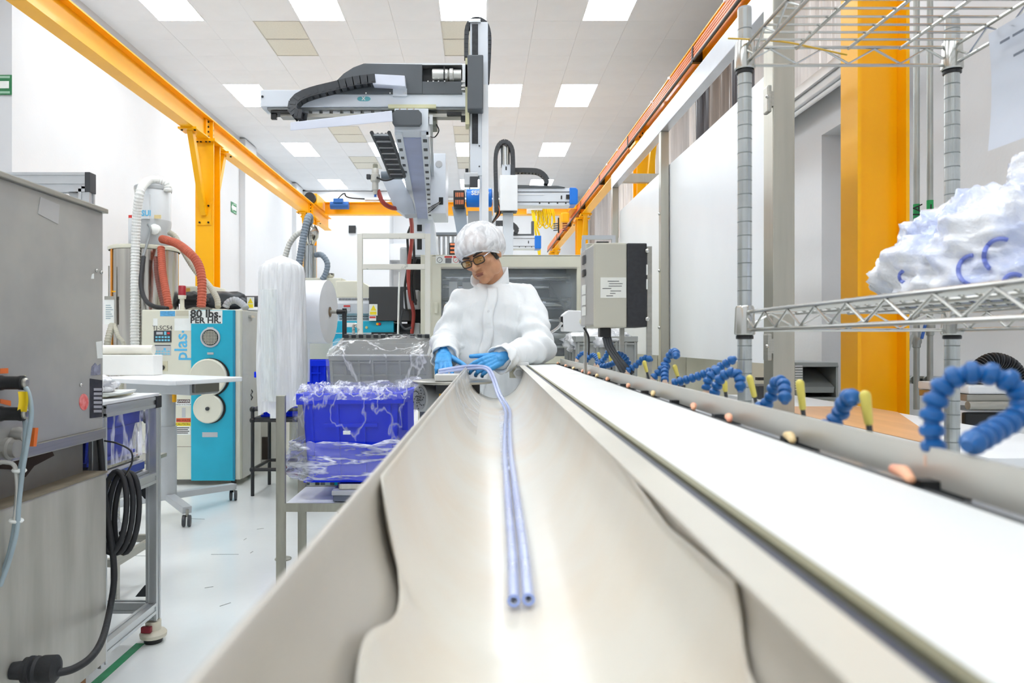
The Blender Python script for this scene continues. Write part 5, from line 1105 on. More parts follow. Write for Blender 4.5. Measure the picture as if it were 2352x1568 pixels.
# ---- grey lattice crate, tipped towards the camera, with clear liner
gY = 3.95
t = thing('lattice_crate', 'tipped grey lattice crate with clear liner left of the worker', 'crate', (px(880,gY), gY, .8))
xf = Matrix.Translation((px(882,gY), gY+.05, .915)) @ Matrix.Rotation(R(14), 4, 'X')
lattice(t, xf, .50, .36, .27, 7, 4, 4)
MB(xf).grid(lambda u, v: (-.27+.54*u, -.21+.39*v, .30 + .02*math.sin(u*7)*math.sin(v*5) - .03*(2*v-1)**2), 20, 14).build('liner', M_LCLR, t, smooth='all')
MB(xf).grid(lambda u, v: (-.275+.55*u, -.206-.012*math.sin(u*20)*v, .28-.15*v), 24, 8).build('liner_skirt', M_LCLR, t, smooth='all')
MB(xf).grid(lambda u, v: (-.24+.48*u, .195, .12+.17*v), 10, 4).build('back_panel', M_GCR, t)
for i in range(12): MB(xf).box(-.25+i*.042, -.225+i*.042, .185, .205, .268, .29).build('rim_tooth', M_DARK, t)
t = thing('tilt_stand', 'dark steel stand holding the tipped grey crate', 'stand', (px(880,gY), gY, 0))
MB(xf).box(-.26, .26, -.19, .19, -.03, -.003).build('top', M_STEEL, t)
for sx in (-.22, .22):
    for sy in (-.15, .15):
        p = xf @ V(sx, sy, -.03); MB().box(p.x-.015, p.x+.015, p.y-.015, p.y+.015, 0, p.z+.01).build('leg', M_DARK, t)
# ---- black pipe rack with more blue crates
bY = 5.6
t = thing('pipe_rack', 'black pipe rack holding blue crates right of the dryer', 'rack', (px(640,bY), bY+.2, 0))
x0, x1 = px(580,bY), px(700,bY); M_BP = mat('black_pipe', '#2a2b2d', .45, var=.1)
for x in (x0, x1):
    for y in (bY, bY+.45): MB().cyl((x, y, 0), (x, y, pz(938,bY)), .014, 12).build('upright', M_BP, t, smooth=True)
for z in (pz(940,bY), pz(965,bY), pz(1078,bY)):
    for y in (bY, bY+.45): MB().cyl((x0, y, z), (x1, y, z), .014, 12).build('pipe', M_BP, t, smooth=True)
    for x in (x0, x1): MB().cyl((x, bY, z), (x, bY+.45, z), .014, 12).build('pipe', M_BP, t, smooth=True)
    for x in (x0, x1): MB().ball((x, bY, z), .024, 10, 6).build('joint', M_BLACK, t, smooth=True)
MB().box(x0, x1, bY+.0, bY+.45, pz(965,bY)+.014, pz(965,bY)+.02).build('deck', M_DARK, t)
MB().box(px(622,bY), px(658,bY), bY-.02, bY-.015, pz(960,bY), pz(938,bY)).build('white_label', M_SW, t)
zr = pz(965,bY)+.022
for (xx, yy, z, w_, h_, rz, lb) in [(660, 5.83, zr, .34, .17, 3, 'lower blue crate on the black pipe rack, half behind the draped bag'), (640, 5.8, zr+.195, .22, .16, -4, 'small blue crate sticking out left of the draped plastic bag'), (730, 5.66, .79, .2, .27, 4, 'blue crate right of the draped bag, behind the tipped grey crate')]:
    t = thing('blue_crate', lb, 'crate', (px(xx,yy), yy, z)); crate(t, Matrix.Translation((px(xx,yy), yy, z)) @ Matrix.Rotation(R(rz), 4, 'Z'), w_, .34, h_, M_BLUE, 4)
t = thing('steel_cart', 'dim steel cart under the blue crate behind the tipped grey crate', 'cart', (px(728,5.66), 5.66, 0))
MB().box(-1.33, -1.17, 5.46, 5.85, .5, .785).build('body', mat('dim_box', '#9fa09c', .5, .3), t); MB().box(-1.3, -1.24, 5.45, 5.46, .55, .72).build('opening', M_BLACK, t)
for x in (-1.31, -1.19):
    for y in (5.48, 5.83): MB().box(x-.015, x+.015, y-.015, y+.015, 0, .55).build('leg', M_DARK, t)
t = thing('machine_base', 'grey machine base with a dark square opening behind the black rack', 'machine base', (px(630,6.9), 6.9, 0))
MB().box(px(560,6.9), px(655,6.9), 6.85, 7.3, 0, .82).build('body', mat('base_grey', '#c3c2bd', .5, var=.06), t); MB().box(px(602,6.85), px(620,6.85), 6.84, 6.85, pz(1055,6.85), pz(1003,6.85)).build('opening', mat('dark_brown', '#2e2420', .6), t)
o = MB().tube(spline([P(640,1060,5.9), P(670,1085,5.8), P(715,1095,5.75), P(770,1085,5.8), P(800,1092,5.9)]), .018, 8).build('red_hose', mat('dull_red_hose', '#7d2f2a', .5), smooth=True); tag(o, 'dull red hose lying behind the stand under the blue crate', 'hose')
# ---- film roll on its black stand, and the draped bag
fY = 4.35; fc = P(757, 716, fY-.1); ax = V(-.995, .09, 0).normalized(); fr = .187
t = thing('film_roll', 'big white film roll on a black stand right of the draped bag', 'roll', (fc.x-.15, fY, 0))
core = MB().lathe_ax(fc, ax, [(.028, -.002), (fr*.6, -.002), (fr, .004), (fr, .3), (.02, .305)], 44).build('roll', mat('white_film', '#f3f5fa', .35, var=.02), t, smooth=True)
MB().lathe_ax(fc - ax*.004, ax, [(.03, 0), (.022, 0), (.022, .02), (.03, .02)], 20).build('core', mat('cardboard_core', '#a98f72', .7), t, smooth=True)
MB().cyl(fc + ax*.32, fc - ax*.09, .011, 12).build('axle', M_STEEL, t, smooth=True)
e = fc - ax*.09
MB().cyl(e + V(0, 0, .02), V(e.x, e.y, 0), .0135, 12).build('upright', M_BP, t, smooth=True); MB().cyl(e + ax*.045, e - ax*.012, .0155, 12).build('axle_clamp', M_BLACK, t, smooth=True)
for q in (e,): MB().lathe([(.05, 0), (.05, .006), (.02, .012)], 16, (q.x, q.y, 0)).build('foot', M_BP, t)
MB().grid(lambda u, v: P(672+42*u, 740, fY-.12) + V(0, .03*math.sin(u*4), -.35*v), 10, 8).build('hanging_film', film('hanging_white_film', '#e9edf8', .45, .8, .2, 6, (3, 3, .3), .4), t, smooth='all')
dY = 3.95; bx = px(648, dY)
t = thing('draped_bag', 'tall white translucent plastic bag draped over an upright post', 'bag', (bx, dY, pz(930,dY)))
mb = MB(); n = 64; rings = []
for k in range(26):
    v = k/25; z = pz(586,dY) + (pz(930,dY)-pz(586,dY))*v
    w0 = .128*min(1, math.sqrt(max(.0001, v*11)))*(1 + .05*v - .12*max(0, v-.75)*2); rg = []
    for i in range(n):
        a = 2*math.pi*i/n; f = 1 + (.03*math.sin(a*7+v*2.2) + .02*math.sin(a*17+2+3*v) + .10*noise.noise(V(math.cos(a)*3, math.sin(a)*3, v*2)))*min(1, v*2.5)
        zz = z + (.05*math.sin(a*1.0+.5) + .018*math.sin(a*5))*max(0, v-.8)*5
        rg.append(mb._v((bx + .008*(v-.5) + w0*f*math.cos(a), dY + w0*.62*f*math.sin(a), zz)))
    rings.append(rg)
mb.skin(rings, cap=False); mb._f(rings[0][::-1])
mb.build('film', film('draped_translucent_film', '#f8fafb', .8, 1.0, .3, 7, (4, 4, .3), .4), t, smooth='all')
MB().grid(lambda u, v: P(601+36*u, 665, dY-.085) + V(0, .012*math.sin(u*6)-.012, -.6*v), 8, 8).build('film_panel', film('pale_film_panel', '#eef5f3', .35, .7, .2, 6, (4, 4, .3), .3), t, smooth='all')
MB().cyl((bx, dY+.02, 0), (bx, dY+.02, pz(600,dY)), .011, 12).build('post', M_GAL, t, smooth=True); MB().lathe([(.045, 0), (.045, .006), (.012, .012)], 20, (bx, dY+.02, 0)).build('post_base', M_GAL, t, smooth=True)
# ---- rotary disc table in front of the worker
ry = 2.66; rc = V(px(1040,ry), ry, pz(874,ry))
t = thing('turntable', 'round steel turntable with a grey motor in front of the worker', 'turntable', (rc.x, ry, 0))
MB().lathe([(.145, -.008), (.148, -.004), (.148, 0), (.142, .002)], 48, rc).build('disc', M_STEEL, t, smooth=True)
MB().box(rc.x-.06, rc.x+.1, ry-.05, ry+.09, rc.z-.045, rc.z-.008).build('gear_head', M_DARK, t, bevel=.004)
mc = P(980, 913, 2.72)
mo = MB().lathe_ax(mc + V(-.025, -.02, 0), (.8, .6, 0), [(.045, 0), (.052, .004), (.052, .045), (.048, .05), (.048, .17)], 28).build('motor', M_GREY, t, smooth=True)
MB().lathe_ax(mc + V(-.025, -.02, 0), (-.8, -.6, 0), [(.044, -.001), (.044, .002)], 24).build('fan_cover', mat('fan_grey', '#9a9da0', .4, .3), mo)
dx_ = V(-.8, -.6, 0)
for k in range(1, 6):
    rr = .008*k
    for a in range(0, 360, 60): 
        u_ = V(.6, -.8, 0); c0 = mc + V(-.025, -.02, 0) + dx_*.0035 + u_*rr*math.cos(R(a+k*17)) + V(0, 0, rr*math.sin(R(a+k*17)))
        MB().cbox(c0, (.003, .007, .004)).build('vent_slot', M_DARK, mo)
MB().box(px(1008,2.6), px(1030,2.6), 2.62, 2.64, pz(915,2.6), pz(893,2.6)).build('warning_label', M_YEL, t)
MB().cyl((rc.x+.03, ry+.02, 0), (rc.x+.03, ry+.02, rc.z-.045), .03, 16).build('pedestal', M_STEEL, t, smooth=True); MB().box(rc.x-.15, rc.x+.12, ry-.12, ry+.16, 0, .02).build('foot', M_STEEL, t)
o = MB().box(px(1000,2.6), px(1064,2.6), 2.56, 2.66, rc.z+.003, rc.z+.027).build('cutting_block', mat('white_nylon', '#f1f0ea', .4), bevel=.003); tag(o, 'small white block on the turntable under the worker\'s hands', 'block')
# ================================================================== moulding machine
mY = 5.2
def K(x, y, o=0): return V(px(x, mY), mY-o, pz(y, mY))
def slab(name, x0, y0, x1, y1, m, parent, d0=0, d1=.02, Y=None, bev=0):
    Y = Y or mY; return MB().box(px(x0,Y), px(x1,Y), Y+d0, Y+d1, pz(y1,Y), pz(y0,Y)).build(name, m, parent, bevel=bev)
t = thing('moulding_machine', 'cream injection moulding machine with window behind the worker', 'machine', (px(1150,mY), 6, 0))
M_GLS = film('guard_glass', '#c9d2da', .1, .25, .04, 2, (1, 1, 1), 0)
ds = .9
fr = MB()
for (a, b, c_, d_) in ((992,586,1334,614), (992,614,1013,830), (1325,614,1340,830), (992,818,1340,835)): fr.box(px(a,mY), px(c_,mY), mY, mY+.06, pz(d_,mY), pz(b,mY))
fr.build('guard_frame', M_CREAM, t, bevel=.003)
slab('top_cover', 966, 585, 1340, 588, M_CREAM, t, .0, ds)
slab('left_panel', 966, 588, 992, 790, M_CREAM, t, .0, .5, bev=.004); slab('side_cover', 1334, 588, 1342, 1160, M_CREAM, t, .06, ds)
slab('lower_body', 960, 836, 1342, 1163, M_CREAM, t, .0, ds, bev=.006)
slab('back_wall', 992, 590, 1334, 830, mat('machine_interior', '#8f969c', .4, .3, var=.1, scale=4), t, ds-.03, ds)
slab('window_pane', 1013, 614, 1325, 818, M_GLS, t, .03, .034)
slab('window_rail', 1013, 613, 1325, 617, M_STEEL, t, -.006, .03); slab('handle', 998, 695, 1006, 720, M_CREAM, t, -.025, 0, bev=.004)
M_CHR = mat('tie_bar_chrome', '#c6ccd2', .12, 1, var=.02)
for y, r_ in ((625,.03), (648,.02), (690,.05), (732,.025), (772,.06), (800,.04)):
    MB().cyl(K(1010, y, -.45 + r_), K(1327, y, -.45 + r_), r_, 18).build('tie_bar', M_CHR, t, smooth=True)
slab('platen', 1028, 640, 1048, 815, M_ALU, t, .25, .6); slab('platen', 1060, 640, 1090, 815, mat('platen_white', '#d8dadb', .4), t, .3, .6)
slab('mould_block', 1100, 655, 1230, 815, mat('mould_dark', '#4b525a', .35, .5), t, .35, .6)
slab('dark_cover', 1268, 645, 1322, 678, M_DARK, t, .2, .24); MB().bar(K(1275, 652, -.2), K(1312, 716, -.2), .025, .02).build('arm_strut', M_DARK, t)
slab('dark_base', 1018, 800, 1322, 816, M_BLACK, t, .1, .6)
MB().lathe_ax(K(1025, 703, -.1), (0, -1, 0), [(.022, 0), (.022, .02)], 14).build('brass_fitting', mat('brass', '#c79a45', .3, .8), t); slab('fitting_bar', 1014, 699, 1036, 707, M_DARK, t, .12, .16)
ws = slab('warning_sheet', 1001, 587, 1068, 605, M_SW, t, -.003, 0)
for x0 in (1021, 1041): slab('print_band', x0, 588, x0+18, 592, mat('band_red', '#cf3b38', .5), ws, -.0045, -.003)
for x0 in (1023, 1054): slab('print_box', x0, 593, x0+14, 604, mat('print_grey', '#77777a', .5), ws, -.0045, -.003)
for x0 in (1010, 1047):
    m = MB(); c0 = K(x0, 597, .0035); A = m.ring(c0, V(1,0,0), V(0,0,1), .02, 20); B = m.ring(c0, V(1,0,0), V(0,0,1), .0165, 20)
    for i in range(20): m._f([A[i], A[(i+1) % 20], B[(i+1) % 20], B[i]])
    m.build('print_ring', mat('band_red', '#cf3b38') if x0 > 1020 else M_INK, ws); MB().bar(c0 + V(-.008,0,-.008), c0 + V(.01,0,.008), .004, .001).build('print_mark', M_INK, ws)
# injection side, left of the guard
iY = 5.9
t2 = thing('injection_unit', 'grey-white injection unit with black cover left of the guard window', 'machine', (px(850,iY), iY+.3, 0))
def S(name, x0, y0, x1, y1, m, d0=0, d1=.3, bev=0, par=None): return MB().box(px(x0,iY), px(x1,iY), iY+d0, iY+d1, pz(y1,iY), pz(y0,iY)).build(name, m, par or t2, bevel=bev)
S('upper_cover', 765, 642, 822, 682, M_CREAM, .1, .6, .01); MB().prism([(px(822,iY),pz(642,iY)), (px(850,iY),pz(660,iY)), (px(850,iY),pz(682,iY)), (px(822,iY),pz(682,iY))], iY+.1, iY+.6).build('sloped_cover', M_CREAM, t2)
vb = S('vent_band', 765, 682, 850, 695, M_WHITE, .1, .6)
for i in range(22): S('vent_slot', 773+i*3.4, 683, 774.6+i*3.4, 688, M_DARK, .094, .1, 0, vb)
S('barrel_cover', 765, 695, 850, 720, mat('barrel_grey', '#c9ccd0', .35), .05, .6, .006); S('lower_band', 765, 720, 850, 737, M_WHITE, .1, .6)
for k in range(2):
    for i in range(22): S('vent_slot', 775+i*3.4, 724+k*6, 776.5+i*3.4, 727+k*6, M_DARK, .094, .1, 0, vb)
S('black_cover', 849, 659, 942, 737, mat('black_cover', '#3a3b3c', .5, var=.05, scale=2), -.05, .3, .006)
S('teal_base', 765, 737, 905, 764, M_TEAL, -.02, .55, .006); S('base_trim', 765, 764, 890, 766, M_SW, -.024, .5); S('teal_base', 765, 766, 880, 1120, M_TEAL, -.02, .55, .004)
S('grey_machine_block', 905, 742, 965, 772, M_DARK, .1, .4, .006); S('black_rail', 855, 763, 965, 769, M_BLACK, -.05, .1)
S('dark_column', 930, 588, 968, 790, M_BLACK, .2, .5); S('white_label', 791, 741, 818, 751, M_SW, -.023, -.02)
for x, m in ((843, mat('knob_cream', '#e2cf86', .4)), (868, M_YEL), (873, mat('key_red', '#d8262b'))): MB().lathe_ax(V(px(x,iY), iY-.02, pz(752 if x < 850 else 744, iY)), (0, -1, 0), [(.012, 0), (.01, .012)], 12).build('button', m, t2, smooth=True)
w1 = S('warning_label', 850, 699, 869, 725, M_SW, -.054, -.05); S('print_band', 852, 716, 867, 723, mat('label_yellow', '#f4dd2c'), -.0555, -.054, 0, w1)
MB().prism([(px(853,iY),pz(714,iY)), (px(867,iY),pz(714,iY)), (px(860,iY),pz(701,iY))], iY-.0555, iY-.054).build('warning_triangle', mat('label_yellow', '#f4dd2c'), w1)
w2 = S('danger_label', 850, 726, 866, 737, M_SW, -.054, -.05); S('print_band', 851, 727, 865, 731, mat('band_red', '#cf3b38'), -.0555, -.054, 0, w2)
w3 = S('danger_label', 787, 700, 802, 715, M_GREY, .044, .05); S('print_band', 787, 700, 802, 704, mat('band_red', '#cf3b38'), .042, .044, 0, w3)
S('junction_box', 930, 668, 966, 711, M_GREY, -.12, 0, .014); MB().lathe_ax(V(px(952,iY-.12), iY-.12, pz(690,iY-.12)), (0, -1, 0), [(.022, 0), (.022, .01), (.012, .012), (.012, .02)], 16).build('push_button', M_BLACK, t2, smooth=True)
S('small_box', 952, 742, 966, 768, M_GREY, -.1, 0, .006); S('gauge_block', 918, 566, 935, 612, M_GREY, .0, .15, .02)
def hang(name, pts, r, m, label, cat='hose'):
    o = MB().tube(spline(pts, 8), r, 10).build(name, m, None, smooth=True); return tag(o, label, cat)
M_RED = mat('red_air_hose', '#b0443c', .4, var=.05)
hang('air_hose', [P(868,437,4.6), P(880,465,4.6), P(905,478,4.7), P(928,472,4.8), P(937,466,4.9), P(942,490,5.0), P(946,520,5.2), P(945,560,5.4), P(940,600,5.5), P(938,640,5.6), P(942,680,5.65), P(950,720,5.75), P(946,765,5.8)], .015, M_RED, 'red air hose sagging from the valve and running down the machine')
for k, pts in enumerate(([(943,520),(936,545),(938,600),(930,660),(934,715)], [(948,535),(951,580),(950,650),(955,700)], [(955,590),(944,640),(948,690)])):
    hang('cable', [P(*p, 5.62) for p in pts], .01, M_BLACK, ['black cable hanging left of the red air hose', 'black cable hanging right of the red air hose', 'short black cable behind the junction box'][k], 'cable')
hang('cable', [P(918,625,5.6), P(916,680,5.6), P(915,730,5.6), P(914,775,5.6)], .008, M_SW, 'thin white cable hanging in front of the black cover', 'cable')
hang('cable', [P(925,712,5.6), P(920,740,5.6), P(930,755,5.6), P(945,752,5.6)], .009, M_DARK, 'dark cable drooping below the grey junction box', 'cable')
# lying black arm and label at the far left unit (seen above the dryer)
t3 = thing('barrel_unit', 'black injection head and pale housing seen above the dryer top', 'machine', (px(510,7.6), 7.6, 0)); jY = 7.6
MB().box(px(410,jY), px(480,jY), jY+.1, jY+.5, pz(712,jY), pz(655,jY)).build('housing', M_CREAM, t3, bevel=.01); MB().box(px(417,jY), px(428,jY), jY+.09, jY+.1, pz(690,jY), pz(660,jY)).build('amber_window', mat('amber', '#d8a850', .4), t3)
lump((px(455,jY), jY-.1, pz(690,jY)), .1, (1.8, .9, .75), .3, 2.5, 3.3, 32, 18).build('cover_sleeve', M_RUBBER, t3, smooth='all'); lump((px(520,jY), jY-.05, pz(690,jY)), .1, (2.4, .9, .9), .22, 1.6, 6.3, 32, 18).build('cover_sleeve', mat('slate_black', '#3f4348', .4), t3, smooth='all')
MB().cyl((px(455,jY), jY, pz(692,jY)), (px(600,jY), jY, pz(692,jY)), .06, 18).build('barrel', mat('slate_black', '#3f4348'), t3, smooth=True); MB().box(px(470,jY), px(600,jY), jY-.1, jY+.4, .0, pz(712,jY)).build('base', M_GREY, t3)
wl = MB().box(px(577,jY), px(592,jY), jY-.14, jY-.12, pz(710,jY), pz(684,jY)).build('warning_label', M_SW, t3); MB().prism([(px(579,jY),pz(698,jY)), (px(591,jY),pz(698,jY)), (px(585,jY),pz(686,jY))], jY-.142, jY-.14).build('warning_triangle', mat('label_yellow', '#f4dd2c'), wl); MB().box(px(579,jY), px(591,jY), jY-.142, jY-.14, pz(708,jY), pz(700,jY)).build('print_band', mat('label_yellow', '#f4dd2c'), wl)
# silver loader with slate hoses behind the draped bag
vY = 6.4; vx = px(712, vY)
t = thing('vacuum_loader', 'silver vacuum loader with clear tube behind the film roll', 'loader', (vx, vY, pz(640,vY)))
MB().lathe([(.055, pz(640,vY)), (.055, pz(565,vY))], 20, (vx, vY, 0)).build('sight_tube', mat('clear_tube_grey', '#c2c7c9', .12, .6, stretch=(30, 30, 1)), t, smooth=True)
MB().lathe([(.03, pz(566,vY)), (.05, pz(555,vY)), (.075, pz(545,vY)), (.08, pz(530,vY)), (.06, pz(518,vY)), (.02, pz(514,vY))], 20, (vx, vY, 0)).build('pump_head', M_STAIN, t, smooth=True)
for k in range(4):
    a = R(45+90*k); MB().cyl((vx+.06*math.cos(a), vY+.06*math.sin(a), pz(640,vY)), (vx+.06*math.cos(a), vY+.06*math.sin(a), pz(562,vY)), .006, 6).build('tie_rod', M_STEEL, t)
MB().box(vx-.16, vx+.3, vY-.1, vY+.3, 0, pz(640,vY)).build('feed_box', M_CREAM, t, bevel=.01)
MB().lathe([(.03, pz(641,vY)), (.05, pz(634,vY)), (.05, pz(628,vY))], 14, (px(755,vY), vY, 0)).build('valve', M_STAIN, t, smooth=True)
ribbed('ribbed_hose', [P(683,645,6.2), P(688,600,6.2), P(698,540,6.2), P(706,505,6.22), P(711,497,6.3), P(712,512,6.38)], .03, M_HBL, 'thick slate grey hose rising steeply behind the draped bag')
ribbed('ribbed_hose', [P(655,590,6.3), P(665,560,6.3), P(680,540,6.3), P(694,533,6.3)], .024, mat('pale_hose', '#c9c9c3', .5), 'pale hose arching out above the draped bag')
ribbed('ribbed_hose', [P(725,585,6.35), P(740,586,6.3), P(752,605,6.28), P(748,628,6.28), P(738,645,6.28)], .024, M_HBL, 'slate hose curling down right of the silver loader')
# white painted pipe gate
gY = 4.55
t = thing('pipe_gate', 'chipped white painted tube gate in front of the moulding machine', 'gate', (px(905,gY), gY, 0))
M_GT = mat('chipped_white_paint', '#eceadf', .4, var=.04, scale=16, col2='#a3a59d', lo=.30, hi=.36)
for x in (826, 982): MB().box(px(x-6,gY), px(x+6,gY), gY, gY+.033, 0, pz(536,gY)).build('post', M_GT, t, bevel=.003)
for y in (541, 612, 900): MB().box(px(832,gY), px(976,gY), gY+.002, gY+.031, pz(y+6,gY), pz(y-6,gY)).build('rail', M_GT, t, bevel=.003)
o = MB().tube(spline([P(812,1184,4.9), P(812,800,4.9), P(812,757,4.9), P(812,748,4.9), P(818,745,4.9), P(822,752,4.9)]), .01, 8).build('tap', M_CHROME, smooth=True); o.name = 'pipe_fitting'; tag(o, 'small bent chrome fitting beside the gate foot', 'fitting')
# ================================================================== robots
M_LINK = mat('cable_chain_black', '#3a3d41', .5, var=.1)
LINKS = {}
def chain(parent, pts, w_, h_, side=(0, 1, 0), m=None, name='chain_link', step=None):
    """drag chain: one link object after another along a path"""
    m = m or M_LINK; step = step or h_*.82; key = (round(w_, 4), round(h_, 4), m.name, round(step, 4))
    if key not in LINKS:
        mb = MB(); L_ = step*1.12
        mb.box(0, L_, -w_/2, -w_/2+w_*.14, -h_/2, h_/2).box(0, L_, w_/2-w_*.14, w_/2, -h_/2, h_/2)
        mb.box(L_*.2, L_*.75, -w_/2+w_*.14, w_/2-w_*.14, h_/2-h_*.16, h_/2).box(L_*.2, L_*.75, -w_/2+w_*.14, w_/2-w_*.14, -h_/2, -h_/2+h_*.16)
        mb.box(L_*.1, L_*.5, -w_/2-w_*.03, w_/2+w_*.03, -h_*.34, h_*.34)
        LINKS[key] = mb.mesh(name, m)
    rs = resample(spline(pts, 10), step)
    for a, b in zip(rs, rs[1:]):
        x = (b-a).normalized(); y = Vector(side); y = (y - x*x.dot(y)).normalized(); z = x.cross(y)
        o = link(name, LINKS[key], parent)
        mw = Matrix((x, y, z)).transposed().to_4x4(); mw.translation = a
        o.matrix_parent_inverse = Matrix.Translation(-parent.location) if parent.get('_w') else Matrix()
        o.matrix_basis = mw
rY = 3.45
t = thing('gantry_robot', 'big white and grey take-out robot with horizontal arm and tall mast', 'robot', (px(960,5.9), 5.9, pz(590,5.9)))
# traverse beam
bd = V(-.0576, 1, .012); q0 = P(945, 300, 3.38)
def Bp(s, x, z): return q0 + bd*s + V(x, 0, z)
def bbox(name, s0, s1, x0, x1, z0, z1, m, par=None, bev=0):
    c = [Bp(s0,x0,z0), Bp(s0,x1,z0), Bp(s1,x1,z0), Bp(s1,x0,z0), Bp(s0,x0,z1), Bp(s0,x1,z1), Bp(s1,x1,z1), Bp(s1,x0,z1)]
    return MB().hexa(c).build(name, m, par or t, bevel=bev)
M_LIL = mat('pale_lilac_grey', '#dfe4f2', .35, var=.04)  # pale lilac grey of the chain sleeve, tray arm and recess
tb = bbox('traverse_beam', 0, 2.7, -.08, .08, .0, .105, M_ROB, None, .004)
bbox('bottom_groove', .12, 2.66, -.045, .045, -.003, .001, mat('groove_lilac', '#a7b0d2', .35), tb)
for s in (-1, 1): bbox('rail', .02, 2.66, s*.062-.018, s*.062+.018, -.014, 0, M_ROB, tb)
for i in range(14):
    s = .1 + i*.17; bbox('slot_bolt', s, s+.045, .052, .072, -.017, -.013, M_DARK, tb)
    if i < 5: bbox('slot_bolt', s, s+.045, -.072, -.055, -.017, -.013, M_DARK, tb)
bbox('side_rail', .0, 2.6, .084, .1, .03, .075, M_ALU, tb)
MB().prism([(px(903,3.36)+.006,pz(290,3.36)),(px(967,3.36)-.006,pz(290,3.36)),(px(969,3.36),pz(284,3.36)),(px(969,3.36),pz(262,3.36)),(px(962,3.36),pz(254,3.36)),(px(910,3.36),pz(254,3.36)),(px(902,3.36),pz(262,3.36)),(px(902,3.36),pz(284,3.36))], 3.345, 3.37).build('end_cover', M_ROBG, t, bevel=.003)
for x in (918, 935, 950): MB().cyl(P(x, 253, 3.36), P(x, 248, 3.36), .004, 8).build('cover_screw', M_CHROME, t)
MB().box(px(983,3.5), px(1003,3.5), 3.5, 3.6, pz(290,3.5), pz(253,3.5)).build('side_motor', mat('olive_grey', '#7f8276', .4, .3), t, bevel=.005); MB().box(px(895,3.5), px(1003,3.5), 3.44, 3.62, pz(257,3.5), pz(249,3.5)).build('carriage_plate', mat('pale_yellow_plate', '#d9d6ae', .4), t)
MB().box(px(979,3.4), px(988,3.4), 3.4, 3.41, pz(314,3.4), pz(272,3.4)).build('sensor_bracket', M_WHITE, t); MB().tube(spline([P(1002,285,3.5), P(1008,300,3.5), P(998,315,3.48), P(985,312,3.42)]), .003, 6).build('sensor_cable', M_BLACK, t)
# kick arm across
def A(x, y, o=0): return V(px(x, rY), rY-o, pz(y, rY))
def ab(name, x0, y0, x1, y1, m, d0=0, d1=.1, bev=0, par=None): return MB().box(px(x0,rY), px(x1,rY), rY+d0, rY+d1, pz(y1,rY), pz(y0,rY)).build(name, m, par or t, bevel=bev)
ka = ab('kick_arm', 598, 206, 1072, 245, M_ROB, 0, .12, .004)
ab('arm_rail', 612, 245, 1070, 250, mat('dim_rail', '#8d9090', .35, .6), .01, .1, 0, ka); ab('arm_underrail', 640, 256, 1070, 264, M_STEEL, .03, .08, 0, ka); ab('rail_stop', 620, 252, 664, 257, M_BLACK, .01, .08, 0, ka); ab('rail_hook', 619, 257, 632, 270, M_BLACK, .02, .04, .002, ka); ab('rail_hook', 1058, 262, 1072, 272, M_BLACK, .02, .06, .002, ka); ab('rail_stop', 1026, 255, 1060, 262, M_BLACK, .01, .06, 0, ka)
for i in range(9): ab('under_plate', 690+i*24, 250, 706+i*24, 256, M_ALU, .03, .09, 0, ka)
MB().ball(A(603, 222, .002), .006, 8, 5).build('screw', M_DARK, ka)
lg = MB().prism([(A(836,0).x + .02*math.cos(R(a))*1.0 - .012*(1 if 90 < a < 270 else -1), A(0,227).z + .011*math.sin(R(a))) for a in range(0, 360, 15)], rY-.002, rY, 'y').build('badge', mat('badge_teal', '#5fb0b8', .4), ka); text('lettering', 'X', .022, A(835, 227, .003), FACE, M_SW, lg, bold=.001)
cv = [(752,212),(768,192),(790,170),(812,156),(836,147),(970,149),(970,217),(752,217)]
MB().prism([(px(x,rY), pz(y,rY)) for x, y in cv], rY-.008, rY+.12).build('arm_cover', M_ROBG, t, bevel=.002)
ab('cover_top', 838, 145, 1064, 149, M_ALU, .0, .12); ab('black_recess', 970, 150, 1062, 188, M_BLACK, .05, .12); ab('lower_cover', 970, 188, 1062, 217, M_ROBG, -.006, .1, .002)
mo = MB().lathe_ax(A(992, 170, -.02), (1, 0, 0), [(.02, 0), (.031, .002), (.031, .075), (.026, .08), (.034, .085), (.034, .1), (.028, .105), (.028, .14)], 18).build('servo_motor', mat('silver_cast', '#d4d4cf', .3, .6), t, smooth=True)
ab('motor_band', 1019, 155, 1022, 184, M_BLACK, -.02, .0, 0, mo)
for x in (982, 994, 1006, 1020, 840, 895, 930): ab('screw', x, 214 if x < 960 else 187, x+3, 217 if x < 960 else 190, M_CHROME, -.012, -.006)
sl = MB().hexa([A(860,203,.06),A(934,207,.05),A(934,207,-.0),A(860,203,-.0),A(860,180,.06),A(932,182,.05),A(932,182,-.0),A(860,180,-.0)]).build('chain_sleeve', M_LIL, t, bevel=.003); ab('sleeve_foot', 903, 205, 935, 222, M_ROB, -.01, .0)
chain(t, [A(866,190,.035), A(820,196,.035), A(770,208,.035), A(725,219,.035), A(695,232,.04), A(681,250,.05), A(682,266,.06), A(694,276,.07), A(712,277,.08)], .055, .042)
MB().hexa([P(667,300,3.36), P(902,279,3.27), P(902,279,3.33), P(667,300,3.42), P(667,281,3.36), P(900,254,3.27), P(900,254,3.33), P(667,281,3.42)]).build('tray_arm', M_LIL, t, bevel=.003)
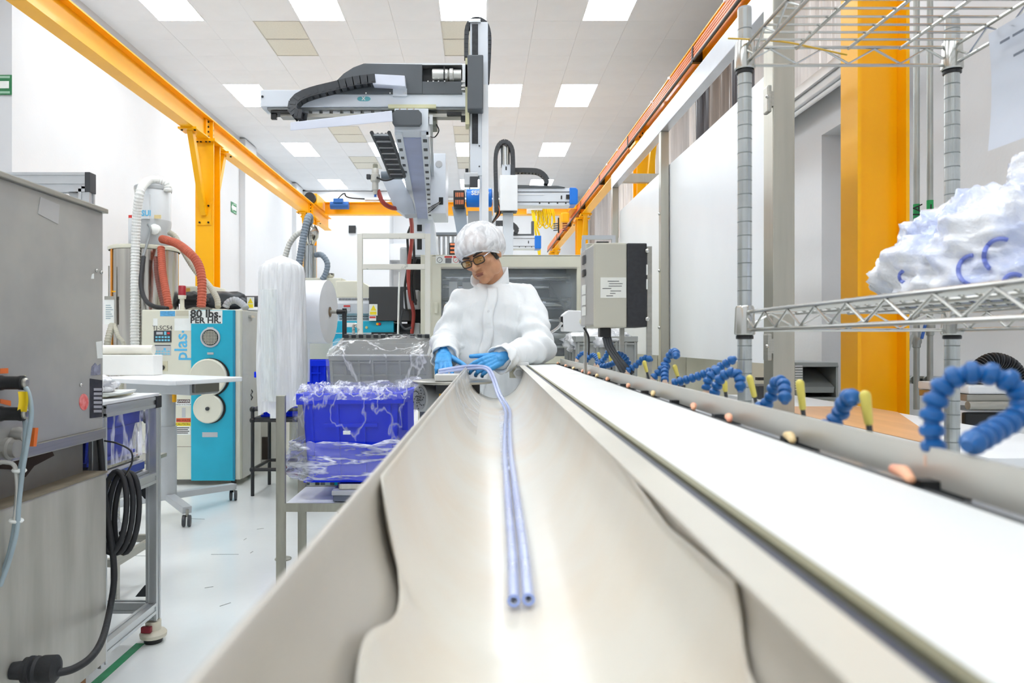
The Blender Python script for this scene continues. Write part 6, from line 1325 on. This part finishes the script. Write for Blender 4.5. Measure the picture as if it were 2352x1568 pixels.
# ladder-like cable chain beside the beam
def lad(s): return Bp(s, -.16 + .055*math.sin(min(1, s)*1.2)*.9, -.045*s*1.1 + .02)
for i in range(32):
    s = .12 + i*.025; a = lad(s); MB().box(a.x-.042, a.x+.042, a.y-.006, a.y+.006, a.z-.004, a.z+.004).build('chain_rung', M_LINK if i % 4 else M_ALU, t)
for e in (-.042, .042): MB().tube([lad(.1 + i*.1) + V(e, 0, .004) for i in range(9)], .01, 6).build('chain_side', M_LINK, t)
for k in range(3): MB().tube([lad(.15 + i*.1) + V(-.02+.02*k, 0, .012) for i in range(8)], .008, 6).build('chain_cable', M_BLACK, t, smooth=True)
# air preparation, panel, cabinet beside the beam
aY = 4.55
ac = P(862, 405, aY)
fr_ = MB().lathe([(.018, .05), (.022, .04), (.022, .015), (.03, .01), (.03, -.03), (.02, -.04), (.02, -.085), (.014, -.09), (.012, -.115)], 16, ac).build('air_regulator', mat('regulator_grey', '#c3c2ba', .35, .3), t, smooth=True)
MB().box(ac.x-.055, ac.x-.03, aY-.015, aY+.015, ac.z-.018, ac.z+.012).build('gauge', M_DARK, fr_, bevel=.004); MB().lathe([(.016, .05), (.016, .075), (.01, .08)], 12, ac).build('knob', mat('olive_knob', '#8f8f7e', .5), fr_, smooth=True); MB().lathe([(.008, -.115), (.008, -.13)], 10, ac).build('drain_tip', mat('valve_blue', '#2f62b8'), fr_)
MB().cyl(P(876, 403, aY), P(924, 402, aY), .026, 16).build('air_cylinder', mat('slate_cyl', '#6b7680', .35), t, smooth=True); MB().tube(spline([P(866,407,aY-.03), P(882,414,aY-.04), P(900,411,aY-.05), P(915,400,aY-.03)]), .006, 8).build('air_line', M_BLACK, t, smooth=True)
MB().prism([(px(x,4.75), pz(y,4.75)) for x, y in ((878,411),(922,409),(948,462),(956,494),(930,496),(906,478))], 4.7, 4.85).build('side_panel', mat('panel_grey_blue', '#c6ced8', .35), t, bevel=.004)
cY = 4.5
cb = MB().box(px(989,cY), px(1024,cY), cY, cY+.35, pz(490,cY), pz(352,cY)).build('control_cabinet', M_ROB, t, bevel=.004)
MB().lathe_ax(P(1008, 377, cY), (0, -1, 0), [(.022, 0), (.022, .003), (.018, .004)], 20).build('fan_grille', M_GREY, cb); MB().box(px(1008,cY), px(1018,cY), cY-.003, cY, pz(470,cY), pz(453,cY)).build('cable_port', M_BLACK, cb, bevel=.001)
for k in range(5): MB().tube(spline([P(1012,463,cY-.004), P(1003,468+k,cY-.03), P(992,474+k*2,cY-.02), P(984,480+k*2,cY+.1)]), .004, 6).build('cable', M_GREY if k % 2 else M_BLACK, t)
pY = 5.95
pd = MB().hexa([P(940,590,pY), P(1006,590,pY), P(1010,590,pY+.35), P(940,590,pY+.35), P(946,494,pY), P(995,494,pY), P(995,494,pY+.3), P(946,494,pY+.3)]).build('pedestal', M_ROB, t, bevel=.008)
for (x0,y0,x1,y1) in ((958,516,969,531),(958,542,969,573)): MB().box(px(x0,pY), px(x1,pY), pY-.004, pY+.002, pz(y1,pY), pz(y0,pY)).build('slot', M_BLACK, pd)
MB().box(px(976,pY), px(988,pY), pY-.005, pY+.002, pz(540,pY), pz(513,pY)).build('recess', M_LIL, pd); MB().box(px(936,pY), px(1000,pY), pY-.02, pY+.3, pz(586,pY), pz(578,pY)).build('foot_plate', M_ROB, pd); MB().box(-.42, -.345, 5.9, 6.1, 1.836, 1.905).build('mount_plate', M_DARK, t)
# tall mast (vertical axis)
vY = 3.3
def mb_(name, x0, y0, x1, y1, m, d0=0, d1=.06, bev=0, par=None): return MB().box(px(x0,vY), px(x1,vY), vY+d0, vY+d1, pz(y1,vY), pz(y0,vY)).build(name, m, par or t, bevel=bev)
ms = mb_('mast', 1080, 50, 1121, 404, M_ROB, 0, .07, .003); mb_('lower_mast', 1101, 404, 1121, 522, M_ROB, 0, .07, .003)
mb_('rack_track', 1084, 56, 1098, 330, mat('rack_black', '#3b3d40', .4, .4, var=.2, scale=90), -.004, .0, 0, ms); mb_('mast_rail', 1077, 70, 1080, 430, M_STEEL, .01, .04, 0, ms); mb_('mast_panel', 1107, 195, 1122, 521, M_WHITE, -.006, .002, 0, ms)
for y in (335, 382, 455, 485, 500): MB().ball(V(px(1101 if y < 400 else 1112,vY), vY-.001, pz(y,vY)), .0035, 8, 5).build('screw', M_DARK, ms)
mb_('mast_head', 1076, 45, 1104, 53, M_ALU, -.01, .07, .002); mb_('cover_plate', 1069, 137, 1078, 288, mat('pale_yellow_plate', '#d9d6ae'), -.02, .06); mb_('carriage_cover', 1074, 139, 1110, 262, M_ROBG, -.07, .0, .006); mb_('link_block', 1062, 150, 1078, 205, M_ALU, -.02, .05, .004)
mb_('lower_block', 1066, 398, 1098, 426, M_ALU, -.02, .05, .003); mb_('lower_block', 1079, 408, 1098, 432, M_DARK, -.03, -.01, .003); mb_('side_knob', 1069, 388, 1076, 396, M_BLACK, -.01, .01)
for y in (190, 200, 208): mb_('cable_gland', 1060, y, 1068, y+4, M_CHROME, -.03, -.01)
chain(t, [P(1071,135,vY+.03), P(1071,95,vY+.03), P(1073,68,vY+.03), P(1082,52,vY+.03), P(1098,48,vY+.03), P(1114,56,vY+.03), P(1122,75,vY+.03), P(1124,100,vY+.03), P(1122,150,vY+.03), P(1119,192,vY+.03)], .05, .019, step=.02)
# ---- second robot with blue ends
Y2 = 7.2
t = thing('gantry_robot', 'white take-out robot with blue end caps over the machine', 'robot', (px(1165,Y2), Y2, pz(590,Y2)))
def b2(name, x0, y0, x1, y1, m, d0=0, d1=.15, bev=0, par=None, Y=None):
    Y = Y or Y2; return MB().box(px(x0,Y), px(x1,Y), Y+d0, Y+d1, pz(y1,Y), pz(y0,Y)).build(name, m, par or t, bevel=bev)
ar = b2('arm', 1185, 432, 1310, 472, M_ROB, 0, .18, .006)
for y in (440, 463): b2('arm_groove', 1186, y, 1309, y+1.6, M_DARK, -.003, 0, 0, ar)
b2('arm_label', 1187, 445, 1250, 448, M_WHITE, -.004, 0, 0, ar); b2('slot', 1288, 449, 1291, 457, M_BLACK, -.004, 0, 0, ar)
for x in (1238, 1259, 1279, 1298): b2('bolt', x, 465, x+3, 468, M_BLACK, -.004, 0, 0, ar)
MB().prism([(px(1308,Y2),pz(470,Y2)),(px(1324,Y2),pz(470,Y2)),(px(1327,Y2),pz(464,Y2)),(px(1327,Y2),pz(436,Y2)),(px(1322,Y2),pz(431,Y2)),(px(1308,Y2),pz(431,Y2))], Y2-.02, Y2+.2).build('end_cap', M_RBLUE, t, bevel=.01)
b2('end_plug', 1300, 447, 1309, 457, M_BLACK, -.01, 0)
MB().prism([(px(1186,Y2),pz(432,Y2)),(px(1290,Y2),pz(432,Y2)),(px(1298,Y2),pz(430,Y2)),(px(1280,Y2),pz(427,Y2)),(px(1186,Y2),pz(425,Y2))], Y2-.01, Y2+.12).build('chain_tray', M_ROBG, t)
b2('carriage_cover', 1147, 410, 1187, 490, M_WHITE, -.16, .0, .006); b2('carriage_edge', 1148, 489, 1186, 491, M_DARK, -.15, .0)
b2('lower_mast', 1155, 491, 1178, 600, M_ROB, -.08, .02, .004); b2('mast_head', 1152, 383, 1172, 410, M_ROB, -.1, .0, .004); b2('slot', 1160, 388, 1163, 396, M_BLACK, -.104, -.1)
MB().cyl(P(1160,384,Y2-.05), P(1160,338,Y2-.05), .047, 18).build('air_cylinder', mat('bright_cylinder', '#d9dcdd', .2, .5), t, smooth=True)
for x in (1155, 1164): b2('cylinder_rod', x, 340, x+2, 384, M_STEEL, -.11, -.1)
chain(t, [P(1140,486,Y2-.1), P(1139,430,Y2-.1), P(1138,370,Y2-.1), P(1141,345,Y2-.1), P(1149,331,Y2-.1), P(1158,327,Y2-.1), P(1168,331,Y2-.1), P(1176,345,Y2-.1), P(1178,370,Y2-.1), P(1178,410,Y2-.1)], .1, .04)
chain(t, [P(1182,393,Y2), P(1210,393,Y2), P(1235,395,Y2), P(1250,405,Y2), P(1256,418,Y2), P(1250,428,Y2)], .1, .044)
MB().lathe_ax(P(1071,454,Y2+.15), (1, 0, 0), [(.08, 0), (.096, .006), (.096, .255), (.08, .265)], 28).build('drum_motor', M_RBLUE, t, smooth=True)
text('lettering', 'SEPRO', .062, P(1103, 443, Y2+.04), FACE, M_SW, t, bold=.002)
b2('drum_plate', 1133, 428, 1139, 600, M_WHITE, .1, .3)
ck = b2('coil_block', 1041, 434, 1067, 472, M_BLACK, .05, .3, .008)
for r_ in range(2):
    for i in range(5): b2('coil_cable', 1046+i*4, 440+r_*17, 1048+i*4, 450+r_*17, M_ORNG, .04, .05, 0, ck)
MB().hexa([P(1050,540,Y2+.2), P(1075,540,Y2+.2), P(1075,540,Y2+.35), P(1050,540,Y2+.35), P(1038,474,Y2+.2), P(1070,476,Y2+.2), P(1070,476,Y2+.4), P(1038,474,Y2+.4)]).build('pedestal', mat('grey_blue_steel', '#9aa6b2', .35, .3), t)
b2('pedestal_panel', 1074, 476, 1131, 600, M_GREY, .2, .4)
b2('base', 1030, 600, 1190, 640, M_CREAM, -.1, .6)
for k in range(4): MB().tube(spline([P(1143,440,Y2-.12), P(1141+k,465,Y2-.14), P(1143+k*2,488,Y2-.12), P(1132,510,Y2)]), .01, 6).build('cable', M_ORNG if k == 2 else M_BLACK, t)
# ---- third, farther robot
Y3 = 10.2
t = thing('gantry_robot', 'farthest small white robot arm with blue cap right of the worker\'s cap', 'robot', (px(1200,Y3), Y3, pz(590,Y3)))
a3 = b2('arm', 1150, 541, 1230, 571, M_ROB, 0, .2, .006, None, Y3); b2('arm_groove', 1150, 547, 1229, 548, M_DARK, -.003, 0, 0, a3, Y3); b2('arm_groove', 1150, 565, 1229, 566, M_DARK, -.003, 0, 0, a3, Y3)
for x in (1175, 1192, 1206, 1220): b2('bolt', x, 566, x+2, 568, M_BLACK, -.004, 0, 0, a3, Y3)
b2('end_cap', 1228, 541, 1243, 571, M_RBLUE, -.02, .22, .01, None, Y3); b2('chain_tray', 1150, 537, 1222, 541, M_ROBG, 0, .15, 0, None, Y3); b2('slot', 1213, 553, 1215, 559, M_BLACK, -.004, 0, 0, a3, Y3)
chain(t, [P(1130,513,Y3), P(1165,513,Y3), P(1178,517,Y3), P(1187,527,Y3), P(1184,536,Y3)], .12, .06)
b2('coil_block', 1031, 556, 1047, 586, M_BLACK, .05, .3, .01, None, Y3)
for i in range(3): b2('coil_cable', 1034, 558+i*9, 1045, 562+i*9, M_ORNG, .04, .05, 0, None, Y3)
b2('machine_base', 1020, 586, 1250, 640, M_CREAM, 0, .6, 0, None, Y3); b2('mast', 1222, 505, 1228, 541, M_ROBG, .1, .2, 0, None, Y3)
for nm, x, y, Yb, z1 in (('second', 1165, 7.2, Y2, pz(640,Y2)), ('third', 1135, 10.2, Y3, pz(640,Y3))):
    tt = thing('moulding_machine', f'{"cream machine bed hidden behind the window machine, under the second robot" if nm == "second" else "far cream machine bed under the farthest robot"}', 'machine', (px(x,Yb), Yb, 0))
    MB().box(px(1030,Yb), px(1190 if nm == 'second' else 1250,Yb), Yb-.1, Yb+.6, 0, z1-.004).build('bed', M_CREAM, tt)
# bracket frame behind the controller
fY = 4.6
t = thing('bracket_frame', 'pale square tube bracket frame above the controller box', 'frame', (px(1375,fY), fY, 0))
MB().box(px(1338,fY), px(1414,fY), fY, fY+.03, pz(549,fY), pz(540,fY)).build('top_tube', M_GREY, t); 
for x in (1341, 1410): MB().box(px(x-4,fY), px(x+4,fY), fY, fY+.03, 0, pz(549,fY)).build('post', M_GREY, t)
MB().box(px(1348,fY), px(1400,fY), fY+.05, fY+.3, .0, pz(556,fY)).build('cabinet', M_CREAM, t, bevel=.01)
# ================================================================== worker
wY = 3.05
M_SKIN = mat('skin', '#d09c78', .5, var=.05, scale=14, col2='#c08a66', sss=.12)
M_COAT = mat('white_coverall_fabric', '#eef1f2', .75, var=.02, scale=6, bump=.25, bscale=16)
M_GLOVE = mat('blue_nitrile', '#4ba6e8', .38, var=.06, scale=30, bump=.12, bscale=60)
M_TROU = mat('pale_grey_trousers', '#cfd4d8', .8)
M_HAIR = mat('dark_hair', '#1d1714', .5, var=.2, scale=60)
person = thing('person', 'worker in white coverall, hair cap and amber glasses handling blue tubes', 'person', (px(1140,wY), wY, 0))
# joints (photograph px, py, depth)
SHL, ELL, WRL = P(1203, 686, 3.08), P(1238, 798, 2.93), P(1158, 822, 2.72)     # picture-right arm
SHR, ELR, WRR = P(1068, 698, 3.06), P(1026, 786, 3.06), P(1022, 818, 2.80)     # picture-left arm
HIP = V(.05, 3.10, .92); CHE = V(.057, 3.07, 1.28); NCK = V(.06, 3.05, 1.455)
HC = P(1107, 585, 2.985)                                                         # head centre
RH = Euler((R(24), R(-9), R(-31)), 'XYZ').to_matrix()                            # nod down, tilt, turn to picture left
RH = Matrix.Rotation(R(-33), 3, 'Z') @ Matrix.Rotation(R(-14), 3, 'Y') @ Matrix.Rotation(R(27), 3, 'X')
HS = .93
def hp(x, y, z): return HC + RH @ V(x, y, z) * HS                                     # head space: -y is the face, z up
# ---- body: one continuous mesh (head, neck, trunk, arms, legs)
b = MB()
def ell(c, r, rot=RH, n=20, m=12): b.ball(hp(*c), HS, n, m, r, rot)
ell((0, .012, .03), (.074, .092, .088))                 # cranium
ell((0, -.028, -.02), (.062, .062, .082))               # face
ell((0, -.045, -.072), (.042, .040, .042))              # jaw
ell((0, -.072, -.098), (.022, .018, .016))              # chin
for s in (-1, 1):
    ell((s*.042, -.06, -.018), (.024, .022, .022))      # cheek
    ell((s*.045, -.02, -.066), (.024, .040, .034))      # jaw angle
    ell((s*.03, -.079, .022), (.026, .012, .008))       # brow ridge
    ell((s*.076, .01, -.014), (.008, .018, .03))        # ear
b.capsule(hp(0, -.084, .012), hp(0, -.107, -.026), .008, .0115); ell((0, -.104, -.029), (.0135, .012, .0105))
for s in (-1, 1): ell((s*.012, -.096, -.031), (.008, .009, .0075))
ell((0, -.085, -.056), (.024, .0125, .0062)); ell((0, -.083, -.0655), (.021, .0125, .0068))
b.capsule(hp(0, .02, -.06), NCK + V(0, 0, -.02), .05, .056); b.capsule(NCK, CHE, .055, .085); b.capsule(CHE, HIP, .09, .09)
for a, e, w_ in ((SHL, ELL, WRL), (SHR, ELR, WRR)):
    b.capsule(CHE + V(0, 0, .1), a, .06, .048); b.capsule(a, e, .05, .038); b.capsule(e, w_, .038, .026)
for s in (-1, 1):
    hj, kn, an = HIP + V(s*.085, 0, -.02), V(.05+s*.1, 3.06, .5), V(.05+s*.11, 3.1, .09)
    b.capsule(hj, kn, .08, .055); b.capsule(kn, an, .052, .036); b.capsule(an, V(.05+s*.12, 2.98, .045), .036, .032)
me = remesh(b, 'body', .0042, 3, .5, None, M_SKIN); body = link('body', me, person)
# lips tint, eyes, brows, glasses
def hpart(name, mb, m, par=None, sm='all'): return mb.build(name, m, par or person, smooth=sm)
hpart('lips', MB().ball(hp(0, -.0955, -.0575), 1, 14, 8, (.021, .0042, .0042), RH).ball(hp(0, -.0935, -.0655), 1, 14, 8, (.0175, .0042, .0048), RH), mat('lips', '#a0634f', .45))
for s in (-1, 1):
    e = hpart('eye', MB().ball(hp(s*.031, -.0785, .002), .0108, 14, 10), mat('eye_white', '#e4ddd6', .3)); hpart('iris', MB().ball(hp(s*.031, -.0858, -.004), .0048, 10, 6), mat('iris', '#2a1a12', .2), e)
    hpart('eyelid', MB().ball(hp(s*.031, -.0785, .0062), HS, 14, 8, (.0145, .0135, .0092), RH), mat('eyelid', '#a8714f', .5))
    hpart('eyebrow', MB().capsule(hp(s*.014, -.0945, .0245), hp(s*.034, -.0925, .031), .0044, .0042, 8).capsule(hp(s*.034, -.0925, .031), hp(s*.053, -.0795, .026), .0042, .002, 8), M_HAIR)
    hpart('sideburn', MB().ball(hp(s*.069, -.012, .012), 1, 10, 8, (.009, .02, .032), RH), M_HAIR)
hpart('hair', MB().ball(hp(0, .026, .026), HS, 28, 16, (.083, .09, .094), RH), M_HAIR)
M_FRM = mat('glasses_frame', '#1b1a1d', .3); M_LENS = film('amber_lens', '#a87a22', .55, .62, .04, 3, (1, 1, 1), 0)
gl = thing('glasses', None, None); COL.objects.unlink(gl); bpy.data.objects.remove(gl)
def lens_pts(s, k=1.0, dy=0):
    o = []
    for a in range(0, 360, 15):
        c_, s_ = math.cos(R(a)), math.sin(R(a)); q = lambda v, p: math.copysign(abs(v)**p, v)
        x = s*.0325 + .0255*k*q(c_, .6); z = .002 + .0165*k*q(s_, .65); o.append(hp(x, -.1035 + .28*abs(abs(x)-.01)*.55 + dy - .06*z*0, z))
    return o
gf = MB()
for s in (-1, 1): gf.tube(lens_pts(s), .0021, 8, closed=True)
gf.tube([hp(-.008, -.1035, .007), hp(0, -.1065, .0085), hp(.008, -.1035, .007)], .0024, 8)
gfo = hpart('glasses', gf, M_FRM)
for s in (-1, 1):
    m = MB(); vs = [m._v(p) for p in lens_pts(s, .97)]; m._f(vs); m.build('lens', M_LENS, gfo)
    MB().tube(spline([hp(s*.0575, -.0935, .008), hp(s*.069, -.08, .01), hp(s*.078, -.03, .009), hp(s*.08, .015, .004)]), .0022, 8).build('temple', M_FRM if s < 0 else mat('temple_silver', '#c9c9cf', .25, .6), gfo, smooth=True)
# ---- bouffant cap: pleated dome gathered to an elastic band
cap = MB(); n = 96; rings = []
tilt = Matrix.Rotation(R(-33), 3, 'X')
for k in range(17):
    v = k/16; th = R(2 + 118*v)                                   # from the crown down to the gathered edge
    rg = []
    for i in range(n):
        a = 2*math.pi*i/n; d = tilt @ V(math.sin(th)*math.cos(a), math.sin(th)*math.sin(a), math.cos(th))
        g = max(0, (v-.8)/.2); f = 1 - .16*g*g
        pl = (.014*math.sin(a*24+1.3*math.sin(v*4)) + .012*math.sin(a*13+v*3))*(.25+v*.9) + .03*noise.noise(V(d.x*3, d.y*3, d.z*3+5))
        rg.append(cap._v(HC + RH @ (V(0, .016, .030) + V(d.x*.103, d.y*.119, d.z*.108)*f*(1+pl))))
    rings.append(rg)
cap.skin(rings, cap=False); cap._f(rings[0][::-1])
M_CAPF = film('bouffant_cap_fabric', '#f9fafc', .6, .9, .75, 22, (1.4, 1.4, .6), .3, .36, .6)
co = cap.build('bouffant_cap', M_CAPF, person, smooth='all')
band = [HC + RH @ (V(0, .016, .030) + (lambda d: V(d.x*.103, d.y*.119, d.z*.108)*.845)(tilt @ V(math.sin(R(120))*math.cos(a), math.sin(R(120))*math.sin(a), math.cos(R(120))))) for a in [2*math.pi*i/60 for i in range(60)]]
MB().tube(band, .0042, 8, closed=True).build('elastic_band', mat('cap_elastic', '#f4f5f7', .7), co, smooth=True)
# ---- coat: one continuous garment
c = MB()
def ring_loft(secs, n=28):
    rg = []
    for (cx, cy, z, rx, ry) in secs: rg.append([c._v((cx + rx*math.cos(2*math.pi*i/n), cy + ry*math.sin(2*math.pi*i/n), z)) for i in range(n)])
    c.skin(rg)
ring_loft([(.05,3.10,.60,.20,.15),(.05,3.10,.80,.19,.145),(.052,3.095,1.0,.175,.135),(.055,3.085,1.15,.165,.13),(.057,3.075,1.28,.165,.128),(.058,3.065,1.36,.155,.115),(.06,3.055,1.41,.115,.09),(.062,3.05,1.445,.078,.07)])
for a, e, w_ in ((SHL, ELL, WRL), (SHR, ELR, WRR)):
    c.ball(a + V(0, 0, -.01), .07, 16, 10, (1, .95, 1)); c.capsule(V(.06, 3.055, 1.405), a + V(0, 0, .004), .058, .06); c.capsule(V(.058, 3.065, 1.36), a + V(0, 0, -.01), .066, .06)
    mid = a.lerp(e, .5); c.capsule(a, mid, .072, .07, 16); c.capsule(mid, e, .07, .066, 16)
    m2 = e.lerp(w_, .45); c.capsule(e, m2, .066, .058, 16); c.capsule(m2, w_, .056, .045, 16)
el = [(ELL, SHL, WRL), (ELR, SHR, WRR)]
def folds(p, n_):
    d = .007*noise.fractal(p*8, 1, 2, 3) + .006*noise.fractal(V(p.x*20, p.y*14, p.z*5), 1, 2, 3)
    for e, s_, w_ in el:
        r_ = (p-e).length
        ax = (w_-s_).normalized(); k = math.exp(-(r_/.12)**2); d += .012*k*math.sin((p-e).dot(ax)*105 + 2.2*noise.noise(p*10))
        rw = (p-w_).length; d += .0055*math.exp(-(rw/.07)**2)*math.sin((p-w_).dot((w_-e).normalized())*150 + 3*noise.noise(p*14))
        rs = (p-s_).length; d += .005*math.exp(-(rs/.1)**2)*math.sin((p-s_).dot(V(.6, 0, .8))*80 + 3*noise.noise(p*8))
    t_ = max(0, 1-abs(p.x-.05)/.17); d += .004*t_*math.sin(p.x*70 + p.z*14 + 2*noise.noise(p*5))
    return d
me = remesh(c, 'coat', .0065, 5, .5, folds, M_COAT); coat = link('coat', me, person)
# stand-up collar
cl = MB(); rg = []
for k in range(4):
    z = 1.432 + .052*k/3
    rg.append([cl._v((.062 + (.068+.004*k)*math.cos(a) - .006*k, 3.05 + (.066+.003*k)*math.sin(a) + .002*k, z + (.03*(math.sin(a)+1)/2 + .018*math.cos(a))*(k/3) - .055*max(0, -math.sin(a+.35))*(k/3))) for a in [2*math.pi*i/40 for i in range(40)]])
cl.skin(rg, cap=False); o = cl.build('collar', M_COAT, coat, smooth='all'); sm = o.modifiers.new('thick', 'SOLIDIFY'); sm.thickness = .005
# placket and snaps down the front, laid on the coat's surface
import mathutils.bvhtree as bvt
bv = bvt.BVHTree.FromPolygons([v.co for v in coat.data.vertices], [p.vertices[:] for p in coat.data.polygons])
def front(x, z):
    h_ = bv.ray_cast(V(x, 1.5, z), V(0, 1, 0)); return h_[0] if h_[0] else V(x, 2.95, z)
pp = []
for k in range(40):
    z = 1.425 - k*.0125; x0 = px(1130, 2.95) - .055*(k/39)**1.1 + .006*math.sin(k*.5); pp.append((x0, z))
pm = MB(); L1 = []; 
for i, (x, z) in enumerate(pp): L1.append([pm._v(front(x + dx, z) + V(0, -.004 - .0025*(abs(dx) < .015) - .0015*math.sin(i*1.3+dx*90), 0)) for dx in (-.021, -.012, 0, .012, .021)])
for A_, B_ in zip(L1, L1[1:]):
    for i in range(4): pm._f([A_[i], A_[i+1], B_[i+1], B_[i]])
o = pm.build('placket', M_COAT, coat, smooth='all'); sm = o.modifiers.new('thick', 'SOLIDIFY'); sm.thickness = .003
for k in range(1, 40, 7): p = front(*pp[k]); MB().lathe_ax(p + V(0, -.007, 0), (0, -1, 0), [(.006, 0), (.005, .002)], 12).build('snap', mat('snap_white', '#e3e5e6', .4), coat, smooth=True)
for e, w_ in ((ELL, WRL), (ELR, WRR)):
    d = (w_-e).normalized(); m = MB(); rg = []; u = d.cross(V(0,0,1)).normalized(); v_ = d.cross(u)
    for k in range(7):
        rr = [.046, .05, .053, .052, .049, .05, .053][k]; rg.append([m._v(w_ + d*(-.03 + .011*k) + u*math.cos(a)*(rr + .005*math.sin(a*7+k)) + v_*math.sin(a)*(rr + .005*math.sin(a*5+k*2))) for a in [2*math.pi*i/40 for i in range(40)]])
    m.skin(rg, cap=False); o = m.build('cuff', M_COAT, coat, smooth='all'); sm = o.modifiers.new('thick', 'SOLIDIFY'); sm.thickness = .004
# ---- trousers and shoes
tr_ = MB()
for s in (-1, 1): tr_.capsule(HIP + V(s*.08, 0, -.02), V(.05+s*.1, 3.06, .5), .105, .082, 16).capsule(V(.05+s*.1, 3.06, .5), V(.05+s*.11, 3.1, .1), .08, .07, 16)
link('trousers', remesh(tr_, 'trousers', .01, 4, .5, None, M_TROU), person)
for s in (-1, 1): MB().capsule(V(.05+s*.11, 3.13, .045), V(.05+s*.125, 2.97, .04), .044, .042, 16).box(.05+s*.12-.04, .05+s*.12+.04, 2.93, 3.17, 0, .015).build('shoe', M_WHITE, person, smooth=True)
# ---- gloved hands
def hand(wrist, f, n_, curls, spread, thumb, mir, sc=1.0, tcurl=20):
    """f: finger direction, n_: back of hand normal; curls: per finger (mcp, pip, dip) degrees; mir: +1 thumb towards +side"""
    f = f.normalized(); n_ = (n_ - f*n_.dot(f)).normalized(); s = f.cross(n_)*mir   # s points to the thumb side
    h_ = MB(); W = lambda x, y, z: wrist + (s*x + f*y + n_*z)*sc
    h_.capsule(W(0, -.018, 0), W(0, .01, 0), .028*sc, .026*sc)
    for x in (-.024, -.008, .008, .024): h_.capsule(W(x*.7, .012, 0), W(x, .078, .002), .0165*sc, .0125*sc)
    ln = [(.043,.026,.02), (.047,.03,.021), (.043,.028,.02), (.034,.021,.018)]      # index..little
    for k in range(4):
        x = (.026, .009, -.009, -.026)[k]; p = W(x, .082 if k in (1, 2) else .077, .001); ang = 0; sp = R(spread*(1.5-k)/1.5)
        for j in range(3):
            ang += R(curls[k][j]); d = (f*math.cos(ang) - n_*math.sin(ang)); d = (d + s*math.sin(sp)*math.cos(ang)).normalized()
            q = p + d*ln[k][j]*sc; r0 = (.0098, .0088, .0078)[j]*(1 if k < 3 else .88)*sc; h_.capsule(p, q, r0, r0*.93); p = q
    p = W(.022, .018, -.006); d0 = s*thumb[0] + f*thumb[1] + n_*thumb[2]; d0.normalize(); q = p + d0*.042*sc; h_.capsule(p, q, .0155*sc, .0115*sc)
    d1 = (d0*math.cos(R(tcurl)) + f*math.sin(R(tcurl))).normalized(); q2 = q + d1*.032*sc; h_.capsule(q, q2, .0112*sc, .0102*sc)
    d2 = (d1*math.cos(R(tcurl)) + f*math.sin(R(tcurl))).normalized(); h_.capsule(q2, q2 + d2*.026*sc, .0102*sc, .0088*sc)
    return link('glove', remesh(h_, 'glove', .0022, 3, .5, lambda p, n: .0008*noise.noise(p*120), M_GLOVE), person)
# picture-right hand: back towards camera, fingers pointing left, thumb above, pinching the tube
hand(WRL + V(-.012, -.02, 0), P(1085, 856, 2.63) - P(1158, 826, 2.70), V(.15, -.86, .35), [(26, 38, 26), (34, 42, 28), (42, 46, 28), (48, 48, 28)], 5, (.5, .9, -.3), 1, .9, 6)
# picture-left hand: back up, fingers pointing down towards the block
hand(P(1019, 812, 2.775), V(.02, -.80, -.42), V(-.08, -.45, .85), [(10, 22, 16), (16, 40, 24), (22, 44, 26), (26, 44, 26)], 9, (.9, .55, -.3), -1, .9, 12)
for e, w_ in ((ELL, WRL + V(-.004, -.008, 0)), (ELR, WRR + V(0, -.01, 0))):
    d = (w_-e).normalized(); MB().lathe_ax(w_ - d*.02, d, [(.024, 0), (.027, .003), (.027, .008), (.027, .03)], 24, cap=False).build('glove_cuff', M_GLOVE, person, smooth=True)
